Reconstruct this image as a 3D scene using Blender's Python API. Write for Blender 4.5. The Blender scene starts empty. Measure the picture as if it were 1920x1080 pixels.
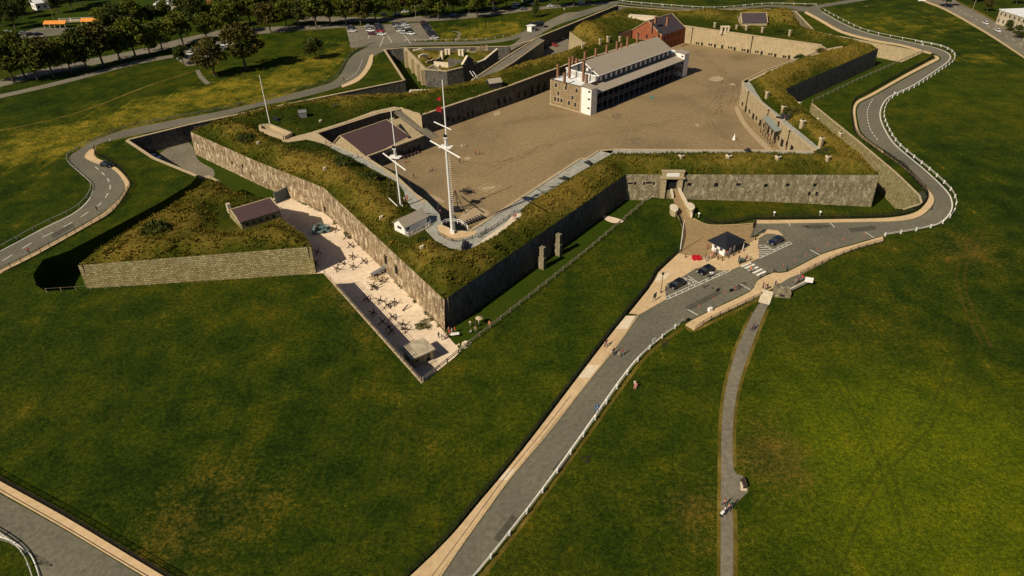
import bpy, math, random
import numpy as np
from mathutils import Vector, Matrix, noise
from mathutils.geometry import delaunay_2d_cdt
random.seed(7); rng = np.random.default_rng(7)
S = bpy.context.scene; COL = S.collection
R_ = math.radians
# ---------------- camera ----------------
FPX, TILT, ROLL, CH = 1300.0, 33.3, -1.2, 85.0
cam = bpy.data.objects.new("camera", bpy.data.cameras.new("camera")); COL.objects.link(cam)
cam.data.sensor_width = 36; cam.data.lens = FPX/1920*36; cam.data.clip_end = 6000; cam.data.clip_start = 1
RM = Matrix.Rotation(R_(90-TILT), 4, 'X') @ Matrix.Rotation(R_(ROLL), 4, 'Z')
cam.matrix_world = Matrix.Translation((0, 0, CH)) @ RM
S.camera = cam
# ---------------- light ----------------
SUN_AZ, SUN_EL = 43.0, 40.0          # light travels towards +X+Y
w = bpy.data.worlds.new("World"); S.world = w; w.use_nodes = True
nt = w.node_tree; sky = nt.nodes.new('ShaderNodeTexSky'); sky.sky_type = 'NISHITA'; sky.sun_disc = False
sky.sun_elevation = R_(SUN_EL); sky.sun_rotation = R_(-90-SUN_AZ); sky.dust_density = 0.6; sky.ozone_density = 0.5; sky.air_density = 0.6
bg = nt.nodes['Background']; bg.inputs[1].default_value = 0.05; nt.links.new(sky.outputs[0], bg.inputs[0])
sl = bpy.data.lights.new("sun", 'SUN'); sl.energy = 4.9; sl.angle = R_(0.5); sl.color = (1, .87, .66)
so = bpy.data.objects.new("sun", sl); COL.objects.link(so)
dv = Vector((math.cos(R_(SUN_AZ))*math.cos(R_(SUN_EL)), math.sin(R_(SUN_AZ))*math.cos(R_(SUN_EL)), -math.sin(R_(SUN_EL))))
so.rotation_euler = dv.to_track_quat('-Z', 'Y').to_euler(); so.location = (-200, -100, 300)
S.view_settings.view_transform = 'Standard'; S.view_settings.look = 'None'; S.view_settings.exposure = 0.0; S.view_settings.gamma = 1
# ---------------- maths: a photo measurement turned into a place on the ground ----------------
RN = np.array(RM.to_3x3())
def ray(x, y): return RN @ np.array([(x-960)/FPX, (540-y)/FPX, -1.0])
def P(x, y, z=0.0):
    d = ray(x, y); t = (z-CH)/d[2]; return (d[0]*t, d[1]*t)
def P3(x, y, z=0.0): a = P(x, y, z); return (a[0], a[1], z)
def PP(l, z=0.0): return [P(x, y, z) for x, y in l]
def zoomed(l, ox, oy, s=4.0): return [(ox+x/s, oy+y/s) for x, y in l]
def inpoly(X, Y, poly):
    X = np.asarray(X, float); Y = np.asarray(Y, float); r = np.zeros(X.shape, bool); n = len(poly)
    for i in range(n):
        x0, y0 = poly[i]; x1, y1 = poly[(i+1) % n]
        if y0 == y1: continue
        c = ((y0 > Y) != (y1 > Y)) & (X < (x1-x0)*(Y-y0)/(y1-y0)+x0); r ^= c
    return r
def distpoly(X, Y, poly, closed=True):
    X = np.asarray(X, float); Y = np.asarray(Y, float); d = np.full(X.shape, 1e9); n = len(poly)
    for i in range(n if closed else n-1):
        ax, ay = poly[i]; bx, by = poly[(i+1) % n]; dx, dy = bx-ax, by-ay; L = dx*dx+dy*dy+1e-12
        t = np.clip(((X-ax)*dx+(Y-ay)*dy)/L, 0, 1); d = np.minimum(d, np.hypot(X-ax-t*dx, Y-ay-t*dy))
    return d
def smooth(pts, n=5, closed=False):
    p = [np.array(a, float) for a in pts]; m = len(p); out = []
    for i in range(m if closed else m-1):
        p0 = p[(i-1) % m] if closed else p[max(i-1, 0)]; p1 = p[i]; p2 = p[(i+1) % m]; p3 = p[(i+2) % m] if closed else p[min(i+2, m-1)]
        for k in range(n):
            t = k/n; out.append(tuple(.5*((2*p1)+(p2-p0)*t+(2*p0-5*p1+4*p2-p3)*t*t+(3*p1-p0-3*p2+p3)*t**3)))
    if not closed: out.append(tuple(p[-1]))
    return out
def resample(pts, step, closed=False):
    p = [np.array(a, float) for a in pts]
    if closed: p = p+[p[0]]
    out = [tuple(p[0])]
    for a, b in zip(p, p[1:]):
        L = np.linalg.norm(b-a); k = max(1, int(round(L/step)))
        for i in range(1, k+1): out.append(tuple(a+(b-a)*i/k))
    if closed: out.pop()
    return out
def evenly(pts, step):
    p = [np.array(a, float) for a in pts]; out = [(tuple(p[0]), p[1]-p[0])]; acc = 0.0
    for a, b in zip(p, p[1:]):
        L = np.linalg.norm(b-a)
        if L < 1e-6: continue
        while acc+step <= L+1e-9:
            acc += step; out.append((tuple(a+(b-a)*acc/L), b-a))
        acc -= L; acc = acc
    return out
def area(poly): return .5*sum(a[0]*b[1]-b[0]*a[1] for a, b in zip(poly, poly[1:]+poly[:1]))
def ccw(poly): return list(poly) if area(list(poly)) > 0 else list(poly)[::-1]
def offset_line(pts, d):
    out = []; n = len(pts)
    for i in range(n):
        a = np.array(pts[max(i-1, 0)]); b = np.array(pts[min(i+1, n-1)]); t = b-a; t = t/(np.linalg.norm(t)+1e-9)
        out.append((pts[i][0]-t[1]*d, pts[i][1]+t[0]*d))
    return out
# ---------------- tags and meshes ----------------
def tag(o, label=None, cat=None, group=None, kind=None):
    if label: o['label'] = label
    if cat: o['category'] = cat
    if group: o['group'] = group
    if kind: o['kind'] = kind
    return o
def thing(name, label, cat, loc=(0, 0, 0), rz=0.0, group=None):
    o = bpy.data.objects.new(name, None); COL.objects.link(o); o.location = loc; o.rotation_euler = (0, 0, rz)
    o.empty_display_size = .3; return tag(o, label, cat, group)
def root_loc(o):
    while o.parent: o = o.parent
    return Vector(o.location)
class MB:
    def __init__(s): s.v = []; s.f = []; s.m = []
    def add(s, vs, fs, m=0):
        b = len(s.v); s.v += [tuple(x) for x in vs]
        for f in fs: s.f.append(tuple(b+i for i in f)); s.m.append(m)
        return s
    def box(s, c, d, rz=0.0, m=0, tilt=None):
        hx, hy, hz = d[0]/2, d[1]/2, d[2]/2; ca, sa = math.cos(rz), math.sin(rz); vs = []
        for z in (-hz, hz):
            for x, y in ((-hx, -hy), (hx, -hy), (hx, hy), (-hx, hy)):
                if tilt:
                    q = tilt @ Vector((x, y, z)); xx, yy, zz = q
                else: xx, yy, zz = x, y, z
                vs.append((c[0]+xx*ca-yy*sa, c[1]+xx*sa+yy*ca, c[2]+zz))
        return s.add(vs, [(3, 2, 1, 0), (4, 5, 6, 7), (0, 1, 5, 4), (1, 2, 6, 5), (2, 3, 7, 6), (3, 0, 4, 7)], m)
    def prism(s, poly, z0, z1, m=0, mtop=None, bottom=True):
        poly = ccw(poly); n = len(poly)
        vs = [(x, y, z0) for x, y in poly]+[(x, y, z1) for x, y in poly]
        s.add(vs, [(i, (i+1) % n, n+(i+1) % n, n+i) for i in range(n)], m)
        s.add([(x, y, z1) for x, y in poly], [tuple(range(n))], m if mtop is None else mtop)
        if bottom: s.add([(x, y, z0) for x, y in poly], [tuple(range(n))[::-1]], m)
        return s
    def tube(s, a, b, r0, r1=None, n=6, m=0, caps=True):
        r1 = r0 if r1 is None else r1; a = Vector(a); b = Vector(b); d = (b-a)
        if d.length < 1e-6: return s
        q = d.to_track_quat('Z', 'Y'); vs = []
        for c, r in ((a, r0), (b, r1)):
            for i in range(n):
                t = 2*math.pi*i/n; vs.append(c+q @ Vector((r*math.cos(t), r*math.sin(t), 0)))
        fs = [(i, (i+1) % n, n+(i+1) % n, n+i) for i in range(n)]
        if caps: fs += [tuple(range(n))[::-1], tuple(range(n, 2*n))]
        return s.add(vs, fs, m)
    def bar(s, a, b, wd, h, m=0):
        a = Vector(a); b = Vector(b); d = b-a; L = d.length
        if L < 1e-6: return s
        q = d.to_track_quat('X', 'Z'); vs = []
        for x in (0, L):
            for y, z in ((-wd/2, -h/2), (wd/2, -h/2), (wd/2, h/2), (-wd/2, h/2)): vs.append(a+q @ Vector((x, y, z)))
        return s.add(vs, [(0, 3, 2, 1), (4, 5, 6, 7), (0, 1, 5, 4), (1, 2, 6, 5), (2, 3, 7, 6), (3, 0, 4, 7)], m)
    def ball(s, c, r, sub=1, m=0, sq=(1, 1, 1)):
        n1, n2 = (8, 5) if sub <= 1 else (12, 8); vs = [(c[0], c[1], c[2]-r*sq[2])]
        for j in range(1, n2):
            p = -math.pi/2+math.pi*j/n2
            for i in range(n1):
                t = 2*math.pi*i/n1; vs.append((c[0]+r*sq[0]*math.cos(p)*math.cos(t), c[1]+r*sq[1]*math.cos(p)*math.sin(t), c[2]+r*sq[2]*math.sin(p)))
        vs.append((c[0], c[1], c[2]+r*sq[2])); fs = []
        for i in range(n1):
            fs.append((0, 1+(i+1) % n1, 1+i)); fs.append((len(vs)-1, len(vs)-1-n1+i, len(vs)-1-n1+(i+1) % n1))
            for j in range(n2-2):
                a = 1+j*n1; fs.append((a+i, a+(i+1) % n1, a+n1+(i+1) % n1, a+n1+i))
        return s.add(vs, fs, m)
    def quad(s, *p, m=0): return s.add(p, [tuple(range(len(p)))], m)
    def panel(s, p0, p1, zb, zt, ops=(), depth=.4, batter=0.0, m=0, zt1=None, mrec=None):
        """wall face from p0 to p1 (outside on its right); ops=(u0,u1,z0,z1); returns recess backs"""
        p0 = np.array(p0, float); p1 = np.array(p1, float); L = np.linalg.norm(p1-p0); t = (p1-p0)/L; n = np.array([t[1], -t[0]])
        mrec = m if mrec is None else mrec
        zt1 = zt if zt1 is None else zt1; h = max(zt, zt1)-zb; opsx = []
        for o in ops:
            u0, u1, a, b = o; u0 = max(.05, u0); u1 = min(L-.05, u1)
            if u1 > u0+.05 and b > a: opsx.append((u0, u1, max(a, zb+.01), min(b, min(zt, zt1)-.02)))
        us = sorted(set([0.0, L]+[x for o in opsx for x in o[:2]]))
        k = max(1, int(L/12))
        for i in range(1, k): us.append(L*i/k)
        us = sorted(set(us)); zs = sorted(set([zb]+[x for o in opsx for x in o[2:]]))
        def pt(u, z, back=0.0):
            q = p0+t*u+n*(batter*(1-(z-zb)/h)-back); return (q[0], q[1], z)
        for i in range(len(us)-1):
            ua, ub = us[i], us[i+1]
            if ub-ua < 1e-4: continue
            for j in range(len(zs)):
                za = zs[j]; uc = (ua+ub)/2
                if j+1 < len(zs):
                    zc = zs[j+1]; zm = (za+zc)/2
                    if any(o[0] < uc < o[1] and o[2] < zm < o[3] for o in opsx): continue
                    s.quad(pt(ua, za), pt(ub, za), pt(ub, zc), pt(ua, zc), m=m)
                else:
                    ta = zt+(zt1-zt)*ua/L; tb = zt+(zt1-zt)*ub/L; s.quad(pt(ua, za), pt(ub, za), pt(ub, tb), pt(ua, ta), m=m)
        backs = []
        for u0, u1, a, b in opsx:
            c = [(u0, a), (u1, a), (u1, b), (u0, b)]
            for q in range(4):
                x, y = c[q], c[(q+1) % 4]; s.quad(pt(*x), pt(*y), pt(*y, depth), pt(*x, depth), m=mrec)
            backs.append([pt(*x, depth-.01) for x in c])
        return backs
    def build(s, name, mats, parent=None, world=True, origin=None, smooth_=False, uv=True):
        if not isinstance(mats, (list, tuple)): mats = [mats]
        v = np.array(s.v, float) if s.v else np.zeros((0, 3))
        vw = v.copy()
        if parent is not None and world: v = v-np.array(root_loc(parent))
        elif origin is not None: v = v-np.array(origin, float)
        me = bpy.data.meshes.new(name); me.from_pydata(v.tolist(), [], s.f)
        for mm in mats: me.materials.append(mm)
        if len(mats) > 1: me.polygons.foreach_set('material_index', s.m)
        if uv and len(s.f):
            ul = me.uv_layers.new(name='UVMap'); uvs = []
            for f in s.f:
                q = [vw[i] for i in f]; nrm = np.cross(q[1]-q[0], q[2]-q[0])
                if len(q) > 3: nrm = nrm+np.cross(q[2]-q[0], q[3]-q[0])
                L = np.linalg.norm(nrm)
                if L < 1e-12: uvs += [0, 0]*len(f); continue
                nrm = nrm/L
                if abs(nrm[2]) > .985:
                    for p in q: uvs += [p[0], p[1]]
                else:
                    tu = np.array([-nrm[1], nrm[0], 0]); tu /= np.linalg.norm(tu); tv = np.cross(nrm, tu)
                    for p in q: uvs += [float(p@tu), float(p@tv)]
            ul.data.foreach_set('uv', uvs)
        me.update(); me.validate()
        if smooth_: me.polygons.foreach_set('use_smooth', [True]*len(me.polygons))
        o = bpy.data.objects.new(name, me); COL.objects.link(o)
        if origin is not None and parent is None: o.location = origin
        if parent is not None: o.parent = parent
        return o
def npmesh(name, V, Fc, mats, attr=None, smooth_=False, midx=None):
    me = bpy.data.meshes.new(name); V = np.asarray(V, np.float32); Fc = np.asarray(Fc, np.int32); k = Fc.shape[1]
    me.vertices.add(len(V)); me.vertices.foreach_set('co', V.ravel()); me.loops.add(Fc.size); me.loops.foreach_set('vertex_index', Fc.ravel())
    me.polygons.add(len(Fc)); me.polygons.foreach_set('loop_start', np.arange(0, Fc.size, k, dtype=np.int32)); me.polygons.foreach_set('loop_total', np.full(len(Fc), k, np.int32))
    for mm in (mats if isinstance(mats, (list, tuple)) else [mats]): me.materials.append(mm)
    if midx is not None: me.polygons.foreach_set('material_index', np.asarray(midx, np.int32))
    if smooth_: me.polygons.foreach_set('use_smooth', np.ones(len(Fc), bool))
    me.update(calc_edges=True)
    for an, av in (attr or {}).items():
        a = me.attributes.new(an, 'FLOAT', 'POINT'); a.data.foreach_set('value', np.asarray(av, np.float32))
    return me
def surf(outer, holes=(), spacing=None, step=None, jitter=.3):
    """triangulated plan of a polygon with holes, optional inner grid: returns (N,2) points, (M,3) triangles"""
    step = step or spacing or 1e9; vs = []; es = []
    for lp in [outer]+list(holes):
        q = resample(lp, step, True) if step < 1e8 else list(lp); b = len(vs); vs += q; es += [(b+i, b+(i+1) % len(q)) for i in range(len(q))]
    if spacing:
        xs = [p[0] for p in outer]; ys = [p[1] for p in outer]
        gx, gy = np.meshgrid(np.arange(min(xs), max(xs), spacing), np.arange(min(ys), max(ys), spacing)); gx = gx.ravel(); gy = gy.ravel()
        gx = gx+rng.uniform(-jitter, jitter, gx.shape)*spacing; gy = gy+rng.uniform(-jitter, jitter, gy.shape)*spacing
        ok = inpoly(gx, gy, outer)&(distpoly(gx, gy, outer) > spacing*.45)
        for h in holes: ok &= ~inpoly(gx, gy, h)&(distpoly(gx, gy, h) > spacing*.45)
        vs += list(zip(gx[ok], gy[ok]))
    r = delaunay_2d_cdt([Vector((float(a[0]), float(a[1]))) for a in vs], es, [], 0, 1e-5)
    V = np.array([(p.x, p.y) for p in r[0]]); T = np.array([t for t in r[2] if len(t) == 3]); c = V[T].mean(1)
    ok = inpoly(c[:, 0], c[:, 1], outer)
    for h in holes: ok &= ~inpoly(c[:, 0], c[:, 1], h)
    T = T[ok]; a = V[T]; cr = (a[:, 1, 0]-a[:, 0, 0])*(a[:, 2, 1]-a[:, 0, 1])-(a[:, 1, 1]-a[:, 0, 1])*(a[:, 2, 0]-a[:, 0, 0])
    T[cr < 0] = T[cr < 0][:, ::-1]; return V, T
def sheet(name, poly, z, mat, kind='structure', holes=(), spacing=None, attr=None, **kw):
    V, T = surf(poly, holes, spacing); V3 = np.column_stack([V, np.full(len(V), z)])
    me = npmesh(name, V3, T, mat, attr=attr(V[:, 0], V[:, 1]) if attr else None); o = bpy.data.objects.new(name, me); COL.objects.link(o); return tag(o, kind=kind, **kw)
def slab(name, poly, z0, z1, mats, kind='structure', **kw):
    V, T = surf(poly); V3 = np.column_stack([V, np.full(len(V), z1)]); mb = MB(); mb.add(V3, [tuple(t) for t in T], 0)
    q = ccw(poly); n = len(q)
    mb.add([(x, y, z0) for x, y in q]+[(x, y, z1) for x, y in q], [(i, (i+1) % n, n+(i+1) % n, n+i) for i in range(n)], 1)
    return tag(mb.build(name, mats), kind=kind, **kw)
# ---------------- materials ----------------
def nodes(name):
    m = bpy.data.materials.new(name); m.use_nodes = True; t = m.node_tree; b = t.nodes['Principled BSDF']
    return m, t, b
def ramp(t, src, stops):
    r = t.nodes.new('ShaderNodeValToRGB'); cr = r.color_ramp
    while len(cr.elements) < len(stops): cr.elements.new(.5)
    for e, (p, c) in zip(cr.elements, stops): e.position = p; e.color = (*c, 1) if len(c) == 3 else c
    t.links.new(src, r.inputs[0]); return r.outputs[0]
def tex(t, kind, vec, scale, **k):
    n = t.nodes.new('ShaderNodeTex'+kind); n.inputs['Scale'].default_value = scale
    for a, b in k.items(): n.inputs[a].default_value = b
    t.links.new(vec, n.inputs['Vector']); return n
def mapping(t, vec, sc=(1, 1, 1), rot=(0, 0, 0)):
    n = t.nodes.new('ShaderNodeMapping'); n.inputs['Scale'].default_value = sc; n.inputs['Rotation'].default_value = rot; t.links.new(vec, n.inputs['Vector']); return n.outputs[0]
def coord(t, w='Object'): return t.nodes.new('ShaderNodeTexCoord').outputs[w]
def mix(t, fac, a, b, mode='MIX'):
    n = t.nodes.new('ShaderNodeMix'); n.data_type = 'RGBA'; n.blend_type = mode
    for i, v in ((0, fac), (6, a), (7, b)):
        if hasattr(v, 'is_output') or isinstance(v, bpy.types.NodeSocket): t.links.new(v, n.inputs[i])
        elif i == 0: n.inputs[0].default_value = v
        else: n.inputs[i].default_value = (*v, 1)
    return n.outputs[2]
def vmath(t, op, a, b=None):
    n = t.nodes.new('ShaderNodeMath'); n.operation = op
    for i, v in ((0, a), (1, b)):
        if v is None: continue
        if isinstance(v, bpy.types.NodeSocket): t.links.new(v, n.inputs[i])
        else: n.inputs[i].default_value = v
    return n.outputs[0]
def bump(t, b, h, st=.5, d=.1):
    n = t.nodes.new('ShaderNodeBump'); n.inputs['Strength'].default_value = st; n.inputs['Distance'].default_value = d
    t.links.new(h, n.inputs['Height']); t.links.new(n.outputs[0], b.inputs['Normal'])
def plain(name, c, rough=.7, metal=0.0, var=.15, scale=3.0, spec=.3):
    m, t, b = nodes(name); v = coord(t); n = tex(t, 'Noise', v, scale, Detail=4.0)
    c1 = tuple(x*(1-var) for x in c); c2 = tuple(min(1, x*(1+var)) for x in c)
    t.links.new(ramp(t, n.outputs[0], [(.35, c1), (.65, c2)]), b.inputs['Base Color']); b.inputs['Roughness'].default_value = rough; b.inputs['Metallic'].default_value = metal
    b.inputs['Specular IOR Level'].default_value = spec; return m
def speckle(name, stops, scale, fine=None, rough=.9, bmp=.3, dist=.05, big=None, bigstops=None, bigfac=.6):
    m, t, b = nodes(name); v = coord(t); n = tex(t, 'Noise', v, scale, Detail=8.0, Roughness=.72); c = ramp(t, n.outputs[0], [(.38, stops[0][1]), (.62, stops[-1][1])] if len(stops) == 2 else stops)
    if big:
        n2 = tex(t, 'Noise', v, big, Detail=5.0, Distortion=.6); c = mix(t, bigfac, c, ramp(t, n2.outputs[0], bigstops), 'MULTIPLY')
    t.links.new(c, b.inputs['Base Color']); b.inputs['Roughness'].default_value = rough; b.inputs['Specular IOR Level'].default_value = .2
    n3 = tex(t, 'Noise', v, fine or scale*4, Detail=3.0); bump(t, b, n3.outputs[0], bmp, dist); return m
def masonry(name, c1, c2, mortar, bw=.9, bh=.42, streak=.6, light=.25, rough=.9, stain=(.2, .17, .13), pale=(.62, .56, .45)):
    m, t, b = nodes(name); uv = coord(t, 'UV'); br = t.nodes.new('ShaderNodeTexBrick')
    d = tex(t, 'Noise', uv, .9, Detail=2.0); dd = t.nodes.new('ShaderNodeVectorMath'); dd.operation = 'SCALE'; t.links.new(d.outputs['Color'], dd.inputs[0]); dd.inputs['Scale'].default_value = .22
    ad = t.nodes.new('ShaderNodeVectorMath'); ad.operation = 'ADD'; t.links.new(uv, ad.inputs[0]); t.links.new(dd.outputs[0], ad.inputs[1])
    t.links.new(ad.outputs[0], br.inputs['Vector']); br.inputs['Scale'].default_value = 1; br.inputs['Brick Width'].default_value = bw; br.inputs['Row Height'].default_value = bh
    br.inputs['Mortar Size'].default_value = .06*bh/.4; br.inputs['Mortar Smooth'].default_value = .3; br.inputs['Color1'].default_value = (*c1, 1); br.inputs['Color2'].default_value = (*c2, 1); br.inputs['Mortar'].default_value = (*mortar, 1)
    c = br.outputs['Color']
    n0 = tex(t, 'Noise', uv, 2.2, Detail=6.0, Roughness=.7); c = mix(t, .85, c, ramp(t, n0.outputs[0], [(.28, (.38, .35, .3)), (.45, (.85, .85, .83)), (.7, (1.3, 1.25, 1.15))]), 'MULTIPLY')
    sv = mapping(t, uv, (.75, .26, 1)); n1 = tex(t, 'Noise', sv, 1.0, Detail=9.0, Roughness=.78, Distortion=.2)
    c = mix(t, vmath(t, 'MULTIPLY', ramp(t, n1.outputs[0], [(.45, (0, 0, 0)), (.56, (1, 1, 1))]), streak), c, stain)
    n2 = tex(t, 'Noise', mapping(t, uv, (.8, .4, 1), (0, 0, .3)), 1.0, Detail=10.0, Roughness=.82, Distortion=.2)
    c = mix(t, vmath(t, 'MULTIPLY', ramp(t, n2.outputs[0], [(.515, (0, 0, 0)), (.59, (1, 1, 1))]), light), c, pale)
    n3 = tex(t, 'Noise', mapping(t, uv, (.55, 1.1, 1)), 1.1, Detail=6.0, Roughness=.75); c = mix(t, vmath(t, 'MULTIPLY', ramp(t, n3.outputs[0], [(.58, (0, 0, 0)), (.64, (1, 1, 1))]), .55), c, tuple(x*.35 for x in stain))
    t.links.new(c, b.inputs['Base Color']); b.inputs['Roughness'].default_value = rough; b.inputs['Specular IOR Level'].default_value = .15
    h = vmath(t, 'ADD', vmath(t, 'MULTIPLY', br.outputs['Fac'], -1.0), n0.outputs[0]); bump(t, b, h, .45, .06); return m
def shingle(name, c1, c2, row=.3, rough=.75, stain=(.1, .09, .08), amt=.4, seams=False):
    m, t, b = nodes(name); uv = coord(t, 'UV'); br = t.nodes.new('ShaderNodeTexBrick'); t.links.new(uv, br.inputs['Vector'])
    br.inputs['Scale'].default_value = 1; br.inputs['Brick Width'].default_value = row*1.6; br.inputs['Row Height'].default_value = row; br.inputs['Mortar Size'].default_value = .02
    br.inputs['Color1'].default_value = (*c1, 1); br.inputs['Color2'].default_value = (*c2, 1); br.inputs['Mortar'].default_value = (*[x*.5 for x in c1], 1)
    n = tex(t, 'Noise', uv, .6, Detail=7.0, Roughness=.7); c = mix(t, vmath(t, 'MULTIPLY', ramp(t, n.outputs[0], [(.45, (0, 0, 0)), (.7, (1, 1, 1))]), amt), br.outputs['Color'], stain)
    t.links.new(c, b.inputs['Base Color']); b.inputs['Roughness'].default_value = rough; bump(t, b, vmath(t, 'MULTIPLY', br.outputs['Fac'], -1.0), .4, .04); return m
def grass_mat(name, green, olive, dry, use_attr=True, sc=1.0, dryness=0.0, bst=.5, bdist=.15, rot=.6, stripe=.0):
    m, t, b = nodes(name); v = coord(t)
    big = tex(t, 'Noise', v, .022*sc, Detail=6.0, Roughness=.62, Distortion=.7).outputs[0]
    mid = tex(t, 'Noise', v, .13*sc, Detail=7.0, Roughness=.7, Distortion=.4).outputs[0]
    st = tex(t, 'Noise', mapping(t, v, (.35, .03, 1), (0, 0, rot)), 1.0*sc, Detail=5.0, Roughness=.6).outputs[0]
    fine = tex(t, 'Noise', v, 1.7*sc, Detail=6.0, Roughness=.8).outputs[0]
    vf = tex(t, 'Noise', v, 6.0*sc, Detail=3.0, Roughness=.8).outputs[0]
    a = vmath(t, 'ADD', vmath(t, 'MULTIPLY', big, .8), vmath(t, 'MULTIPLY', mid, .7)); a = vmath(t, 'ADD', a, vmath(t, 'MULTIPLY', st, .4)); a = vmath(t, 'ADD', a, vmath(t, 'MULTIPLY', fine, .45))
    a = vmath(t, 'ADD', a, -1.175+dryness)
    if use_attr:
        at = t.nodes.new('ShaderNodeAttribute'); at.attribute_name = 'dry'; a = vmath(t, 'ADD', a, vmath(t, 'MULTIPLY', vmath(t, 'MULTIPLY', at.outputs['Fac'], vmath(t, 'ADD', vmath(t, 'MULTIPLY', st, 1.2), vmath(t, 'MULTIPLY', mid, .6))), .42))
    a = vmath(t, 'ADD', vmath(t, 'MULTIPLY', a, 1.8), .5)
    c = ramp(t, a, [(.1, green), (.45, tuple(.5*(x+y) for x, y in zip(green, olive))), (.62, olive), (.95, dry)])
    c = mix(t, .75, c, ramp(t, fine, [(.3, (.55, .55, .55)), (.7, (1.35, 1.3, 1.2))]), 'MULTIPLY')
    c = mix(t, .6, c, ramp(t, vf, [(.3, (.6, .6, .6)), (.7, (1.35, 1.35, 1.3))]), 'MULTIPLY')
    t.links.new(c, b.inputs['Base Color']); b.inputs['Roughness'].default_value = .95; b.inputs['Specular IOR Level'].default_value = .05
    bump(t, b, vmath(t, 'ADD', fine, vmath(t, 'MULTIPLY', vf, .5)), bst, bdist); return m
M = {}
def lawn_mat():
    m, t, b = nodes('lawn_grass'); v = coord(t)
    def at(n): a = t.nodes.new('ShaderNodeAttribute'); a.attribute_name = n; return a.outputs['Fac']
    big = tex(t, 'Noise', v, .020, Detail=7.0, Roughness=.66, Distortion=.5).outputs[0]; mid = tex(t, 'Noise', v, .12, Detail=8.0, Roughness=.75, Distortion=.3).outputs[0]
    fine = tex(t, 'Noise', v, 1.3, Detail=9.0, Roughness=.82).outputs[0]; vf = tex(t, 'Noise', v, 3.6, Detail=4.0, Roughness=.8).outputs[0]
    st = tex(t, 'Noise', mapping(t, v, (.5, .02, 1), (0, 0, .75)), 1.0, Detail=6.0, Roughness=.7).outputs[0]; st2 = tex(t, 'Noise', mapping(t, v, (.35, .02, 1), (0, 0, -.5)), 1.0, Detail=6.0, Roughness=.7).outputs[0]
    a = vmath(t, 'ADD', vmath(t, 'MULTIPLY', big, 1.5), vmath(t, 'MULTIPLY', mid, 1.0)); a = vmath(t, 'ADD', a, vmath(t, 'MULTIPLY', vmath(t, 'ADD', st, st2), .35)); a = vmath(t, 'ADD', a, vmath(t, 'MULTIPLY', fine, .5)); a = vmath(t, 'ADD', a, -1.42)
    c = ramp(t, a, [(.12, (.018, .032, .003)), (.38, (.030, .048, .0035)), (.58, (.044, .057, .004)), (.78, (.064, .061, .006)), (.95, (.088, .071, .010))])
    c = mix(t, ramp(t, at('lush'), [(0, (0, 0, 0)), (1, (1, 1, 1))]), c, (.085, .110, .004))
    bk = vmath(t, 'ADD', vmath(t, 'MULTIPLY', at('bank'), .8), vmath(t, 'MULTIPLY', vmath(t, 'ADD', vmath(t, 'ADD', st, mid), -1.0), 1.6)); c = mix(t, ramp(t, bk, [(.25, (0, 0, 0)), (.9, (1, 1, 1))]), c, ramp(t, vmath(t, 'ADD', vmath(t, 'MULTIPLY', mid, .6), vmath(t, 'MULTIPLY', fine, .5)), [(.44, (.050, .060, .004)), (.56, (.140, .128, .011)), (.68, (.23, .185, .028))]))
    dr = vmath(t, 'ADD', at('dry'), vmath(t, 'MULTIPLY', vmath(t, 'ADD', vmath(t, 'ADD', mid, vmath(t, 'MULTIPLY', fine, 1.6)), -1.32), 1.5)); c = mix(t, vmath(t, 'MULTIPLY', ramp(t, dr, [(.42, (0, 0, 0)), (.95, (1, 1, 1))]), .7), c, (.112, .082, .017))
    c = mix(t, .9, c, ramp(t, fine, [(.39, (.45, .50, .55)), (.5, (.97, .98, 1)), (.61, (1.75, 1.5, 1.3))]), 'MULTIPLY'); c = mix(t, .8, c, ramp(t, vf, [(.38, (.45, .5, .5)), (.5, (1, 1, 1)), (.62, (1.8, 1.7, 1.4))]), 'MULTIPLY'); c = mix(t, .8, c, ramp(t, mid, [(.36, (.55, .7, .8)), (.5, (1, 1, 1)), (.64, (1.5, 1.3, 1.0))]), 'MULTIPLY')
    t.links.new(c, b.inputs['Base Color']); b.inputs['Roughness'].default_value = .95; b.inputs['Specular IOR Level'].default_value = .04
    bump(t, b, vmath(t, 'ADD', fine, vmath(t, 'MULTIPLY', vf, .6)), .8, .25); return m
M['lawn'] = lawn_mat()
M['rough'] = grass_mat('rampart_grass', (.032, .050, .004), (.105, .098, .012), (.21, .155, .028), sc=2.2, dryness=.03, bst=.9, bdist=.3)
M['ditchgrass'] = grass_mat('ditch_grass', (.030, .055, .004), (.045, .062, .006), (.10, .085, .02), use_attr=False, dryness=-.1)
M['asphalt'] = speckle('asphalt', [(.3, (.125, .118, .085)), (.7, (.195, .182, .135))], 1.2, 20, .92, .2, .01, .06, [(.3, (.72, .73, .76)), (.7, (1.15, 1.12, 1.08))], .8)
M['oldasphalt'] = speckle('worn_asphalt', [(.3, (.15, .135, .10)), (.7, (.235, .21, .16))], 1.2, 20, .92, .2, .01, .08, [(.3, (.75, .75, .75)), (.7, (1.15, 1.12, 1.1))], .8)
M['parade'] = speckle('parade_gravel', [(.3, (.225, .163, .085)), (.7, (.30, .22, .12))], .9, 14, .95, .3, .02, .035, [(.28, (.70, .70, .70)), (.5, (1, 1, 1)), (.7, (1.12, 1.1, 1.05))], .9)
M['gravel'] = speckle('pale_gravel', [(.3, (.68, .54, .39)), (.7, (.86, .70, .53))], 1.1, 14, .95, .35, .03, .12, [(.3, (.8, .8, .8)), (.6, (1.05, 1.05, 1.05))], .8)
M['plaza'] = speckle('brown_paving', [(.3, (.27, .185, .088)), (.7, (.36, .25, .125))], .8, 10, .9, .2, .01, .1, [(.3, (.85, .85, .85)), (.7, (1.08, 1.08, 1.08))], .7)
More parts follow.
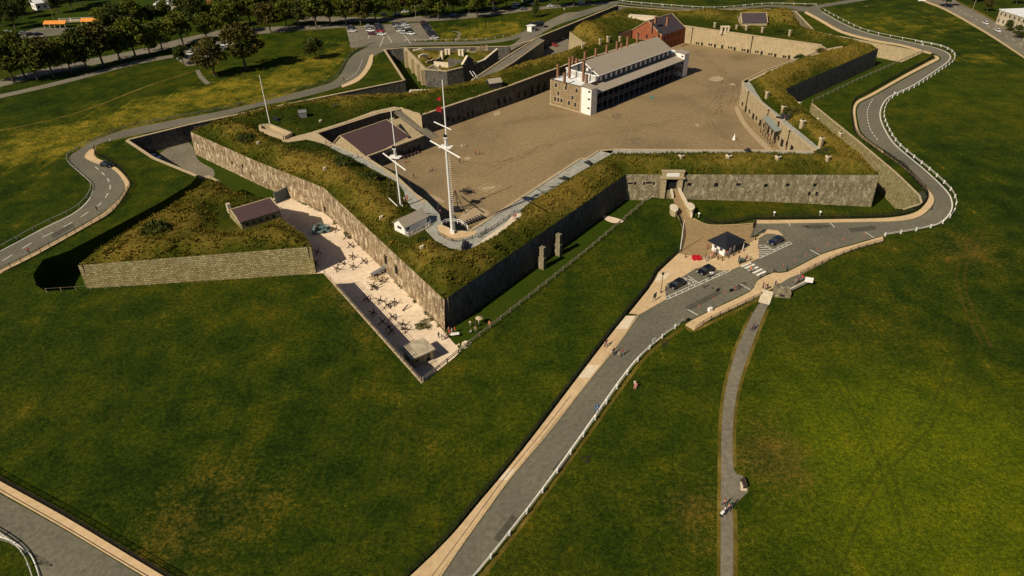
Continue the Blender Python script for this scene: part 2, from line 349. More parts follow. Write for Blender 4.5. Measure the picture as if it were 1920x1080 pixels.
M['kerb'] = plain('kerb_stone', (.50, .37, .20), .85)
M['coping'] = speckle('coping_stone', [(.3, (.34, .26, .15)), (.7, (.56, .45, .29))], 1.5, 10, .9, .4, .03)
M['palestone'] = speckle('pale_stone', [(.3, (.55, .46, .33)), (.7, (.75, .66, .50))], 1.5, 8, .9, .3, .03)
M['bluepath'] = speckle('blue_grey_path', [(.3, (.28, .27, .22)), (.7, (.42, .41, .36))], .8, 12, .9, .2, .01, .2, [(.3, (.8, .82, .85)), (.7, (1.1, 1.1, 1.1))], .7)
M['paint'] = plain('road_paint', (.80, .77, .68), .7, var=.1, scale=1.5)
M['white'] = plain('white_paint', (.80, .78, .74), .6, var=.06)
M['whiteroof'] = speckle('white_roofing', [(.3, (.72, .74, .76)), (.7, (.86, .87, .88))], .6, 6, .6, .1, .01)
M['dark'] = plain('dark_opening', (.012, .012, .014), .5, var=.2)
M['glass'] = plain('dark_glass', (.03, .035, .04), .15, var=.2, spec=.6)
M['black'] = plain('black_metal', (.015, .015, .017), .45, .3)
M['iron'] = plain('cast_iron', (.035, .037, .042), .5, .4)
M['wood'] = plain('weathered_wood', (.30, .24, .16), .85, scale=5)
M['darkwood'] = plain('dark_wood', (.05, .035, .03), .8)
M['greywood'] = plain('grey_wood', (.17, .17, .17), .85)
M['rust'] = plain('rusty_steel', (.055, .035, .025), .7, .3, .3)
M['brick'] = masonry('red_brick', (.29, .075, .028), (.36, .10, .04), (.30, .16, .1), .4, .14, .2, .05, stain=(.16, .06, .04), pale=(.5, .3, .2))
M['chimney'] = masonry('chimney_brick', (.28, .125, .06), (.36, .17, .09), (.3, .2, .13), .4, .14, .3, .05, stain=(.12, .07, .05), pale=(.5, .3, .2))
M['stone'] = masonry('lit_escarp_stone', (.34, .25, .14), (.43, .33, .20), (.20, .145, .085), .8, .38, .9, .75, stain=(.13, .09, .055), pale=(.78, .67, .50))
M['curtain'] = masonry('grey_green_stone', (.27, .24, .15), (.36, .32, .21), (.15, .13, .08), .85, .38, .65, .5, stain=(.11, .085, .05), pale=(.66, .6, .44))
M['yellowstone'] = masonry('yellow_stone', (.30, .25, .10), (.52, .47, .26), (.12, .10, .05), 1.0, .48, .5, .3, stain=(.16, .12, .05), pale=(.5, .45, .3))
M['darkstone'] = masonry('dark_shade_stone', (.13, .12, .11), (.19, .175, .155), (.085, .08, .07), .8, .36, .7, .3, stain=(.05, .045, .04), pale=(.30, .27, .23))  # shade of walls turned from the sun is put into this stone colour
M['casemate'] = masonry('pale_casemate_stone', (.46, .37, .22), (.54, .44, .28), (.34, .27, .16), .9, .4, .4, .2, stain=(.27, .21, .12), pale=(.66, .58, .44))
M['ironstone'] = masonry('brown_ironstone', (.17, .11, .055), (.30, .22, .12), (.42, .34, .22), .55, .3, .25, .1, stain=(.1, .07, .04), pale=(.4, .33, .22))
M['slateroof'] = shingle('purple_slate', (.078, .040, .042), (.096, .052, .052), .35, amt=.25, stain=(.06, .045, .04))
M['darkslate'] = shingle('dark_slate', (.052, .038, .045), (.070, .050, .058), .35, amt=.25, stain=(.03, .03, .035))
M['greyroof'] = shingle('grey_shingle', (.36, .31, .24), (.44, .38, .30), .3, amt=.35, stain=(.26, .21, .16))
M['kioskroof'] = shingle('black_shingle', (.013, .014, .019), (.02, .021, .027), .3, .5, amt=.2, stain=(.02, .02, .02))
M['concrete'] = speckle('old_concrete', [(.3, (.40, .34, .23)), (.7, (.58, .50, .36))], .9, 8, .9, .4, .03, .4, [(.3, (.6, .6, .6)), (.6, (1.05, 1.05, 1.05))], .8)
M['greyconcrete'] = masonry('grey_blockwork', (.22, .21, .18), (.30, .28, .24), (.13, .12, .1), 1.2, .5, .4, .1)
M['clapboard'] = shingle('grey_clapboard', (.20, .22, .19), (.24, .25, .22), .2, amt=.2, stain=(.15, .15, .13))
def sidewalk_mat():
    m, t, b = nodes('concrete_sidewalk'); v = coord(t); n = tex(t, 'Noise', v, .8, Detail=7.0, Roughness=.7)
    c = ramp(t, n.outputs[0], [(.3, (.50, .36, .19)), (.7, (.62, .46, .26))]); n2 = tex(t, 'Noise', v, .03, Detail=1.0)
    at = t.nodes.new('ShaderNodeAttribute'); at.attribute_name = 'new'; c = mix(t, at.outputs['Fac'], c, (.74, .62, .46))
    t.links.new(c, b.inputs['Base Color']); b.inputs['Roughness'].default_value = .9; bump(t, b, n.outputs[0], .2, .02); return m
M['sidewalk'] = sidewalk_mat()
M['tan'] = speckle('tan_concrete', [(.3, (.55, .39, .215)), (.7, (.68, .495, .29))], .8, 10, .9, .2, .01, .12, [(.3, (.88, .88, .88)), (.7, (1.06, 1.06, 1.06))], .7)
def recolor(name, c, rough=.5, metal=0.0, spec=.5): return plain(name, c, rough, metal, .08, 2.0, spec)
# ================= levels =================
ZD, ZE, ZQ, ZI = -6.0, 2.0, -4.6, 2.6        # ditch floor, escarp top, parade ground, terreplein
Epx = [(833,562),(1174,327),(1649,328),(1613,290),(1521,215),(1470,168),(1647,91),(1560,72),(1512,58),(1475,30),(1440,24),(1265,27),(1165,20),(1068,62),(1097,84),(1062,98),(960,128),(870,160),(760,180),(640,184),(500,207),(430,224),(357,247),(480,302),(607,352)]
Ew = PP(Epx, ZE)
Cpx = [(792,718),(1100,473),(1222,370),(1252,373),(1300,374),(1440,378),(1635,388),(1692,392),(1727,381),(1722,366),(1680,325),(1615,270),(1521,194),(1731,98),(1647,82),(1560,66),(1527,60),(1490,21),(1440,17),(1265,19.5),(1180,13),(1158,10),(1084,40),(1020,66),(1000,75),(985,79),(955,87),(905,88),(755,90),(722,93),(760,151),(480,208),(357,234),(240,263),(290,296),(371,329),(357,345),(300,380),(215,425),(130,470),(80,487),(62,515),(68,535),(86,546),(608,512)]
Cw = PP(Cpx, 0)
Ipx = [(790,217),(748,203),(712,210),(592,250),(620,268),(655,281),(695,298),(745,328),(780,362),(802,377),(824,402),(828,420),(850,430),(880,433),(960,381),(1085,299),(1100,297),(1122,283),(1160,280),(1440,282),(1525,283),(1468,237),(1442,209),(1391,163),(1391,154),(1432,134),(1487,115),(1547,92),(1540,88),(1440,74),(1272,50),(1245,40),(1195,52),(1160,64),(1160,70),(1215,76),(1062,122),(960,160)]
Iw = PP(Ipx, ZI)
R1px = [(146,497),(360,480),(583,462),(572,440),(545,422),(523,404),(516,374),(475,366),(447,362),(412,341),(390,330),(375,347),(312,390),(250,425),(185,465)]
R1w = PP(R1px, 1.5)
# paved walks on the ramparts
WK = {
 'a': [(528,263),(560,254),(585,247.5),(650,227),(700,208.5),(740,200),(754,204),(748,206),(712,213),(596,250),(622,268),(622,276),(600,268),(575,262),(533,268)],
 'b': [(619,277),(660,297),(705,321),(745,342),(757,358),(762,375),(772,390),(800,402),(824,402),(802,379),(780,364),(745,330),(695,300),(655,283),(622,268)],
 'd': [(800,400),(824,402),(828,421),(850,431),(880,434),(960,382),(978,398),(976,406),(925,443),(892,462),(870,471),(842,465),(817,452),(796,430)],
 'e': [(960,382),(1085,300),(1100,298),(1124,284),(1150,282),(1145,290),(1120,304),(1075,330),(1040,352),(1000,374),(975,395)],
 'f': [(1124,283),(1160,280),(1525,284),(1530,291),(1440,289),(1300,287),(1150,289)],
 'g': [(1391,163),(1442,209),(1468,237),(1525,282),(1538,279),(1492,241),(1457,212),(1429,190),(1410,160),(1402,150),(1391,154)],
 'h': [(1391,154),(1432,134),(1487,115),(1547,92),(1580,86),(1578,92),(1548,97),(1490,119),(1436,139),(1400,155)]}
WKw = {k: PP(v, ZI) for k, v in WK.items()}
for k, v in WKw.items():
    if area(v) < 0: WKw[k] = v[::-1]
FLAT = list(WKw.values())+[PP([(735,436),(752,455),(775,460),(802,448),(806,428),(797,412),(762,420)], ZI),PP([(490,238),(512,232),(552,250),(540,266),(520,262),(487,246)], ZI)]
MOUNDS = [(1412,40,9,5),(1330,35,9,3),(1470,40,10,4),(1110,62,12,3),(1540,130,14,1.5),(1480,150,12,1.5),(1160,40,10,2),(740,450,6,1.2),(650,300,7,1.5),(470,250,8,1.5),(1390,275,8,1.0),(1150,330,6,1.2)]
MW = [(P(a,b,3)[0], P(a,b,3)[1], r, h) for a,b,r,h in MOUNDS]
def vnoise(X, Y, s, seed=0.0):
    return np.array([noise.noise(Vector((x*s+seed, y*s-seed, seed))) for x, y in zip(X, Y)])
def ss(x): x = np.clip(x, 0, 1); return x*x*(3-2*x)
def ramp_h(X, Y, detail=True):
    X = np.asarray(X, float); Y = np.asarray(Y, float); do = distpoly(X, Y, Ew); di = distpoly(X, Y, Iw)
    df = np.full(X.shape, 1e9)
    for f in FLAT: df = np.minimum(df, np.where(inpoly(X, Y, f), 0, distpoly(X, Y, f)))
    crest = 2.1*ss(do/6.5)*ss((df+.0)/5.0)*ss(di/4.0); back = 1-.62*ss((do-9)/6)
    h = ZE+.6*ss(do/3)+crest*back
    for mx, my, r, hh in MW: h = h+hh*np.exp(-((X-mx)**2+(Y-my)**2)/(r*r))*ss(df/4)*ss(do/3)
    if detail:
        k = ss(df/2.0)*ss(do/1.2)*ss(di/1.0)
        h = h+k*(.35*vnoise(X, Y, .22, 3.1)+.3*vnoise(X, Y, .7, 9.7)+.12*vnoise(X, Y, 1.9, 5.0))
    return h
def PR(px, py, fn=None, z0=3.0):
    z = z0; fn = fn or ramp_h
    for _ in range(8): a = P(px, py, z); z = .5*z+.5*float(fn([a[0]], [a[1]], False)[0])
    return (a[0], a[1], z)
# ---------- ground ----------
ATT = {'dry': [(680,575,9,.55),(650,540,7,.6),(720,640,9,.4),(1450,830,8,.6),(1420,870,8,.5),(1290,930,6,.6),(1330,1010,7,.5),(380,960,17,.27),(480,900,14,.25),(330,1040,12,.3),(1850,480,14,.4),(1790,460,9,.45),(1230,625,4,.8),(1190,660,3,.7),(1300,600,3.5,.7),(780,820,8,.4),(1590,620,12,.3),(1420,740,4,.5),(20,600,10,.3),(200,620,10,.3),(1500,900,5,.3),(1700,560,14,.3),(1020,560,8,.3)],
 'bank': [(600,115,15,1.0),(540,150,16,1.1),(440,165,15,1.1),(360,190,15,1.1),(280,210,15,1.0),(180,245,16,.9),(90,270,17,.9),(0,290,16,.8),(640,90,10,.8),(500,185,10,.9),(870,62,18,.9),(960,50,16,.8),(1700,50,26,.5),(1790,35,18,.4),(1850,110,12,.6),(1780,107,8,.5),(940,62,10,.7),(1500,2,40,.3)],
 'lush': [(1860,960,24,.95),(1700,930,26,.5),(1560,770,14,.3),(1800,820,18,.25),(1250,620,16,.15),(1600,40,30,.25),(560,215,12,.2),(1650,180,20,.15),(1000,760,18,.2),(1880,180,40,.2)]}
def dryattr(X, Y):
    out = {}
    for k_, l in ATT.items():
        a = np.zeros(len(X))
        for px, py, r, v in l: x, y = P(px, py); a = a+v*np.exp(-((X-x)**2+(Y-y)**2)/(r*r))
        out[k_] = np.minimum(a, 1.15)
    return out
OUT = [(-3000,-1500),(3000,-1500),(3000,4500),(-3000,4500)]
MID = [(-420,-60),(430,-60),(430,520),(-420,520)]
gl = sheet('lawn', MID, 0, M['lawn'], holes=[Cw], spacing=5.0, attr=dryattr)
sheet('ground', OUT, 0, M['lawn'], holes=[MID], attr=lambda X, Y: {'dry': np.zeros(len(X))})
def floor_z(X, Y):
    xa, xb, yb = P(1240,380)[0], P(1600,388)[0], P(1560,240)[1]; return ZD-2.7*ss_((np.asarray(X)-xa)/(xb-xa))*ss_((yb-np.asarray(Y))/25)
def ss_(x): x = np.clip(x, 0, 1); return x*x*(3-2*x)
V, T = surf(Cw, [], 6.0); o = bpy.data.objects.new('ditch_floor', npmesh('ditch_floor', np.column_stack([V, floor_z(V[:, 0], V[:, 1])]), T, M['ditchgrass'], None, True)); COL.objects.link(o); tag(o, kind='structure')
GRpx = [(790,722),(600,560),(560,512),(540,470),(560,430),(505,380),(545,352),(570,372),(612,396),(700,478),(780,548),(834,613),(862,655)]
sheet('gravel_ditch_floor', smooth(PP([(600,560),(560,512),(530,480),(500,440),(500,380),(545,352),(575,380),(612,402),(655,440),(700,482),(760,540),(800,585),(833,622),(848,640),(864,657),(792,740)], ZD+.03), 1), ZD+.03, M['gravel'])
sheet('ditch_service_yard', smooth(PP([(290,300),(318,275),(355,268),(372,300),(400,318),(395,335),(350,330),(310,315)], ZD+.03), 4, True), ZD+.03, M['oldasphalt'])
sheet('ditch_parking_floor', PP([(880,165),(960,130),(1062,100),(1072,88),(1060,62),(1020,72),(960,108),(900,142)], ZD+.03), ZD+.03, M['oldasphalt'])
sheet('dirt_patch', smooth(PP([(1132,404),(1160,410),(1170,416),(1150,418),(1135,412)], ZD+.04), 3, True), ZD+.04, M['gravel'])
# ---------- parade ground ----------
sheet('parade_ground', Iw, ZQ, M['parade'])
def padsheet(name, px, z, mat, sm=4):
    return sheet(name, smooth(PP(px, z), sm, True) if sm > 1 else PP(px, z), z, mat)
M['paleparade'] = speckle('pale_parade_gravel', [(.3, (.36, .27, .165)), (.7, (.46, .355, .22))], 1, 12)
M['darkparade'] = speckle('damp_parade_gravel', [(.35, (.16, .12, .07)), (.7, (.25, .19, .11))], .6, 12)
for k, px in enumerate([[(873,395),(900,390),(918,400),(895,415),(868,420),(855,418)],[(795,366),(812,366),(832,376),(828,380),(812,374)],[(1328,148),(1345,143),(1357,148),(1342,153)],[(1368,157),(1376,156),(1379,159),(1370,160)],[(1304,233),(1311,232),(1310,237),(1304,236)],[(870,297),(878,294),(884,297),(876,300)],[(925,212),(935,208),(938,214),(928,217)],[(1384,200),(1400,232),(1440,272),(1446,280),(1434,279),(1394,236),(1378,205)]]):
    padsheet('gravel_patch', px, ZQ+.012, M['paleparade'])
for px in [[(1146,215),(1160,212),(1168,218),(1155,224)],[(1180,262),(1200,258),(1205,268),(1190,274)],[(1345,165),(1368,160),(1362,166),(1350,172)]]:
    padsheet('damp_patch', px, ZQ+.014, M['darkparade'])
# ---------- walls ----------
def wallthing(name, pts, zb, zt, mat, label, cat='wall', group=None, outside=None, cope=(.9,.28), batter=.0, opens=None, wins='window', zt_list=None, thick=.9, copemat=None, depth=.35):
    """one wall along world pts, outside on the right of travel; opens: list per segment of px openings (px,py,w,h,name)"""
    org = (pts[0][0], pts[0][1], zb); t = thing(name, label, cat, org, group=group); mb = MB(); cb = MB()
    for i in range(len(pts)-1):
        p0, p1 = np.array(pts[i]), np.array(pts[i+1]); L = np.linalg.norm(p1-p0)
        if L < .2: continue
        d = (p1-p0)/L; n = np.array([d[1], -d[0]]); ops = []; names = []
        for o in [q_ for l_ in (opens or {}).values() for q_ in l_]:
            r = ray(o[0], o[1]); den = r[0]*n[0]+r[1]*n[1]; tt = (p0@n)/den; q = r*tt+np.array([0, 0, CH]); u = (q[:2]-p0)@d; z = q[2]
            if not (o[2]/2 < u < L-o[2]/2 and zb+.2 < z < max(zt, 0)+.8 and den < 0 and tt > 0): continue
            ops.append((u-o[2]/2, u+o[2]/2, z-o[3]/2, z+o[3]/2)); names.append(o[4] if len(o) > 4 else wins)
        z0 = zt if zt_list is None else zt_list[i]; z1 = zt if zt_list is None else zt_list[i+1]
        good = [(o, nn) for o, nn in zip(ops, names) if o[0] > .1 and o[1] < L-.1 and o[3] > zb+.05 and o[2] < max(z0, z1)]
        backs = mb.panel(p0, p1, zb, z0, [(o[0], o[1], max(o[2], zb+.02), min(o[3], min(z0, z1)-.05)) for o, _ in good], depth, batter, zt1=z1)
        for bk, (_, nn) in zip(backs, good): b = MB(); b.quad(*bk); b.build(nn, M['dark'], t)
        # back face and coping
        q0, q1 = p0-n*thick, p1-n*thick
        mb.quad((q1[0], q1[1], zb), (q0[0], q0[1], zb), (q0[0], q0[1], z0), (q1[0], q1[1], z1))
        if cope:
            a0, a1 = p0+n*.12, p1+n*.12; b0, b1 = p0-n*cope[0], p1-n*cope[0]; h = cope[1]
            cb.add([(*a0, z0), (*a1, z1), (*b1, z1), (*b0, z0), (*a0, z0+h), (*a1, z1+h), (*b1, z1+h), (*b0, z0+h)], [(3, 2, 1, 0), (4, 5, 6, 7), (0, 1, 5, 4), (1, 2, 6, 5), (2, 3, 7, 6), (3, 0, 4, 7)])
    mb.build('masonry', mat, t)
    if cope: cb.build('coping', copemat or M['coping'], t)
    return t
E = Ew
def segs(L, i, j):
    n = len(L); out = [L[i % n]]; k = i
    while k % n != j % n: k += 1; out.append(L[k % n])
    return out
CO = None
# Ew order in the picture: apex -> right -> far -> left -> back to apex: outside is on the right of travel
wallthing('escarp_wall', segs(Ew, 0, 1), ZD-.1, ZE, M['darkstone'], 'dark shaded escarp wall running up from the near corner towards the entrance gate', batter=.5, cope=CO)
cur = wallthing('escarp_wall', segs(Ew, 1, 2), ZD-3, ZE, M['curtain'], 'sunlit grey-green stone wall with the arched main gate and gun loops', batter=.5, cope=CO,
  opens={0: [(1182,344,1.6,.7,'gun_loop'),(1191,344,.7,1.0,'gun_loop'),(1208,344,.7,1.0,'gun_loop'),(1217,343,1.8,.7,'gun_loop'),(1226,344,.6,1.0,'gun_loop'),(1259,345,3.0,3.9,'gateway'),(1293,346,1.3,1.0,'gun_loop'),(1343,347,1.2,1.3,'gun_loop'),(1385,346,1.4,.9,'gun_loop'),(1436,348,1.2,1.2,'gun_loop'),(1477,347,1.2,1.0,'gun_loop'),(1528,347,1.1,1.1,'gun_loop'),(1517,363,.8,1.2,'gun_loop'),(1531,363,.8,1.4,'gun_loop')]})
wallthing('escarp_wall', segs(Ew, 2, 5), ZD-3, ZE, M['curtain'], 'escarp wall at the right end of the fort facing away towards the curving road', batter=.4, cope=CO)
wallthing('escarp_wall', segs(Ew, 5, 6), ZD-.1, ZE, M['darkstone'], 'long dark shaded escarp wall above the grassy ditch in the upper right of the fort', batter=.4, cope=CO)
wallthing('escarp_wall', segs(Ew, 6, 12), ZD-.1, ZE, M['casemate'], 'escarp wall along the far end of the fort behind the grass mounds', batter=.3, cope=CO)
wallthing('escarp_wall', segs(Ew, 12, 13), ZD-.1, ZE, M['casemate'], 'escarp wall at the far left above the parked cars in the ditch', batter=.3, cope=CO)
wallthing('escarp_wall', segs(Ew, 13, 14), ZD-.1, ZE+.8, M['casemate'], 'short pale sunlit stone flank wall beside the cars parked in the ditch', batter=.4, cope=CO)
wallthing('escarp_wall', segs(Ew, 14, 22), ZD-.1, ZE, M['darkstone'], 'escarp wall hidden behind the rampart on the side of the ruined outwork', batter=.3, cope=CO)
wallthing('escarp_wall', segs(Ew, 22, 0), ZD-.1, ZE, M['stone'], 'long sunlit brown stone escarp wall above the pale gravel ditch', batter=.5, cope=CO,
  opens={0: [(437,305,.9,1.2,'gun_loop'),(456,311,.9,1.2,'gun_loop'),(372,268,.6,.8,'gun_loop')], 2: [(611,392,1.0,1.8,'door'),(725,487,1.7,2.8,'doorway'),(745,506,1.7,2.8,'doorway')]})
# stone buttresses by the dark wall
for px, py, h, g in ((1017,503,6.2,'left-hand'),(1047,478,6.2,'right-hand')):
    x, y = P(px, py, ZD); t = thing('buttress', f'{g} one of two tall lit stone buttresses against the dark escarp wall', 'buttress', (x, y, ZD), group='buttresses on the dark escarp')
    mb = MB(); a = math.atan2(*(np.array(Ew[1])-np.array(Ew[0]))[::-1])
    mb.box((0, 0, h*.25), (1.25, 1.5, h*.5), a); mb.box((0, 0, h*.72), (1.0, 1.2, h*.46), a); mb.build('shaft', M['curtain'], t, world=False)
    mb = MB(); mb.box((0, 0, h*.52), (1.35, 1.6, .15), a); mb.build('ledge', M['curtain'], t, world=False); mb = MB(); mb.box((0, 0, h*.97), (1.1, 1.3, .2), a); mb.build('cap', M['curtain'], t, world=False)
# counterscarp walls (the outline runs the same way, the ditch is on its left, so travel is reversed)
def cs(i, j, label, mat='curtain', cope=(.7,.15)):
    wallthing('counterscarp_wall', segs(Cw, i, j)[::-1], ZD-(3 if i in (3, 7) else .1), -.04, M[mat], label, cope=cope, thick=.8)
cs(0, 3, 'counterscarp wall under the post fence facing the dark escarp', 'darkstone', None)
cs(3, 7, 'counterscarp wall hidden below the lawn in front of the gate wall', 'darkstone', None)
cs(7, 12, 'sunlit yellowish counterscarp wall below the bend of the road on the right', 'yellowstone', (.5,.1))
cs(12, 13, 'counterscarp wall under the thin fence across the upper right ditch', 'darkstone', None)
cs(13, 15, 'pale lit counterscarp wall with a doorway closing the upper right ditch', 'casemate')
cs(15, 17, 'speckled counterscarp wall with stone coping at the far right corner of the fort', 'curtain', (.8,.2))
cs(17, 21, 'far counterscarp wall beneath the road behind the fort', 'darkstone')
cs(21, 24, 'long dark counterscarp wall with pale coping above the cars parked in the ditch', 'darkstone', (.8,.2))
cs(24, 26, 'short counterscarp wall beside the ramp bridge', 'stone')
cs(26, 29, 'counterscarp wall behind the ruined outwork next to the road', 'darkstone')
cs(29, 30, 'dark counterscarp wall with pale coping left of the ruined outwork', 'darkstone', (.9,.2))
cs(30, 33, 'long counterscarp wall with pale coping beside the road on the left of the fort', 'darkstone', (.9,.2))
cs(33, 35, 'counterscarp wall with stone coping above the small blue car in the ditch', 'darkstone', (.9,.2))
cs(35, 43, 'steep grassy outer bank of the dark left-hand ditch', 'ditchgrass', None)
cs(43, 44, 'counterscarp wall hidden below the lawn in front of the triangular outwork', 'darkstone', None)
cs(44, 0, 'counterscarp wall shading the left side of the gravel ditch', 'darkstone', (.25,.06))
# outwork (triangular) walls
wallthing('outwork_wall', segs(R1w, 0, 2), ZD-.1, 1.5, M['yellowstone'], 'sunlit yellow coursed stone wall of the triangular outwork facing the camera', batter=.5, cope=CO)
wallthing('outwork_wall', segs(R1w, 2, 6), ZD-.1, 1.5, M['darkstone'], 'shaded wall of the triangular outwork along the gravel ditch', batter=.2, cope=None)
wallthing('outwork_wall', segs(R1w, 6, 9), ZD-.1, 1.3, M['stone'], 'rear wall of the triangular outwork behind the slate-roofed guardhouse', cope=None)
wallthing('outwork_wall', segs(R1w, 9, 10), ZD-.1, 1.5, M['stone'], 'short capped wall at the rear tip of the triangular outwork')
wallthing('outwork_wall', segs(R1w, 10, 0), ZD-.1, 1.5, M['darkstone'], 'left wall of the triangular outwork falling into the dark ditch', cope=None)
# parade walls: polygon I, inside is the parade; outside on right of travel when reversed
If = Iw
def pw(i, j, label, mat, zt=ZI-.02, opens=None, cope=(1.0,.2), zt_list=None, depth=.3):
    s_ = segs(If, i, j)[::-1]; opens = {len(s_)-2-k: v for k, v in (opens or {}).items()}
    return wallthing('parade_wall', s_, ZQ-.1, zt, M[mat], label, opens=opens, cope=cope, thick=.6, zt_list=zt_list, batter=0.0, depth=depth)

# Iw indices: 0 (790,217) 1 (748,203) 2 (712,210) 3 (592,250) 4 (620,268) 5 (655,281) 6 (695,298) 7 (745,328) 8 (780,362) 9 (802,377) 10 (824,402) 11 (828,420) 12 (850,430) 13 (880,433) 14 (960,381) 15 (1085,299) ... 18 (1160,280) 20 (1525,283) 21 (1468,237) 22 (1442,209) 23 (1391,163) 24 (1391,154) 25 .. 27 (1547,92) 28 (1540,88) 29 (1440,74) 30 (1272,50) 31.. 34 (1160,70) 35 (1215,76) 36 (1062,122) 37 (960,160)
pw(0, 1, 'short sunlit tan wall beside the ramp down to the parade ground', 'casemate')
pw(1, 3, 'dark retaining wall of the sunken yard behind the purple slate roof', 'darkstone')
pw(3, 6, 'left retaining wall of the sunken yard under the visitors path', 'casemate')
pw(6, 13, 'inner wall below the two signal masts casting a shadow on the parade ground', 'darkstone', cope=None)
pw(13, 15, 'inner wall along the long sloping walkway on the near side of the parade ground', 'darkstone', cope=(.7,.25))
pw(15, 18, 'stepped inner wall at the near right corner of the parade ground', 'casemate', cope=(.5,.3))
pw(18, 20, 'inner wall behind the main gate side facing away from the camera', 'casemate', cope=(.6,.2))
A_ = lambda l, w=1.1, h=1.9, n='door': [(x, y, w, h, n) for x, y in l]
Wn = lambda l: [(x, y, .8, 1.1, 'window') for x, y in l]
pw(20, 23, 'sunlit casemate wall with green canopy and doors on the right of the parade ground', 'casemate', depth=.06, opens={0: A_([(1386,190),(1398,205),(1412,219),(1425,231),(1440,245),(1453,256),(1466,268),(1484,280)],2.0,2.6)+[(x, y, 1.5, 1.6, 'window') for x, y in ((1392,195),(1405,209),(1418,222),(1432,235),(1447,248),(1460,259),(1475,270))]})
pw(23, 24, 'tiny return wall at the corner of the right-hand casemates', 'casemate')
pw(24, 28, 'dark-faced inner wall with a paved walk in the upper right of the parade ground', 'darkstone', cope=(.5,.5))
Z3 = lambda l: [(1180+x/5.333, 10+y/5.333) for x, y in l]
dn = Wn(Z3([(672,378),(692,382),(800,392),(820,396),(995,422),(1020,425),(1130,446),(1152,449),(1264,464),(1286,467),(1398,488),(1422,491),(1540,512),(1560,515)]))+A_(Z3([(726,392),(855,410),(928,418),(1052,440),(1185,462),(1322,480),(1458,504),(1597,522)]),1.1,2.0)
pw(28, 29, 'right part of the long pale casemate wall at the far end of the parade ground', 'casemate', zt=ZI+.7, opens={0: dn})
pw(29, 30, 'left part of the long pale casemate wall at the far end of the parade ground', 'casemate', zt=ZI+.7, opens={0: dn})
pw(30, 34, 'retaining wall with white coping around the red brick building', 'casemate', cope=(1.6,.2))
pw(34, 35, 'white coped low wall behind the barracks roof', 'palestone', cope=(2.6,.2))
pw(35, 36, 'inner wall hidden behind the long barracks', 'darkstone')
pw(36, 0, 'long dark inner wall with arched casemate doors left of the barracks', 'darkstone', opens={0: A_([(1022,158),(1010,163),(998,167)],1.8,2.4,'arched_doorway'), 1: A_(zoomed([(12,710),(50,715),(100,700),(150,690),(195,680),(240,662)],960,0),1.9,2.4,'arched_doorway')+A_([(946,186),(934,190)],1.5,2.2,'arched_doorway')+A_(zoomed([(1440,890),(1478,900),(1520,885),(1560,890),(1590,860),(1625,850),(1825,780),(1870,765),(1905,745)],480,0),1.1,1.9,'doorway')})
# ---------- rampart earthworks ----------
V, T = surf(Ew, [Iw], 1.15, step=1.2)
Z = ramp_h(V[:, 0], V[:, 1])
dr = .25+.9*vnoise(V[:, 0], V[:, 1], .045, 2.0)+.5*(Z-3.5)/2-.55*(distpoly(V[:, 0], V[:, 1], Ew) > 9)
for (px, py, r, v) in [(700,205,14,-.6),(560,215,14,-.7),(850,180,9,-.5),(1120,90,14,-.6),(1180,55,9,.4),(1260,45,12,-.5),(1330,55,12,-.5),(1390,60,12,-.5),(900,145,8,.6),(810,212,6,.8),(1465,25,10,.6),(1510,230,5,.9),(1480,225,5,.7),(840,500,5,-.7),(760,460,4,-.6),(1500,130,10,-.1),(620,310,4,-.6),(900,170,8,-.5),(1000,130,9,-.4),(1220,290,6,-.4),(1140,315,4,-.5)]:
    x, y = P(px, py, 3); dr = dr+v*np.exp(-((V[:, 0]-x)**2+(V[:, 1]-y)**2)/(r*r))
me = npmesh('rampart', np.column_stack([V, Z]), T, M['rough'], {'dry': dr}, True); o = bpy.data.objects.new('rampart', me); COL.objects.link(o); tag(o, kind='structure')
def out_h(X, Y, detail=True):
    X = np.asarray(X, float); Y = np.asarray(Y, float); do = distpoly(X, Y, R1w); gh = PP([(405,432),(460,436),(530,408),(520,378),(412,395)], 1.2); dg = np.where(inpoly(X, Y, gh), 0, distpoly(X, Y, gh))
    h = 1.4+1.9*ss(do/5)*ss((dg-1)/5)+.0
    if detail: h = h+ss(do/1.5)*ss(dg/2)*(.35*vnoise(X, Y, .2, 7.1)+.3*vnoise(X, Y, .7, 1.7)+.1*vnoise(X, Y, 1.9, 5.0))
    return h
V, T = surf(R1w, [], 1.15, step=1.2); Z = out_h(V[:, 0], V[:, 1])
d2 = .1+.7*vnoise(V[:, 0], V[:, 1], .06, 8.0)+.2*(Z-2.4)
me = npmesh('outwork_earth', np.column_stack([V, Z]), T, M['rough'], {'dry': d2}, True); o = bpy.data.objects.new('outwork_earth', me); COL.objects.link(o); tag(o, kind='structure')
# walks
for k, mt in (('a','coping'),('b','bluepath'),('d','bluepath'),('e','bluepath'),('f','bluepath'),('g','bluepath'),('h','coping')):
    sheet('rampart_walk', WKw[k], ZI+.05, M[mt])
sheet('coping_walk', PP([(640,278),(680,295),(715,317),(762,352),(790,380),(802,378),(780,363),(745,330),(697,300),(655,283),(622,270),(585,249),(578,252),(600,264)],ZI), ZI+.056, M['coping'])
sheet('mast_platform', smooth(PP([(820,425),(828,422),(850,431),(880,435),(893,432),(890,440),(868,448),(845,449),(828,443)],ZI), 2, True), ZI+.056, M['tan'])
sheet('parapet_walk', PP([(893,461),(905,450),(925,436),(950,418),(962,401),(978,401),(976,408),(928,444)],ZI), ZI+.075, M['palestone'])
sheet('fence_slab', PP([(1475,221),(1492,219),(1500,228),(1490,233)],ZI), ZI+.08, M['tan'])
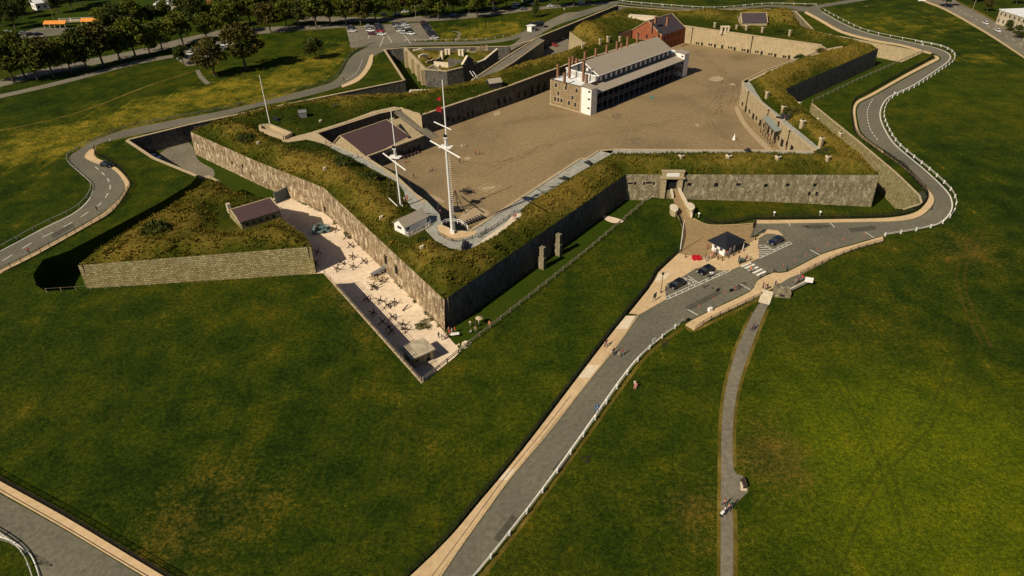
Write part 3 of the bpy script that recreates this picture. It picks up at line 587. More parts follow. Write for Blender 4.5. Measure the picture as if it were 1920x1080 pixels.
# ---------- long grass ----------
def tufts(name, V, T, Zf, mask, dens, hmin, hmax, mat, dryfn=None, nb=4):
    a = V[T]; ar = np.abs((a[:, 1, 0]-a[:, 0, 0])*(a[:, 2, 1]-a[:, 0, 1])-(a[:, 1, 1]-a[:, 0, 1])*(a[:, 2, 0]-a[:, 0, 0]))/2
    n = int(ar.sum()*dens); idx = rng.choice(len(T), n, p=ar/ar.sum()); r1 = np.sqrt(rng.random(n)); r2 = rng.random(n); wts = np.stack([1-r1, r1*(1-r2), r1*r2], 1)
    p = (V[T[idx]]*wts[:, :, None]).sum(1); z = (Zf[T[idx]]*wts).sum(1); ok = mask(p[:, 0], p[:, 1]); p = p[ok]; z = z[ok]; n = len(p)
    nz = np.array([noise.noise(Vector((x*.3, y*.3, 1))) for x, y in p]); hs = rng.uniform(hmin, hmax, n)*(1+.9*nz)
    vs = []; fs = []; ds = []; b = 0; dz = dryfn(p) if dryfn else nz
    th = rng.uniform(0, 6.283, (n, nb)); ln = rng.uniform(.15, .6, (n, nb)); wd = rng.uniform(.05, .16, (n, nb))
    for k in range(nb):
        c, s_ = np.cos(th[:, k]), np.sin(th[:, k]); w_ = wd[:, k]*(hs/.5).clip(.6, 2)
        A = np.column_stack([p[:, 0]-s_*w_, p[:, 1]+c*w_, z-.05]); B = np.column_stack([p[:, 0]+s_*w_, p[:, 1]-c*w_, z-.05])
        Cc = np.column_stack([p[:, 0]+c*ln[:, k]*hs, p[:, 1]+s_*ln[:, k]*hs, z+hs*rng.uniform(.7, 1.1, n)])
        vs.append(np.stack([A, B, Cc], 1).reshape(-1, 3)); ds.append(np.repeat(dz+rng.uniform(-.35, .45, n), 3))
    VV = np.concatenate(vs); FF = np.arange(len(VV)).reshape(-1, 3)
    me = npmesh(name, VV, FF, mat, {'dry': np.concatenate(ds)}); o = bpy.data.objects.new(name, me); COL.objects.link(o); return tag(o, kind='stuff')
M['blades'] = grass_mat('long_grass_blades', (.036, .054, .005), (.12, .112, .013), (.26, .19, .035), sc=1.6, dryness=.04, bst=0, bdist=.01)
V, T = surf(Ew, [Iw], 4.0); Z = ramp_h(V[:, 0], V[:, 1])
def okm(x, y):
    k = distpoly(x, y, Ew) > .05
    for f in FLAT: k &= ~(inpoly(x, y, f)|(distpoly(x, y, f) < .5))
    k &= (distpoly(x, y, Iw) > .6)
    lo = distpoly(x, y, Ew) < 10.5; return k&(lo|(rng.random(len(x)) < .35))
V, T = surf(Ew, [Iw], 1.15, step=1.2); Z = ramp_h(V[:, 0], V[:, 1])
def dfn(p):
    d = distpoly(p[:, 0], p[:, 1], Ew); return .25+.9*vnoise(p[:, 0], p[:, 1], .045, 2.0)-.5*(d > 9)+.3*vnoise(p[:, 0], p[:, 1], .25, 6.0)
tufts('long_grass', V, T, Z, okm, 3.0, .25, .75, M['blades'], dfn)
V, T = surf(R1w, [], 1.15, step=1.2); Z = out_h(V[:, 0], V[:, 1]); ghp = PP([(405,434),(460,438),(530,408),(520,378),(412,395)], 1.2)
tufts('long_grass', V, T, Z, lambda x, y: (distpoly(x, y, R1w) > .05)&~inpoly(x, y, ghp), 3.0, .25, .75, M['blades'], lambda p: .05+.7*vnoise(p[:, 0], p[:, 1], .06, 8.0))
# ================= roads =================
def edge(*ch):
    out = []
    for c in ch: out += c
    return out
def ribbon(name, L, R, z, mat, sm=3, thick=None, **kw):
    Lw = smooth(PP(L, z), sm); Rw = smooth(PP(R, z), sm); poly = Lw+Rw[::-1]
    return sheet(name, poly, z, M[mat], **kw)
def walk(name, L, R, z=.13, mats=('tan','kerb'), sm=3, pieces=None):
    poly = smooth(PP(L, z), sm)+smooth(PP(R, z), sm)[::-1]; return slab(name, poly, .0, z, [M[m] for m in mats])
# main access road, near part
RL = [(800,1120),(829,1080),(870,1020),(921,949),(964,891),(1031,810),(1090,733),(1160,645),(1200,590),(1249,562),(1297,541),(1340,522),(1371,507),(1395,497),(1423,485),(1424,475),(1421,462),(1421,446),(1438,437),(1449,436),(1462,440),(1440,430),(1405,446),(1400,437),(1415,420)]
RLb = [(1440,419.5),(1565,417.5),(1640,416),(1677,415),(1715,410),(1740,397),(1754,376),(1742,354),(1715,325),(1690,305),(1660,283),(1630,262),(1614,245),(1609,225),(1607,207),(1614,193),(1640,180),(1700,146),(1748,121),(1764,112),(1762,106),(1750,100),(1727,94),(1690,84),(1640,75),(1580,59),(1540,37),(1515,22),(1500,19),(1440,13),(1340,20.5),(1260,16.5),(1180,9),(1157,6)]
RR = [(860,1120),(889,1080),(930,1031),(1012,926),(1091,817),(1180,692),(1225,645),(1277,605),(1296,599),(1350,572),(1406,545),(1416,531),(1423,522),(1451,509),(1477,508),(1540,475),(1600,457),(1655,442),(1725,430),(1765,418),(1785,396),(1787,375),(1775,355),(1740,322),(1710,297),(1677,266),(1658,235),(1653,212),(1660,192),(1675,179),(1715,160),(1765,127),(1783,113),(1782,101),(1760,90),(1715,80),(1627,61),(1580,42),(1540,20),(1530,14),(1440,9),(1340,16.5),(1260,12.5),(1180,6.5),(1157,2)]
road = smooth(PP(RL[:8], .02), 3)+PP(RL[8:], .02)+smooth(PP(RLb, .02), 3)+smooth(PP(RR, .02), 2)[::-1]
sheet('road', road, .02, M['asphalt'])
sheet('road', PP([(1190,592),(1249,525),(1340,492),(1420,500),(1424,440),(1400,436),(1400,421),(1470,421),(1470,500),(1300,560)], .012), .012, M['asphalt'])
# junction arm at the far right
sheet('road', PP([(1490,20),(1515,23),(1540,14),(1625,0),(1700,-12),(1660,-14),(1590,0),(1530,10)], .026), .026, M['asphalt'])
# left road
LO = [(-60,500),(0,472),(80,427),(135,400),(162,377),(173,357),(170,343),(150,325),(131,305),(130,293),(145,283),(162,271),(180,261),(240,242),(320,226),(400,211),(480,193),(560,172),(620,155),(640,137),(655,110),(675,95),(705,84),(767,79),(850,78),(905,77),(960,68),(1010,46),(1085,22),(1157,2)]
LI = [(-60,538),(0,505),(62,473),(162,418),(205,388),(230,362),(233,345),(222,325),(208,313),(187,307),(165,297),(160,290),(171,280),(182,272),(200,265),(260,252),(340,235),(420,218),(480,201),(560,184),(630,165),(670,147),(690,122),(700,106),(730,92),(767,86),(850,84),(905,82),(960,75),(1020,55),(1095,30),(1157,8)]
ribbon('road', LO, LI, .022, 'asphalt')
walk('sidewalk', [(-60,541),(0,506),(62,474),(162,419),(206,389),(231,362),(234,346),(223,327),(208,314)], [(-60,549),(7,509),(62,481),(162,425),(212,394),(241,353),(242,341),(226,321),(214,312)])
walk('sidewalk', [(208,314),(187,308),(163,298),(159,291),(168,281)], [(214,312),(200,304),(183,297),(176,288),(180,277)])
walk('sidewalk', [(640,160),(662,149),(676,139),(687,122),(693,104)], [(642,164),(668,154),(684,141),(697,121),(700,101)], mats=('tan','kerb'))
# near sidewalk, concrete slabs of two ages
SL = [(735,1120),(769,1080),(832,1020),(892,949),(941,891),(1005,810),(1135,640),(1217,540),(1233,512),(1272,476)]
SR = [(795,1120),(822,1080),(864,1020),(915,949),(958,891),(1025,810),(1156,645),(1194,590),(1247,563),(1247,540)]
def walk_attr(name, L, R, z, news):
    Lw = smooth(PP(L, z), 6); Rw = smooth(PP(R, z), 6); n = len(Lw)
    vs = [(*a, z) for a in Lw]+[(*b, z) for b in Rw]; 
    return Lw, Rw
slw = smooth(PP(SL[:8], .13), 8); srw = smooth(PP(SR[:8], .13), 8)
cuts = {(890,868)}
def near_new(q, lst):
    return any(a < q < b for a, b in lst)
Vs, Fs, At = [], [], []
NEW = [(880,900),(684,708),(592,617),(559,575)]
def along(L, y):  # world point on a smoothed pixel edge at picture height y
    for a, b in zip(L, L[1:]):
        if (a[1]-y)*(b[1]-y) <= 0 and a[1] != b[1]:
            t = (y-a[1])/(b[1]-a[1]); return (a[0]+(b[0]-a[0])*t, y)
pl = smooth(SL[:8], 8); pr = smooth(SR[:8], 8)
ys = sorted(set([1115, 1080, 1040, 1000, 960, 930, 900, 880, 850, 810, 770, 740, 708, 684, 660, 640, 617, 592, 575, 566]), reverse=True)
mb0, mb1, mbs = MB(), MB(), MB(); ln = []
for y0, y1 in zip(ys, ys[1:]):
    a, b, c, d = along(pl, y0), along(pr, y0), along(pr, y1), along(pl, y1)
    if None in (a, b, c, d): continue
    sh = (.6, 0)
    A, B, C_, D = [P(q[0], q[1], .13) for q in (a, b, c, d)]
    (mb1 if near_new((y0+y1)/2, NEW) else mb0).quad((*A, .13), (*B, .13), (*C_, .13), (*D, .13))
    mbs.quad((*B, 0), (*C_, 0), (*C_, .13), (*B, .13)); mbs.quad((*A, .13), (*D, .13), (*D, 0), (*A, 0))
M['newconc'] = speckle('fresh_concrete', [(.3, (.66, .54, .38)), (.7, (.78, .66, .50))], .8, 10)
tag(mb0.build('sidewalk', M['tan']), kind='structure'); tag(mb1.build('sidewalk', M['newconc']), kind='structure'); tag(mbs.build('sidewalk_kerb', M['kerb']), kind='structure')
# dark gutter joint between walk and kerb
def strip(name, px, wd, z, mat, sm=4, off=0.0, kind='structure', pts=None, **kw):
    w_ = pts or smooth(PP(px, z), sm); w_ = offset_line(w_, off); a = offset_line(w_, wd/2); b = offset_line(w_, -wd/2); mb = MB()
    for i in range(len(w_)-1): mb.quad((*b[i], z), (*b[i+1], z), (*a[i+1], z), (*a[i], z))
    return tag(mb.build(name, M[mat]), kind=kind, **kw)
strip('gutter_joint', [(810,1080),(855,1020),(907,949),(950,891),(1015,812),(1070,742)], .10, .135, 'darkwood')
strip('kerb_line', [(822,1085),(866,1020),(917,949),(960,891),(1028,810),(1088,733),(1158,645),(1197,590)], .30, .137, 'kerb')
# road edge paint
strip('road_marking', [(885,1080),(926,1031),(1008,926),(1087,817),(1176,692),(1222,645),(1274,606)], .22, .032, 'paint', off=-.1)
strip('road_marking', [(1725,429),(1763,417),(1783,396),(1784,375),(1772,355),(1738,322),(1708,297),(1675,268),(1655,235),(1650,212),(1657,192),(1673,178),(1713,159),(1763,126),(1780,112),(1779,101),(1758,91),(1715,81),(1627,62),(1580,44),(1541,22)], .3, .032, 'paint')
strip('road_marking', [(0,471),(80,429),(135,402),(163,379),(175,357)], .2, .032, 'paint')
def dashes(px, on, offl, wd=.14, z=.033):
    w_ = smooth(PP(px, z), 6); pts = evenly(w_, .5); i = 0; mb = MB(); a = int(on/.5); b = int((on+offl)/.5)
    while i+a < len(pts):
        q = [p for p, _ in pts[i:i+a+1]]; l = offset_line(q, wd/2); r = offset_line(q, -wd/2)
        for k in range(len(q)-1): mb.quad((*r[k], z), (*r[k+1], z), (*l[k+1], z), (*l[k], z))
        i += b
    return tag(mb.build('road_marking', M['paint']), kind='structure')
dashes([(5,489),(60,455),(120,425),(160,401),(190,380),(205,357),(206,345),(200,333),(185,318),(168,305)], 3, 3, .2)
dashes([(1636,186),(1628,202),(1626,217),(1631,240),(1642,258),(1650,268)], 1.5, 1.5, .22)
dashes([(650,149),(670,133),(680,110)], 1.5, 1.8, .2)
# right-hand walks
walk('sidewalk', [(1285,609),(1296,601),(1350,574),(1406,547),(1416,533),(1423,524),(1451,511),(1477,510),(1540,477),(1600,459),(1655,443)], [(1302,619),(1331,600),(1380,577),(1429,553),(1431,548),(1460,536),(1480,524),(1500,515),(1565,483),(1610,465),(1658,452)], sm=2)
walk('sidewalk', [(1415,418),(1440,418.5),(1565,416.5),(1640,415),(1677,414),(1715,409),(1738,396),(1752,375),(1740,354),(1715,328),(1690,308)], [(1415,412),(1440,412.5),(1565,411),(1640,409.5),(1677,407),(1708,401),(1727,391),(1741,371),(1733,354),(1708,327),(1686,308)])
walk('sidewalk', [(1690,308),(1660,286),(1630,265),(1611,247),(1606,228),(1604,207),(1611,192),(1638,178),(1698,144),(1746,119),(1761,111),(1758,105)], [(1686,308),(1656,287),(1626,266),(1606,249),(1601,228),(1599,205),(1607,189),(1632,176),(1692,142),(1742,115),(1754,109),(1750,103)])
walk('sidewalk', [(1748,99),(1727,93),(1690,83),(1640,74),(1580,58),(1540,36),(1512,21)], [(1744,101),(1725,96),(1688,86),(1636,77),(1576,61),(1536,39),(1508,24)])
# plaza: tan apron, brown paving, causeway
apron = PP([(1217,541),(1233,512),(1272,475),(1285,478),(1322,484),(1355,485),(1385,474),(1400,460),(1422,443),(1440,430),(1458,432),(1468,441),(1449,437.5),(1438,437.5),(1423,446),(1421,462),(1424,475),(1423,484),(1395,496),(1371,506),(1356,506.5),(1342,505),(1332,501),(1322,499),(1305,503),(1281,518),(1252,531),(1247,539),(1249,561),(1200,589),(1180,587)], .13)
slab('forecourt', apron, 0, .13, [M['tan'], M['kerb']])
slab('forecourt_slab', PP([(1236,513),(1258,512),(1246,524),(1226,528)], .14), .1, .136, [M['newconc'], M['kerb']])
brown = smooth(PP([(1300,410),(1320,420),(1340,423),(1380,422),(1415,420)], .14), 3)+PP([(1415,424),(1410,436),(1405,446),(1422,443),(1400,459),(1385,473),(1355,484),(1322,483),(1285,477),(1272,475),(1279,450),(1280,430),(1276,416),(1272,407),(1290,407)], .14)
slab('forecourt_paving', brown, 0, .142, [M['plaza'], M['kerb']])
strip('kerb_line', [(1300,409),(1320,419),(1340,422),(1380,421),(1416,418)], .35, .15, 'kerb')
cz = .14
cwy = PP([(1257,355),(1269,353),(1278,368),(1287,386),(1297,410),(1272,410),(1267,390),(1262,372)], cz)
ct = thing('causeway', 'narrow tan stone causeway crossing the ditch to the main gateway', 'bridge', (*P(1270,385,0), 0))
mb = MB(); mb.prism(cwy, ZD, cz); mb.build('deck', M['plaza'], ct)
for px, nm in (([(1273,358),(1283,377),(1293,397),(1296,408)], 'right'), ([(1258,360),(1261,372)], 'left')):
    w_ = PP(px, cz); mb = MB()
    for a, b in zip(w_, w_[1:]):
        mb.bar((*a, cz+.5), (*b, cz+.5), .5, 1.0)
    mb.build('parapet', M['palestone'], ct)
for px, py, g in ((1263,402,'left'),(1294,399,'right')):
    x, y = P(px, py, 0); t = thing('gate_pier', f'{g} rounded stone pier beside the causeway to the gateway', 'pier', (x, y, -1.0), group='stone piers at the causeway')
    mb = MB(); q = [(.95*math.cos(a), 1.9*math.sin(a)+.4) for a in np.linspace(0, 2*math.pi, 13)[:-1]]; mb.prism(q, -5, 2.6); mb.build('masonry', M['casemate'], t, world=False)
    mb = MB(); mb.prism([(x_*1.1, (y_-.4)*1.08+.4) for x_, y_ in q], 2.6, 2.9); mb.build('coping', M['palestone'], t, world=False)
# bays and hatching, crosswalk, slot lines
def lines(segs_, wd=.15, z=.034, name='road_marking'):
    mb = MB()
    for a, b in segs_:
        A, B = np.array(P(*a, z)), np.array(P(*b, z)); d = B-A; d /= np.linalg.norm(d); n = np.array([-d[1], d[0]])*wd/2
        mb.quad((*(A-n), z), (*(B-n), z), (*(B+n), z), (*(A+n), z))
    return tag(mb.build(name, M['paint']), kind='structure')
Z5 = lambda l: [((1200+a/5.333, 400+b/5.333), (1200+c/5.333, 400+d/5.333)) for a, b, c, d in l]
lines(Z5([(260,865,910,570),(262,835,860,572),(262,865,262,835)]+[(300+i*62, 845-i*28, 292+i*62, 822-i*28) for i in range(10)]))
lines(Z5([(430,640,560,690),(480,625,595,700),(490,715,450,650),(450,665,520,715),(540,700,505,655)]))
lines(Z5([(1195,450,1520,300),(1195,440,1195,450),(1330,368,1490,285),(1490,285,1520,300)]+[(1350+i*40, 375-i*19, 1335+i*40, 355-i*19) for i in range(4)]))
lines(Z5([(1195,340,1300,340),(1190,365,1330,360),(1195,385,1310,385),(1195,405,1280,403),(1197,425,1240,425),(1240,315,1330,370),(1185,322,1220,318),(1275,330,1310,355)]), .22)
lines(Z5([(1000,705,1105,765),(475,960,580,1018),(1705,365,1795,415)])+[((1556,417),(1565,426)),((1622,435),(1639,446))], .18)
lines(Z5([(1010,532,1108,490),(1050,550,1145,508),(1088,575,1180,533),(1128,597,1222,555),(1165,620,1258,578)]), .62)
lines([((1477,414),(1482,424)),], .15)
def wear_mat():
    m, t, b = nodes('tyre_worn_asphalt'); v = coord(t); n = tex(t, 'Noise', v, .5, Detail=6.0, Roughness=.7); b.inputs['Base Color'].default_value = (.24, .215, .165, 1); b.inputs['Roughness'].default_value = .9
    t.links.new(ramp(t, n.outputs[0], [(.35, (0, 0, 0)), (.75, (.75, .75, .75))]), b.inputs['Alpha']); return m
M['wear'] = wear_mat()
MIDL = [(855,1080),(900,1020),(970,926),(1060,814),(1135,715),(1190,645),(1240,600),(1320,560),(1400,520),(1480,485),(1560,455),(1650,432),(1720,421),(1755,405),(1770,380),(1755,352),(1720,315),(1680,285),(1640,255),(1630,230),(1630,205),(1650,185),(1710,150),(1765,118)]
for o_, w__ in ((-1.5, .7), (.9, .8), (2.3, .5)): strip('road_wear', MIDL, w__, .027, 'wear', off=o_, sm=5)
for o_ in (-1.2, 1.0): strip('road_wear', [(0,490),(70,450),(140,405),(190,375),(205,350),(195,330),(160,305),(152,290),(175,268),(250,248),(400,214),(520,188),(620,160),(665,128),(700,98),(800,82),(960,72)], .7, .027, 'wear', off=o_, sm=5)
# footpath on the right
ribbon('footpath', [(1352,1120),(1351,1080),(1352,900),(1353,810),(1359,740),(1376,670),(1396,620),(1420,573),(1437,563)], [(1376,1120),(1375,1080),(1375,985),(1374,952),(1400,925),(1402,915),(1394,893),(1376,880),(1374,810),(1381,740),(1398,680),(1420,620),(1436,580),(1447,566)], .03, 'oldasphalt', 3)
M['dryverge'] = grass_mat('dry_verge', (.07, .06, .008), (.15, .115, .02), (.26, .19, .05), use_attr=False, sc=2)
for px in ([(1349,1085),(1350,900),(1351,810),(1357,740),(1374,670),(1394,620),(1412,585)],[(1378,1085),(1378,1000),(1377,955)],[(1377,875),(1376,810),(1383,740),(1401,680),(1423,620),(1440,580)],[(1284,612),(1300,620),(1335,604),(1390,578),(1425,560)],[(900,1085),(942,1031),(1022,926),(1101,817),(1190,694),(1232,650),(1280,615)]):
    strip('grass_verge', px, .75, .012, 'dryverge')
# bottom-left city street
ribbon('road', [(-80,880),(0,926),(120,993),(215,1050),(330,1120)], [(-80,1000),(0,1013),(40,1030),(62,1052),(78,1085),(95,1130)], .02, 'asphalt')
walk('sidewalk', [(-80,856),(0,902),(120,968),(240,1040),(360,1112)], [(-80,876),(0,922),(120,990),(215,1047),(330,1116)], mats=('tan','kerb'))
strip('kerb_line', [(-80,868),(0,917),(120,986),(215,1043),(330,1111)], .12, .14, 'darkwood')
strip('road_marking', [(-20,1000),(20,1014),(48,1032),(62,1050),(72,1080),(80,1110)], .18, .034, 'paint')
# right city street
ribbon('road', [(1712,-10),(1735,2),(1775,18),(1850,60),(1925,108),(1990,150)], [(1770,-14),(1800,6),(1850,32),(1925,74),(1990,110),(2050,145)], .02, 'oldasphalt')
walk('sidewalk', [(1700,-12),(1732,3),(1772,19),(1848,62),(1925,112)], [(1703,-14),(1735,1),(1775,17),(1851,60),(1925,109)], mats=('kerb','kerb'))
dashes([(1790,14),(1830,36),(1880,64),(1925,88)], 3, 4, .2)
strip('grass_verge', [(1795,3),(1850,30),(1925,72)], 1.5, .05, 'dryverge')
# upper-left: street, parking lot, paths
ribbon('road', [(-40,158),(0,150),(120,120),(250,95),(330,75),(420,55),(480,52),(560,48),(660,45)], [(-40,172),(0,163),(120,133),(250,107),(330,88),(420,66),(480,64),(560,57),(660,51)], .018, 'oldasphalt')
ribbon('footpath', [(-40,182),(0,177),(130,147),(250,115),(330,102)], [(-40,190),(0,184),(130,154),(250,122),(330,107)], .026, 'oldasphalt')
ribbon('footpath', [(366,131),(372,145),(385,158)], [(374,131),(381,143),(395,156)], .026, 'oldasphalt', 2)
sheet('parking_lot', PP([(648,50),(790,42),(805,45),(824,74),(760,79),(700,86),(658,90)], .024), .024, M['oldasphalt'])
sheet('road', PP([(330,88),(352,95),(368,122),(350,124),(330,110)], .022), .022, M['oldasphalt'])
sheet('road', PP([(345,92),(420,70),(440,82),(370,120)], .0215), .0215, M['oldasphalt'])
ribbon('road', [(560,30),(700,32),(800,30),(900,22),(1020,12),(1160,2)], [(560,40),(700,41),(800,40),(900,32),(1020,17),(1160,7)], .0195, 'oldasphalt')
strip('grass_path', [(0,245),(140,213),(280,160),(372,131)], 1.2, .012, 'dryverge')

sheet('road', PP([(0,95),(60,70),(160,62),(330,55),(330,42),(160,52),(70,52),(0,72)], .018), .018, M['asphalt'])
sheet('sports_field', PP([(95,42),(250,37),(370,33),(330,-6),(150,-6),(110,20)], .02), .02, M['ditchgrass'])
for px in ([(690,72),(700,50)],[(712,88),(720,68)],[(770,82),(745,48)],[(735,80),(716,50)]): lines([px], .2)
ribbon('footpath', [(852,58),(865,62),(858,76)], [(848,58),(860,63),(853,76)], .02, 'oldasphalt', 2)
sheet('road', PP([(1000,52),(1060,24),(1090,22),(1020,60),(990,78),(958,95),(956,88)], .027), .027, M['oldasphalt'])

def faint(name, c, lo=.4, hi=.7, mx=.7, sc=.6):
    m, t, b = nodes(name); v = coord(t); n = tex(t, 'Noise', v, sc, Detail=7.0, Roughness=.75); b.inputs['Base Color'].default_value = (*c, 1); b.inputs['Roughness'].default_value = .95; b.inputs['Specular IOR Level'].default_value = .05
    t.links.new(ramp(t, n.outputs[0], [(lo, (0, 0, 0)), (hi, (mx, mx, mx))]), b.inputs['Alpha']); return m
M['track'] = faint('trodden_grass', (.066, .080, .008)); M['tracktan'] = faint('dry_trodden_grass', (.14, .10, .02)); M['rut'] = faint('wheel_rut_gravel', (.16, .122, .07), .42, .75, .6, .3); M['palerut'] = faint('pale_wheel_rut_gravel', (.40, .31, .19), .4, .7, .6, .3)
M['oil_and_shadow'] = faint('oil_and_shadow_mark', (.035, .034, .03), .45, .6, .85, 1.2); M['patch'] = faint('tar_patch', (.095, .09, .072), .3, .6, .7, .8)
for px, w__, mt in (([(213,545),(221,640),(226,720),(227,800)], .5, 'track'),([(186,560),(196,690),(200,800)], .5, 'track'),([(270,585),(350,625),(420,690)], .4, 'track'),([(655,600),(642,700),(605,860),(560,1000)], .6, 'track'),([(735,780),(700,900),(640,1060)], .6, 'track'),([(770,730),(772,860),(760,1000)], .5, 'track'),([(1480,610),(1560,700),(1640,830),(1700,1000)], .5, 'track'),([(1800,600),(1760,760),(1640,900),(1560,1070)], .5, 'track'),([(1060,560),(1000,640),(940,760)], .4, 'track'),([(1840,430),(1800,520),(1850,650)], .6, 'tracktan'),([(60,610),(90,720),(150,860)], .5, 'track'),([(1240,700),(1180,820),(1100,960),(1060,1070)], .5, 'track'),([(1330,700),(1300,860),(1250,1070)], .5, 'track')):
    for o_ in (-.8, .8): strip('worn_track', px, w__, .006, mt, off=o_)
for px in ([(1405,170),(1380,185),(1345,200),(1330,225),(1350,250),(1400,270)],[(870,260),(960,230),(1080,215),(1180,225),(1260,250)],[(900,330),(980,290),(1080,255),(1200,240),(1330,200),(1360,150)],[(1300,95),(1350,130),(1380,165),(1370,200)],[(850,300),(900,310),(960,300),(1040,270)]):
    for o_ in (-.9, .9): strip('wheel_rut', px, .6, ZQ+.005, 'rut', off=o_)
for px in ([(1395,175),(1360,175),(1310,185),(1240,205),(1140,235),(1050,260)],[(1290,100),(1330,110),(1390,120),(1450,118)],[(1000,200),(960,222),(900,250),(880,280)]): strip('wheel_rut', px, 2.2, ZQ+.0065, 'palerut')
for px in ([(1500,424),(1530,421),(1562,425),(1530,429)],[(1334,541),(1338,539),(1353,549),(1350,551)],[(1240,640),(1250,636),(1256,642),(1244,648)],[(1090,860),(1102,850),(1108,862),(1096,872)],[(1375,540),(1395,528),(1400,534),(1382,545)],[(40,1030),(70,1040),(100,1060),(70,1058)],[(1690,300),(1705,312),(1700,318),(1686,304)]): padsheet('oil_and_shadow_mark', px, .029, M['oil_and_shadow'])  # narrow mark below the parking bay is a painted cast shadow; the others are stains
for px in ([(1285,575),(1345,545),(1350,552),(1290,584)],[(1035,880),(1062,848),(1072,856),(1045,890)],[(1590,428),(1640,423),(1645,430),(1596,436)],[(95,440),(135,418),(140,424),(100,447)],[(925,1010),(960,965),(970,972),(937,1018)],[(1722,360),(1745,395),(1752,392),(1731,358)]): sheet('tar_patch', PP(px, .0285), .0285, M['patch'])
strip('worn_track', [(0,300),(40,275),(200,243),(300,205),(390,160)], 1.3, .014, 'tracktan')
# ================= buildings =================
class Fr:
    """local frame: origin corner, u along the front, w to the back, z up from z0"""
    def __init__(s, O, U, z0, L=None):
        s.O = np.array(O[:2], float); d = np.array(U[:2], float)-s.O; s.L = np.linalg.norm(d) if L is None else L; s.u = d/np.linalg.norm(d); s.w = np.array([-s.u[1], s.u[0]]); s.z = z0; s.a = math.atan2(s.u[1], s.u[0])
    def p(s, u, w, z=None): q = s.O+s.u*u+s.w*w; return (q[0], q[1]) if z is None else (q[0], q[1], s.z+z)
    def rect(s, u0, u1, w0, w1): return [s.p(u0, w0), s.p(u1, w0), s.p(u1, w1), s.p(u0, w1)]
    def box(s, mb, u0, u1, w0, w1, z0, z1, m=0): mb.prism(s.rect(u0, u1, w0, w1), s.z+z0, s.z+z1, m); return mb
def hollow(fr, mb, u0, u1, w0, w1, z0, z1, front=(), left=(), right=(), back=(), parent=None, nm='window', mat=None, depth=.25, m=0):
    """four walls; openings as (u0,u1,z0,z1) relative to each wall's own start"""
    c = [fr.p(u0, w0), fr.p(u1, w0), fr.p(u1, w1), fr.p(u0, w1)]; res = []
    for (a, b), ops in zip(((c[0], c[1]), (c[1], c[2]), (c[2], c[3]), (c[3], c[0])), (front, right, back, left)):
        bk = mb.panel(a, b, fr.z+z0, fr.z+z1, [(o[0], o[1], fr.z+o[2], fr.z+o[3]) for o in ops], depth, 0, m)
        for k, q in enumerate(bk):
            x = MB(); x.quad(*q); o = ops[k] if k < len(ops) else ops[-1]; res.append(x.build(o[4] if len(o) > 4 else nm, mat or M['glass'], parent))
    return res
def gable_roof(fr, mb, u0, u1, w0, w1, ze, zr, over=.3, thick=.18, wr=None, m=0, ze2=None):
    wr = (w0+w1)/2 if wr is None else wr; ze2 = ze if ze2 is None else ze2
    for (wa, za), (wb, zb) in (((w0-over, ze-over*(zr-ze)/(wr-w0)), (wr, zr)), ((wr, zr), (w1+over, ze2-over*(zr-ze2)/(w1-wr)))):
        a = [fr.p(u0-over, wa, za), fr.p(u1+over, wa, za), fr.p(u1+over, wb, zb), fr.p(u0-over, wb, zb)]; b = [(x, y, z+thick) for x, y, z in a]
        mb.add(a+b, [(3, 2, 1, 0), (4, 5, 6, 7), (0, 1, 5, 4), (1, 2, 6, 5), (2, 3, 7, 6), (3, 0, 4, 7)], m)
def gable_end(fr, mb, u, w0, w1, ze, zr, wr=None, m=0, flip=False, ze2=None):
    wr = (w0+w1)/2 if wr is None else wr; ze2 = ze if ze2 is None else ze2
    t = .25; q = [fr.p(u, w0, ze), fr.p(u, w1, ze2), fr.p(u, wr, zr)]; r = [fr.p(u+t, w0, ze), fr.p(u+t, w1, ze2), fr.p(u+t, wr, zr)]
    mb.add(q+r, [(0, 2, 1), (3, 4, 5), (0, 3, 5, 2), (1, 2, 5, 4)], m)
M['gallery'] = plain('slate_grey_paint', (.09, .095, .105), .7)
# ---- barracks ----
F = Fr(P(1106.5,216.5,ZQ), P(1287,142,ZQ), ZQ); LB = F.L; WB = 20.0
t = thing('barracks', 'long three-storey stone barracks with shaded galleries, pale roof and many brick chimneys', 'barracks', (*F.O, ZQ))
mb = MB()
wn = [(a-.55, a+.55, z-.85, z+.85) for a, z in ((2.9, 8.0),(7.9, 8.0),(13.1, 8.0),(4.2, 5.1),(11.2, 4.9),(2.6, 2.6),(4.2, 2.6),(5.8, 2.6),(9.6, 2.5),(12.7, 2.5))]
ww = WB-4.6
# left end wall: runs from back to front, so the opening's offset is measured from the back corner
hollow(F, mb, 0, 10.2, 4.6, WB, 0, 9.7, left=list(wn), back=[(1+i*2.4, 2+i*2.4, 2, 3.6) for i in range(3)], parent=t)
mb.build('end_wall', M['ironstone'], t)
for a, b, c, d in wn:
    fm = MB()
    for (x0, x1, y0, y1) in ((a-.2, b+.2, c-.22, c), (a-.2, b+.2, d, d+.25), (a-.22, a, c, d), (b, b+.22, c, d)): F.box(fm, -.06, .03, WB-x1, WB-x0, y0, y1)
    fm.build('window_surround', M['coping'], t)
for side in (0, 1):
    fm = MB()
    for k in range(20):
        s_ = .55 if k % 2 else .35
        if side: F.box(fm, -.06, .02, 4.6, 4.6+s_, k*.48, k*.48+.47)
        else: F.box(fm, -.06, .02, WB-s_, WB, k*.48, k*.48+.47)
    fm.build('quoins', M['coping'], t)
mb = MB(); F.box(mb, .35, 10.0, 4.9, WB-.35, 9.3, 9.62); mb.build('flat_roof', M['whiteroof'], t)
mb = MB()
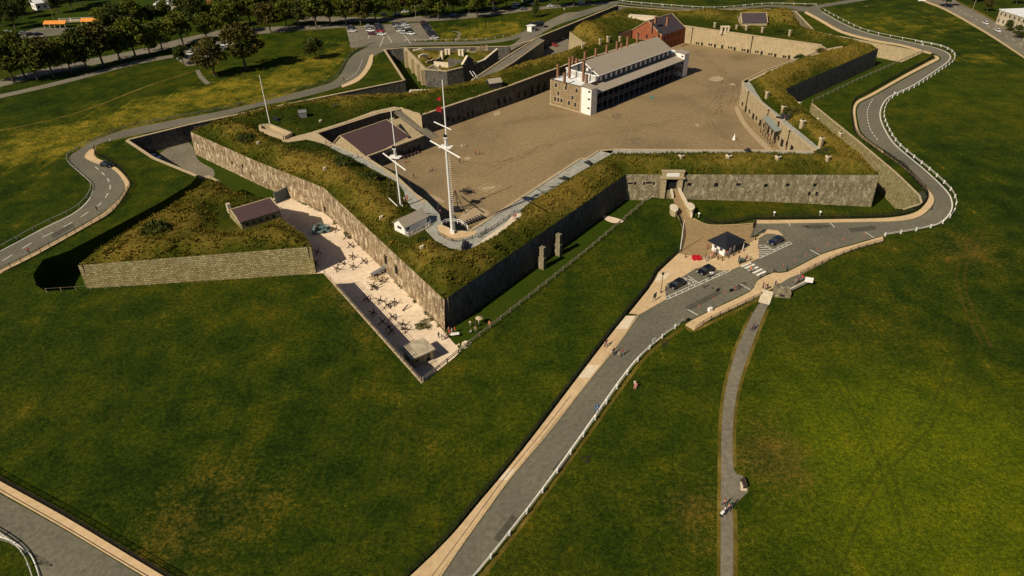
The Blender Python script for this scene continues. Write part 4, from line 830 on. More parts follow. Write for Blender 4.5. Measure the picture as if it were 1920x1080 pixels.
for r in ((0, .35, 4.6, WB), (.35, 10.2, 4.6, 4.95), (.35, 10.2, WB-.35, WB)): F.box(mb, *r, 9.7, 10.0)
mb.build('parapet', M['darkstone'], t)
mb = MB(); F.box(mb, -.3, .0, 4.0, WB+.2, 0, .35); mb.build('plinth', M['coping'], t)
# main body
mb = MB(); u0, u1 = 10.2, LB-7.5; ce = []
nwin = 15; pit = (u1-u0)/nwin
up = [((i+.5)*pit-.8, (i+.5)*pit+.8, 9.4, 11.2, 'upper_window') for i in range(nwin)]
gr = [((i+.5)*pit-.6, (i+.5)*pit+.6, a, b, 'gallery_door') for i in range(nwin) for a, b in ((.4, 2.7), (4.0, 6.2))]
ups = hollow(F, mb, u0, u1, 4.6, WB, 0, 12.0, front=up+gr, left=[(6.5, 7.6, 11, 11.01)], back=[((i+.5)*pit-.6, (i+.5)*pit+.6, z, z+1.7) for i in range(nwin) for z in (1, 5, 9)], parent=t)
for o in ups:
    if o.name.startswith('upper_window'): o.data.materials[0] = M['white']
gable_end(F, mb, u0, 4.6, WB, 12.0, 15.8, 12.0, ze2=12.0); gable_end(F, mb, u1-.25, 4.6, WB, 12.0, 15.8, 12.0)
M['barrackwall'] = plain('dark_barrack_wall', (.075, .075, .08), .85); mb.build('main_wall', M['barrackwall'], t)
mb = MB(); gable_roof(F, mb, u0, u1, 4.6, WB, 12.0, 15.8, .45, .2, 12.0); mb.build('main_roof', M['greyroof'], t)
mb = MB()
for wa, za, wb, zb in ((4.1, 11.75, 12, 15.85), (12, 15.85, WB+.5, 11.8)):
    mb.bar(F.p(u0-.5, wa, za), F.p(u0-.5, wb, zb), .2, .35)
mb.bar(F.p(u0-.45, 4.1, 11.85), F.p(u1+.4, 4.1, 11.85), .25, .25); mb.build('bargeboard', M['white'], t)
mb = MB(); mb.panel(F.p(u0-1.3, WB-.4), F.p(u0-1.3, 5.0), ZQ+9.6, ZQ+12.0); F.box(mb, u0-1.3, u0, 5.0, WB-.4, 9.6, 11.7); mb.build('rear_parapet', M['white'], t)
for wv in (7.2, 9.6): mb = MB(); F.box(mb, u0-.25, u0-.02, wv, wv+.9, 12.6, 13.7); mb.build('gable_window', M['white'], t)
# galleries
mb = MB(); q = [F.p(3.4, -.35, 7.45), F.p(LB-3.8, -.35, 7.45), F.p(LB-3.8, 4.6, 8.6), F.p(3.4, 4.6, 8.6)]; r = [(x, y, z+.18) for x, y, z in q]
mb.add(q+r, [(3, 2, 1, 0), (4, 5, 6, 7), (0, 1, 5, 4), (1, 2, 6, 5), (2, 3, 7, 6), (3, 0, 4, 7)]); mb.build('gallery_roof', M['greyroof'], t)
mb = MB(); F.box(mb, 3.5, LB-3.5, .1, 4.5, 3.55, 3.8); F.box(mb, 3.5, LB-3.5, .0, 4.5, 0, .3); mb.build('gallery_floor', M['gallery'], t)
ng = 17; gp = (LB-7.4)/ng
for i in range(ng+1):
    mb = MB(); u = 3.7+i*gp; F.box(mb, u-.12, u+.12, 0, .24, .3, 7.5); mb.bar(F.p(u, .12, 6.6), F.p(u+.8, .12, 7.45), .12, .12); mb.bar(F.p(u, .12, 2.9), F.p(u+.8, .12, 3.6), .12, .12); mb.build('gallery_post', M['gallery'], t)
mb = MB()
for z in (4.6, 4.85, 5.0, 1.15): mb.bar(F.p(3.6, .1, z), F.p(LB-3.6, .1, z), .06, .08)
for i in range(int((LB-7.4)/.45)):
    u = 3.8+i*.45; mb.bar(F.p(u, .1, 3.8), F.p(u, .1, 4.95), .05, .05)
mb.build('gallery_railing', M['gallery'], t)
# white stair towers
for k, (ua, ub) in enumerate(((0, 3.5), (LB-3.6, LB))):
    mb = MB(); hollow(F, mb, ua, ub, -.15, 4.55, 0, 9.9, left=[(3.1, 4.2, z, z+.7) for z in (2.2, 5.6, 8.4)], front=[(.4, 3.1, z, z+2.1, 'shutter') for z in (.6, 4.0, 7.4)], parent=t, depth=.08)
    for o in [c for c in t.children if c.name.startswith('shutter')]: o.data.materials[0] = M['white']
    for z in (3.6, 6.95): F.box(mb, ua-.06, ub+.06, -.22, 4.55, z, z+.22)
    mb.build('stair_tower', M['white'], t)
    mb = MB(); q = [F.p(ua-.4, -.5, 9.8), F.p(ub+.3, -.5, 9.8), F.p(ub+.3, 4.7, 10.5), F.p(ua-.4, 4.7, 10.5)]; r = [(x, y, z+.15) for x, y, z in q]
    mb.add(q+r, [(3, 2, 1, 0), (4, 5, 6, 7), (0, 1, 5, 4), (1, 2, 6, 5), (2, 3, 7, 6), (3, 0, 4, 7)]); mb.build('tower_roof', M['greyroof'], t)
mb = MB(); F.box(mb, LB-7.5, LB, 4.6, WB, 0, 9.7); mb.build('end_wall', M['ironstone'], t)
mb = MB(); F.box(mb, LB-7.2, LB-.3, 5, WB-.4, 9.71, 9.85); mb.build('flat_roof', M['whiteroof'], t)
def chimney(px, py, zb, h, sx=.95, sy=.7, parent=None, fr=F, mat='chimney'):
    x, y = P(px, py, zb); c = MB(); c.box((x, y, zb+h/2-.3), (sx, sy, h+.6), fr.a); c.box((x, y, zb+h-.1), (sx+.24, sy+.24, .22), fr.a); c.box((x, y, zb+h+.05), (sx+.1, sy+.1, .14), fr.a)
    o = c.build('chimney', M[mat], parent); p = MB()
    for k in (-.22, .22): p.tube((x+k*math.cos(fr.a), y+k*math.sin(fr.a), zb+h+.1), (x+k*math.cos(fr.a), y+k*math.sin(fr.a), zb+h+.5), .13, .11, 6)
    p.build('chimney_pot', M['rust'], o)
Zb = lambda x, y: (1000+x/6, 50+y/6)
for zx, zy, hz in ((275,548,100),(350,616,75),(405,560,170),(562,598,165),(597,628,68),(445,430,80),(487,465,90),(652,515,105),(580,380,80),(702,345,82),(825,292,72),(940,250,70),(990,255,55),(1058,220,90),(1168,178,85)):
    px, py = Zb(zx, zy); zt = 6.2 if zx < 420 or zx in (562, 597, 445, 487, 652) else 8.6
    chimney(px, py, zt, hz/6/4.0, .85, .7, t)
# ---- generic gabled house ----
def house(name, label, cat, fr, L, W, ze, zr, wall, roof, front=(), left=(), right=(), over=.3, wr=None, ze2=None, trim=None, zbase=0, base_ext=0):
    t = thing(name, label, cat, (*fr.O, fr.z)); mb = MB(); hollow(fr, mb, 0, L, 0, W, -base_ext, ze, front=front, left=left, right=right, parent=t)
    gable_end(fr, mb, 0, 0, W, ze, zr, wr, ze2=ze2); gable_end(fr, mb, L-.25, 0, W, ze, zr, wr, ze2=ze2); mb.build('wall', M[wall], t)
    mb = MB(); gable_roof(fr, mb, 0, L, 0, W, ze, zr, over, .16, wr, ze2=ze2); rf = mb.build('roof', M[roof], t)
    w_ = W/2 if wr is None else wr
    if trim:
        mb = MB(); mb.bar(fr.p(-over, w_, zr+.2), fr.p(L+over, w_, zr+.2), .35, .15); mb.build('ridge_cap', M[trim], rf)
        for u in (-over, L+over):
            mb = MB(); mb.bar(fr.p(u, -over, ze-.1), fr.p(u, w_, zr+.22), .35, .25); mb.bar(fr.p(u, w_, zr+.22), fr.p(u, W+over, (ze2 or ze)-.1), .35, .25); mb.build('gable_coping', M[trim], rf)
    return t, rf
# red brick building
fb = Fr(P(1238,95,ZQ), P(1281,80,ZQ), ZQ); LW = np.linalg.norm(np.array(P(1184,84,ZQ))-fb.O)
rb, rr = house('brick_house', 'red brick building with steep purple slate roof behind the barracks', 'house', fb, fb.L, 17.0, 7.2, 12.6, 'brick', 'darkslate', front=[(2+i*3.2, 3.1+i*3.2, z, z+1.7) for i in range(int(fb.L/3.2)-1) for z in (1.2, 4.4)], left=[(3, 4.1, 4.5, 6.2), (8, 9.1, 4.5, 6.2), (12.5, 13.6, 4.5, 6.2)], trim='coping')
for px, py, zb, h in ((1251,46,8.0,3.2),(1229,41,8.0,2.2),(1221,60,5,4.5)): chimney(px, py, zb, h, 1.2, .9, rb, fb)
# purple slate building in the sunken yard
zp = -.4; A0, A1 = P(683,292,zp), P(764,261.5,zp); fp = Fr(A0, A1, ZQ)
rw = float((np.array(P(640.6,254.5,3.0))-fp.O)@fp.w); ul = float((np.array(P(640.6,254.5,3.0))-fp.O)@fp.u); ur = float((np.array(P(730.6,226,3.0))-fp.O)@fp.u)
fp = Fr(fp.p(ul/2, 0), A1, ZQ); Lp = (ur-ul)
t, rf = house('slate_roofed_store', 'stone building with a broad purple slate roof sunk in the corner left of the parade', 'building', fp, Lp, rw*1.35, zp-ZQ, 3.0-ZQ, 'casemate', 'slateroof', over=.25, wr=rw, trim='coping')
ZT = 0.0
t = thing('terrace_block', 'tan stone terrace with a dark slot between the purple roof and the ramp', 'terrace', (*P(794,254,ZT), ZQ))
mb = MB(); mb.prism(PP([(690,294.5),(795,254.5),(738,212),(730,222),(762,258)], ZT), ZQ-.05, ZT-.05, mtop=1); mb.build('masonry', [M['darkstone'], M['casemate']], t)  # darker stone on the sides paints in their shade; the top stays pale
mb = MB(); bl = PP([(689,294),(775,262.5),(795,254.5)], ZT)
for a, b in zip(bl, bl[1:]): mb.bar((*a, ZT+.15), (*b, ZT+.15), .8, .4)
mb.build('coping', M['coping'], t)
mb = MB(); mb.prism(PP([(747,234),(751,232),(772,258),(766,260)], ZT), ZT-.04, ZT+.02); mb.build('light_slot', M['dark'], t)
for px, py in ((780,276),(772,279),(762,283),(748,288),(735,293)):
    a, b = np.array(P(690,294.5,ZT)), np.array(P(795,254.5,ZT)); d = (b-a)/np.linalg.norm(b-a); x, y = P(px, py, ZQ+1); k = (np.array((x, y))-a)@d; c = a+d*k; n = np.array([d[1], -d[0]])
    mb = MB(); mb.quad(*[(*(c+d*s_*.6+n*.02), z) for s_, z in ((-1, ZQ), (1, ZQ), (1, ZQ+2.2), (-1, ZQ+2.2))]); mb.build('door', M['dark'], t)
mb = MB(); mb.add([P3(738,211,ZI-.1), P3(749,203.5,ZI-.1), P3(824,257,ZQ+.03), P3(797,262,ZQ+.03)]+[(*P(738,211,ZI-.1), ZQ), (*P(749,203.5,ZI-.1), ZQ)], [(0, 3, 2, 1), (4, 5, 1, 0)]); o = mb.build('ramp', M['oldasphalt']); tag(o, kind='structure')
# outwork guardhouse
fg = Fr(P(455,431.5,1.3), P(528,408.5,1.3), 1.3); fg.L = fg.L
t, rf = house('guardhouse', 'low stone guardhouse with purple slate roof and end chimney on the triangular outwork', 'guardhouse', fg, fg.L, 9.0, 2.2, 3.4, 'yellowstone', 'slateroof', front=[(1.2+i*1.75, 1.9+i*1.75, .7, 1.6) for i in range(5)]+[(10.2, 11.1, .1, 1.9)], left=[(5.2, 5.8, .6, 1.2), (6.8, 7.4, .6, 1.2)], over=.2, wr=6.0, trim='coping', base_ext=2.5)
q = fg.p(.2, 8.6); c = MB(); c.box((*q, 1.3+2.9), (.9, .9, 2.6), fg.a); c.build('chimney', M['palestone'], t)
# small roofs and sheds on the ramparts
x, y, z = PR(1412, 45); fm_ = Fr((x-6, y-2), (x+6, y-2.6), z-1.5); house('powder_magazine', 'dark slate-roofed magazine half buried in a grass mound at the far end of the fort', 'magazine', fm_, 12, 10, 2.6, 6.0, 'casemate', 'darkslate', over=.2, trim='coping')
x, y, z = PR(930, 168); fs = Fr((x-2.4, y), (x+2.0, y+1.9), z-.3); house('black_shed', 'black shed with pale grey roof on the grass above the dark inner wall', 'shed', fs, 5.2, 3.4, 2.6, 3.8, 'kioskroof', 'greyroof', over=.15)
x, y, z = PR(570, 220); fs = Fr((x-1.3, y-1), (x+1.2, y-.2), z-.2); house('blue_shed', 'small blue-grey hut on the lawn right of the flagpole', 'shed', fs, 2.6, 2.4, 2.0, 2.6, 'blueshed' if 'blueshed' in M else 'greywood', 'greywood', over=.1)
# white hut with railing by the masts
fh = Fr(P(760,441,ZI), P(797,423,ZI), ZI); t, rf = house('signal_hut', 'small white hut with weathered shingle roof and white railing beside the masts', 'hut', fh, fh.L+.8, 4.0, 2.3, 3.7, 'white', 'greyroof', front=[(.0+.6, 1.6, .9, 1.7)], left=[(1.2, 2.8, .9, 1.8)], over=.35, base_ext=1.0)
mb = MB(); a = [fh.p(0, -1.5), fh.p(fh.L*.75, -1.5), fh.p(fh.L+1.2, -.9), fh.p(fh.L+2.0, .4)]; a = [fh.p(-.1, -.1)]+a
for p0, p1 in zip(a, a[1:]):
    for z in (.55, 1.1): mb.bar((*p0, ZI+z), (*p1, ZI+z), .07, .12)
    L_ = math.dist(p0, p1); n = max(1, round(L_/1.1))
    for k in range(n+1): q = (p0[0]+(p1[0]-p0[0])*k/n, p0[1]+(p1[1]-p0[1])*k/n); mb.bar((*q, ZI-.4), (*q, ZI+1.2), .12, .12)
mb.build('railing', M['white'], t)
mb = MB(); mb.prism([fh.p(-.2, -1.7), fh.p(fh.L*.78, -1.7), fh.p(fh.L+1.5, -1.0), fh.p(fh.L+1.5, 0), fh.p(-.2, 0)], ZI-.5, ZI-.05+.12); mb.build('deck', M['wood'], t)
# kiosk on the forecourt
fk = Fr(P(1356,478,.14), P(1371,471,.14), .14); kz = .14
A_, B_, D_ = np.array(P(1376,477,.14)), 0, 0
fk = Fr(P(1357,480.5,.14), P(1378,470.5,.14), .14); t = thing('kiosk', 'square white ticket kiosk with broad black hipped roof on the forecourt', 'kiosk', (*fk.O, .14))
mb = MB(); hollow(fk, mb, 0, 3.9, 0, 3.7, 0, 2.5, front=[(.6, 1.8, .9, 2.0), (2.5, 3.4, .1, 2.1, 'door')], left=[(.5, 1.4, .9, 1.7), (2.2, 3.1, .9, 1.7)], right=[(1.2, 2.6, .9, 2)], back=[(1.2, 2.6, .9, 2)], parent=t); mb.build('wall', M['white'], t)
mb = MB(); e = [fk.p(-.9, -.9, 2.45), fk.p(6.3, -.9, 2.45), fk.p(6.3, 4.6, 2.45), fk.p(-.9, 4.6, 2.45)]; ap = fk.p(2.6, 1.9, 4.0); e2 = [(x, y, z+.18) for x, y, z in e]
mb.add(e+e2+[ap], [(3, 2, 1, 0), (0, 1, 5, 4), (1, 2, 6, 5), (2, 3, 7, 6), (3, 0, 4, 7), (4, 5, 8), (5, 6, 8), (6, 7, 8), (7, 4, 8)]); mb.build('roof', M['kioskroof'], t)
for c in ((6.1, -.7), (6.1, 4.4)): mb = MB(); mb.bar(fk.p(*c, 0), fk.p(*c, 2.5), .14, .14); mb.build('post', M['white'], t)
# concrete guard post in the ditch corner
fc = Fr(P(772,668,ZD), P(803,655,ZD), ZD); t = thing('concrete_bunker', 'small tan concrete hut with overhanging flat roof and dark doorway in the gravel ditch corner', 'bunker', (*fc.O, ZD))
fc = Fr(P(778,690,ZD+.0), P(807,676,ZD), ZD)
mb = MB(); hollow(fc, mb, 0, 4.6, 0, 4.0, 0, 2.5, front=[(.3, .9, 1.2, 1.9), (2.9, 3.8, .02, 2.0, 'doorway')], left=[(1, 2.4, 1.1, 1.8)], right=[(1, 2.4, 1.1, 1.8)], parent=t); mb.build('wall', M['concrete'], t)
mb = MB(); mb.prism([fc.p(-.7, -.5), fc.p(4.9, -.6), fc.p(5.1, 4.4), fc.p(-.6, 4.5)], ZD+2.5, ZD+2.85); mb.build('roof_slab', M['concrete'], t)
mb = MB(); fc.box(mb, 2.5, 4.4, -1.0, 0, 0, .25); mb.build('doorstep', M['palestone'], t)
# concrete observation post beside the upper footpath
zb = 0; t = thing('concrete_pillbox', 'grey blockwork viewing platform with tan lit front wall beside the stairs by the crosswalk', 'bunker', (*P(1470,560,0), 0))
top = PP([(1449,548),(1474,546),(1478,540),(1515,523),(1508,518),(1497,514),(1478,522),(1450,540)], .6)
mb = MB(); mb.prism(top, -1.4, .6, 0, 1); mb.build('platform', [M['greyconcrete'], M['asphalt']], t)
fpb = Fr(P(1451,557,0), P(1475,559,0), -.8); mb = MB(); hollow(fpb, mb, 0, 3.4, 0, 2.6, 0, 2.0, front=[(1.2, 2.2, .9, 1.6, 'loophole')], parent=t); fpb.box(mb, 0, 3.4, 0, 2.6, 1.99, 2.1); mb.build('front_room', M['curtain'], t)
mb = MB(); w_ = PP([(1478,547),(1517,528)], .6); mb.bar((*w_[0], .9), (*w_[1], .9), .3, .7); mb.build('parapet', M['palestone'], t)
t = thing('stairway', 'flight of pale concrete steps leading from the forecourt walk down to the footpath', 'stairs', (*P(1437,560,0), 0))
s0, s1 = np.array(P(1440,548,.13)), np.array(P(1432,569,.0)); mb = MB()
for k in range(8):
    c = s0+(s1-s0)*(k+.5)/8; mb.box((*c, .07+.42-k*.055), (2.3, np.linalg.norm(s1-s0)/8+.02, .14+.0), math.atan2(s1[1]-s0[1], s1[0]-s0[0])-math.pi/2)
mb.build('steps', M['palestone'], t)
# gateway surround
we = np.array(Ew[1]), np.array(Ew[2]); d = (we[1]-we[0])/np.linalg.norm(we[1]-we[0]); n = np.array([d[1], -d[0]]); c0 = np.array(P(1259,345,-1.0)); k = (c0-we[0])@d; c0 = we[0]+d*k
r = ray(1259, 345); tt = (we[0]@n)/(r[0]*n[0]+r[1]*n[1]); q = r*tt; c0 = q[:2]; zg = CH+q[2]
t = thing('gate_surround', 'pale stone pilasters and pediment with white panel framing the main gateway', 'gate', (*c0, ZD))
aa = math.atan2(d[1], d[0]); mb = MB()
for s_ in (-2.35, 2.35): mb.box((*(c0+d*s_+n*.45), (zg+2.0+ZD)/2), (1.3, .9, zg+2.0-ZD), aa)
mb.build('pilasters', M['casemate'], t); mb = MB(); mb.box((*(c0+n*.55), zg+2.25), (7.0, 1.2, .5), aa); mb.box((*(c0+n*.5), zg+3.3), (6.2, .9, 1.6), aa); mb.box((*(c0+n*.5), zg+4.3), (6.6, 1.1, .35), aa); mb.build('entablature', M['casemate'], t)
mb = MB(); mb.box((*(c0+n*1.0), zg+3.3), (3.6, .08, 1.1), aa); mb.build('panel', M['white'], t)
# blue gate across the ditch
a, b = np.array(P(518,382,ZD)), np.array(P(546,367,ZD)); t = thing('ditch_gate', 'tall blue-grey boarded gate closing the ditch beside the guardhouse', 'gate', (*a, ZD))
M['blue'] = plain('blue_grey_paint', (.09, .13, .16), .6)
mb = MB(); mb.bar((*a, ZD+1.7), (*b, ZD+1.7), .2, 3.4); mb.build('boards', M['blue'], t)
mb = MB()
for k in np.linspace(0, 1, 6): q = a+(b-a)*k; mb.bar((*q, ZD), (*q, ZD+3.6), .35, .25)
mb.build('posts', M['greywood'], t)
# far ruined outwork
R2 = [(757,90),(796,131),(838,133),(868,127),(884,118),(909,112),(934,98),(925,94),(850,95)]
R2w = PP(R2, 1.2)
wallthing('ruin_wall', R2w[0:2], ZD-.1, 1.2, M['casemate'], 'tall sunlit tan wall of the ruined outwork above its shadowed ditch', opens={0: [(768,108,.7,1.5,'slit'),(778,120,.7,1.5,'slit'),(786,130,.7,1.5,'slit')]}, thick=1.5)
wallthing('ruin_wall', R2w[1:4], ZD-.1, 1.2, M['darkstone'], 'shaded front wall of the ruined outwork with two gables', zt_list=[1.2, .9, 1.2], thick=1.2)
wallthing('ruin_wall', R2w[3:7], ZD-.1, 1.2, M['darkstone'], 'shaded jagged side wall of the ruined outwork sloping up to a pale corner', zt_list=[2.5, .2, 1.0, 2.6], thick=1.0, copemat=M['palestone'])
wallthing('ruin_wall', [R2w[6], R2w[7], R2w[8], R2w[0]], ZD-.1, .9, M['darkstone'], 'back wall of the ruined outwork beside the road', cope=None)
V, T = surf(R2w, [], 1.5, step=2.0); dd = distpoly(V[:, 0], V[:, 1], R2w); Z = .9-2.2*ss((dd-5)/4)+.5*vnoise(V[:, 0], V[:, 1], .2, 4.0)*ss(dd/2); me = npmesh('ruin_earth', np.column_stack([V, Z]), T, M['rough'], {'dry': .1+.6*vnoise(V[:, 0], V[:, 1], .1, 2.2)}, True); o = bpy.data.objects.new('ruin_earth', me); COL.objects.link(o); tag(o, kind='structure')
tg = thing('ruin_gable', 'two-storey dark stone gable end standing on the side wall of the ruin', 'ruin', (*P(875,125,1), ZD)); fq = Fr(P(868,127,1.2), P(888,117,1.2), 0); mb = MB(); mb.panel(fq.p(0, .02), fq.p(fq.L, .02), ZD, 2.4, [(2.0, 2.7, -.5, .7), (4.6, 5.3, -.5, .7), (2.2, 2.9, -3.6, -2.4)], .3, mrec=0); fq.box(mb, 0, fq.L, .35, .8, ZD, 2.39)
mb.add([fq.p(0, .02, 2.4), fq.p(fq.L, .02, 2.4), fq.p(fq.L/2, .02, 5.0), fq.p(0, .8, 2.4), fq.p(fq.L, .8, 2.4), fq.p(fq.L/2, .8, 5.0)], [(0, 1, 2), (3, 5, 4), (0, 2, 5, 3), (1, 4, 5, 2)]); mb.build('gable_wall', M['darkstone'], tg); mb = MB(); mb.bar(fq.p(0, .4, 2.5), fq.p(fq.L/2, .4, 5.1), 1.0, .25); mb.bar(fq.p(fq.L/2, .4, 5.1), fq.p(fq.L, .4, 2.5), 1.0, .25); mb.build('coping', M['palestone'], tg)
tg = thing('ruin_gable', 'low dark gable peak above the shaded front wall of the ruin', 'ruin', (*P(812,130,1), .9)); fq = Fr(P(797,130.5,1.1), P(826,132,1.1), 0); mb = MB(); mb.add([fq.p(0, .0, 1.0), fq.p(fq.L, .0, 1.0), fq.p(fq.L/2, .0, 3.2), fq.p(0, .8, 1.0), fq.p(fq.L, .8, 1.0), fq.p(fq.L/2, .8, 3.2)], [(0, 1, 2), (3, 5, 4), (0, 2, 5, 3), (1, 4, 5, 2)]); mb.build('gable_wall', M['darkstone'], tg); mb = MB(); mb.bar(fq.p(0, .4, 1.1), fq.p(fq.L/2, .4, 3.3), 1.0, .25); mb.bar(fq.p(fq.L/2, .4, 3.3), fq.p(fq.L, .4, 1.1), 1.0, .25); mb.build('coping', M['coping'], tg)
fz = Fr(P(868,128,-1), P(884,117,-1), -2.4); t = thing('roofless_house', 'roofless gabled stone house with white chimneys inside the ruined outwork', 'ruin', (*fz.O, -2.4))
Lz = 9.0; mb = MB(); mb.panel(fz.p(0, 14), fz.p(0, .3), -2.4, 1.0, [(2.5, 3.4, -2.3, -.5)], .3); mb.build('side_wall', M['palestone'], t)
mb = MB(); gable_end(fz, mb, 0, .3, 7, 3.4, 5.0); mb.box(fz.p(.1, 3.6, 1.6)[:2]+(.2,), (.5, 6.8, 5.0), fz.a); mb.build('gable_wall', M['darkstone'], t)
for px, py in ((837,103),(843,103),(862,104),(868,104),(829,107)):
    x, y = P(px, py, .5); mb = MB(); mb.box((x, y, .8), (1.0, 1.0, 4.2), fz.a); mb.box((x, y, 3.0), (1.3, 1.3, .3), fz.a); mb.build('chimney', M['palestone'], t)
for i, (p0, p1, h0, h1, l) in enumerate(((P(800,122,0), P(822,112,0), 1.8, .6, 'broken stone wall fragment nearest the left front corner inside the ruin'), (P(822,112,0), P(830,104,0), .6, 2.2, 'broken stone wall fragment behind the first one inside the ruin'), (P(776,100,0), P(794,97,0), 2.0, 1.4, 'pale stone ledge across the left part of the ruin'), (P(786,112,0), P(802,108,0), 2.2, 1.6, 'pale stone ledge nearer the front inside the ruin'), (P(876,100,0), P(905,104,0), 1.6, .6, 'low broken wall inside the right part of the ruin'), (P(892,96,0), P(915,95,0), 1.8, 2.4, 'rear wall fragment below the road inside the ruin'))):
    k = MB(); n_ = 5; p0, p1 = np.array(p0), np.array(p1)
    for j in range(n_):
        a, b_ = p0+(p1-p0)*j/n_, p0+(p1-p0)*(j+1)/n_; hh = h0+(h1-h0)*(j+.5)/n_+random.uniform(-.3, .3); k.bar((*a, hh/2-1.2), (*b_, hh/2-1.2), .9, hh+2.4)
    tag(k.build('ruin_fragment', M['palestone' if i in (2, 3) else 'stone'], None, origin=(*p0, 0)), l, 'ruin')
for i, (px, py) in enumerate(((762,97),(774,109),(785,121),(793,130))):
    x, y = P(px, py, 1.2); fa = math.atan2(*(np.array(R2w[1])-np.array(R2w[0]))[::-1]); k = MB(); k.box((x, y, -2.2), (1.6, 2.2, 7.4-i % 2), fa); tag(k.build('buttress', M['casemate'], None, origin=(x, y, ZD)), ('topmost', 'second', 'third', 'lowest')[i]+' pale buttress on the sunlit left wall of the ruined outwork', 'buttress', 'buttresses of the ruined outwork')
t = thing('plank_bridge', 'low striped pale timber bridge across the ditch at the foot of the ruin', 'bridge', (*P(790,175,0), 0)); mb = MB()
for k in range(7):
    a = P(764+k*6.2, 177-k*.2, -1.5); b = P(772+k*6.2, 168-k*.1, -1.5); mb.bar((*a, -1.5), (*b, -1.5), 1.0, .2)
mb.build('planks', M['palestone'], t)
# ramp bridge at the far side
t = thing('ramp_bridge', 'long grey ramp with tan edges crossing the far ditch to the rampart', 'bridge', (*P(940,120,0), 0))
mb = MB(); tp = [(*P(885,151,1.5), 1.5), (*P(905,152,1.5), 1.5), (*P(962,118,.9), .9), (*P(1020,76,.3), .3), (*P(1010,70,.3), .3), (*P(955,104,.7), .7)]; bt = [(x, y, ZD) for x, y, z in tp]
n = 6; mb.add(tp+bt, [(0, 1, 2, 5), (5, 2, 3, 4)]+[(i, n+i, n+(i+1) % n, (i+1) % n) for i in range(n)]); mb.build('deck', M['oldasphalt'], t)
mb = MB(); mb.bar(tp[5], tp[4], .7, .7); mb.bar(tp[0], tp[5], .7, .7); mb.bar(tp[1], tp[2], .5, .5); mb.bar(tp[2], tp[3], .5, .5); mb.build('parapet', M['coping'], t)
# entrance booth by the far bridge
for px, py, nm, l in ((1012,55,'booth','long dark flat-roofed booth beside the far road junction'),(1002,60,'booth','small white booth beside the far road junction')):
    x, y = P(px, py, 0); f_ = Fr((x-4 if 'long' in l else x-1.5, y), (x+3 if 'long' in l else x+1.5, y+3), 0); t = thing(nm, l, 'booth', (*f_.O, 0)); mb = MB(); Lx = 7 if 'long' in l else 3
    hollow(f_, mb, 0, Lx, 0, 3, 0, 2.6, front=[(.5, Lx-.5, 1, 2)], parent=t); mb.build('wall', M['greywood' if Lx > 5 else 'white'], t); mb = MB(); mb.prism(f_.rect(-.4, Lx+.4, -.4, 3.4), 2.6, 2.85); mb.build('roof', M['kioskroof' if Lx > 5 else 'white'], t)
# city buildings in view
def block(px0, px1, dep, h, wall, roof, label, z=0, cat='building', flat=True):
    f_ = Fr(P(*px0, z), P(*px1, z), z); t = thing('city_building', label, cat, (*f_.O, z)); mb = MB(); nw = max(1, int(f_.L/3.2)); ns = max(1, int(h/3.2))
    hollow(f_, mb, 0, f_.L, 0, dep, 0, h, front=[(i*3.2+1, i*3.2+2.2, s_*3.2+1, s_*3.2+2.5) for i in range(nw) if i*3.2+2.3 < f_.L for s_ in range(ns)], left=[(i*3.2+1, i*3.2+2.2, s_*3.2+1, s_*3.2+2.5) for i in range(int(dep/3.2)) for s_ in range(ns)], parent=t); mb.build('wall', M[wall], t)
    mb = MB()
    if flat: f_.box(mb, -.3, f_.L+.3, -.3, dep+.3, h, h+.4)
    else: gable_roof(f_, mb, 0, f_.L, 0, dep, h, h+dep*.3, .5, .2)
    mb.build('roof', M[roof], t); return t
block((1866,44),(1925,64),22,6.5,'concrete','whiteroof','white flat-roofed school building beside the street at the right edge')
block((340,24),(375,-8),14,5,'concrete','whiteroof','long pale-roofed pavilion at the edge of the sports field')
block((392,20),(440,32),12,7,'brick','brick','house with orange-red roof among the trees at the top left', flat=False)
block((425,14),(460,20),16,11,'white','whiteroof','tall bright white building behind the red-roofed house')
block((735,4),(800,3),14,9,'brick','greyroof','orange brick building glimpsed above the trees at the top')
block((70,20),(95,16),8,4,'white','whiteroof','small white gabled shed under the trees left of the sports field', flat=False)
# ================= fences and rails =================
def post_mesh(name, h, w_, mat, r=None):
    mb = MB(); mb.box((0, 0, h/2), (w_, r or w_, h)); o = mb.build(name, M[mat], None); me = o.data; bpy.data.objects.remove(o); return me
def addmesh(name, me, parent, loc, rz=0.0):
    o = bpy.data.objects.new(name, me); COL.objects.link(o); o.parent = parent; o.location = loc; o.rotation_euler = (0, 0, rz); return o
PM = {}
def fence(name, label, px, z, step, h, pw_, rails, mat, rmat=None, sm=4, off=0.0, cat='fence', world=None, rw=(.05, .12), group=None, maxpost=98):
    w_ = world or (smooth(PP(px, z), sm) if sm > 1 else PP(px, z)); w_ = offset_line(w_, off) if off else w_
    t = thing(name, label, cat, (*w_[0], z), group=group); key = (h, pw_, mat)
    if key not in PM: PM[key] = post_mesh('post', h, pw_, mat)
    ev = evenly(w_, step); L = len(ev)
    if L > maxpost: ev = evenly(w_, step*L/maxpost)
    for (p, d) in ev: addmesh('post', PM[key], t, (p[0]-w_[0][0], p[1]-w_[0][1], 0), math.atan2(d[1], d[0]))
    for rz_ in rails:
        mb = MB()
        for a, b in zip(w_, w_[1:]): mb.bar((*a, z+rz_), (*b, z+rz_), *rw)
        mb.build('rail', M[rmat or mat], t)
    return t
M['galv'] = plain('white_rail_paint', (.62, .60, .52), .6)
gk = dict(cat='guardrail', rw=(.05, .12))
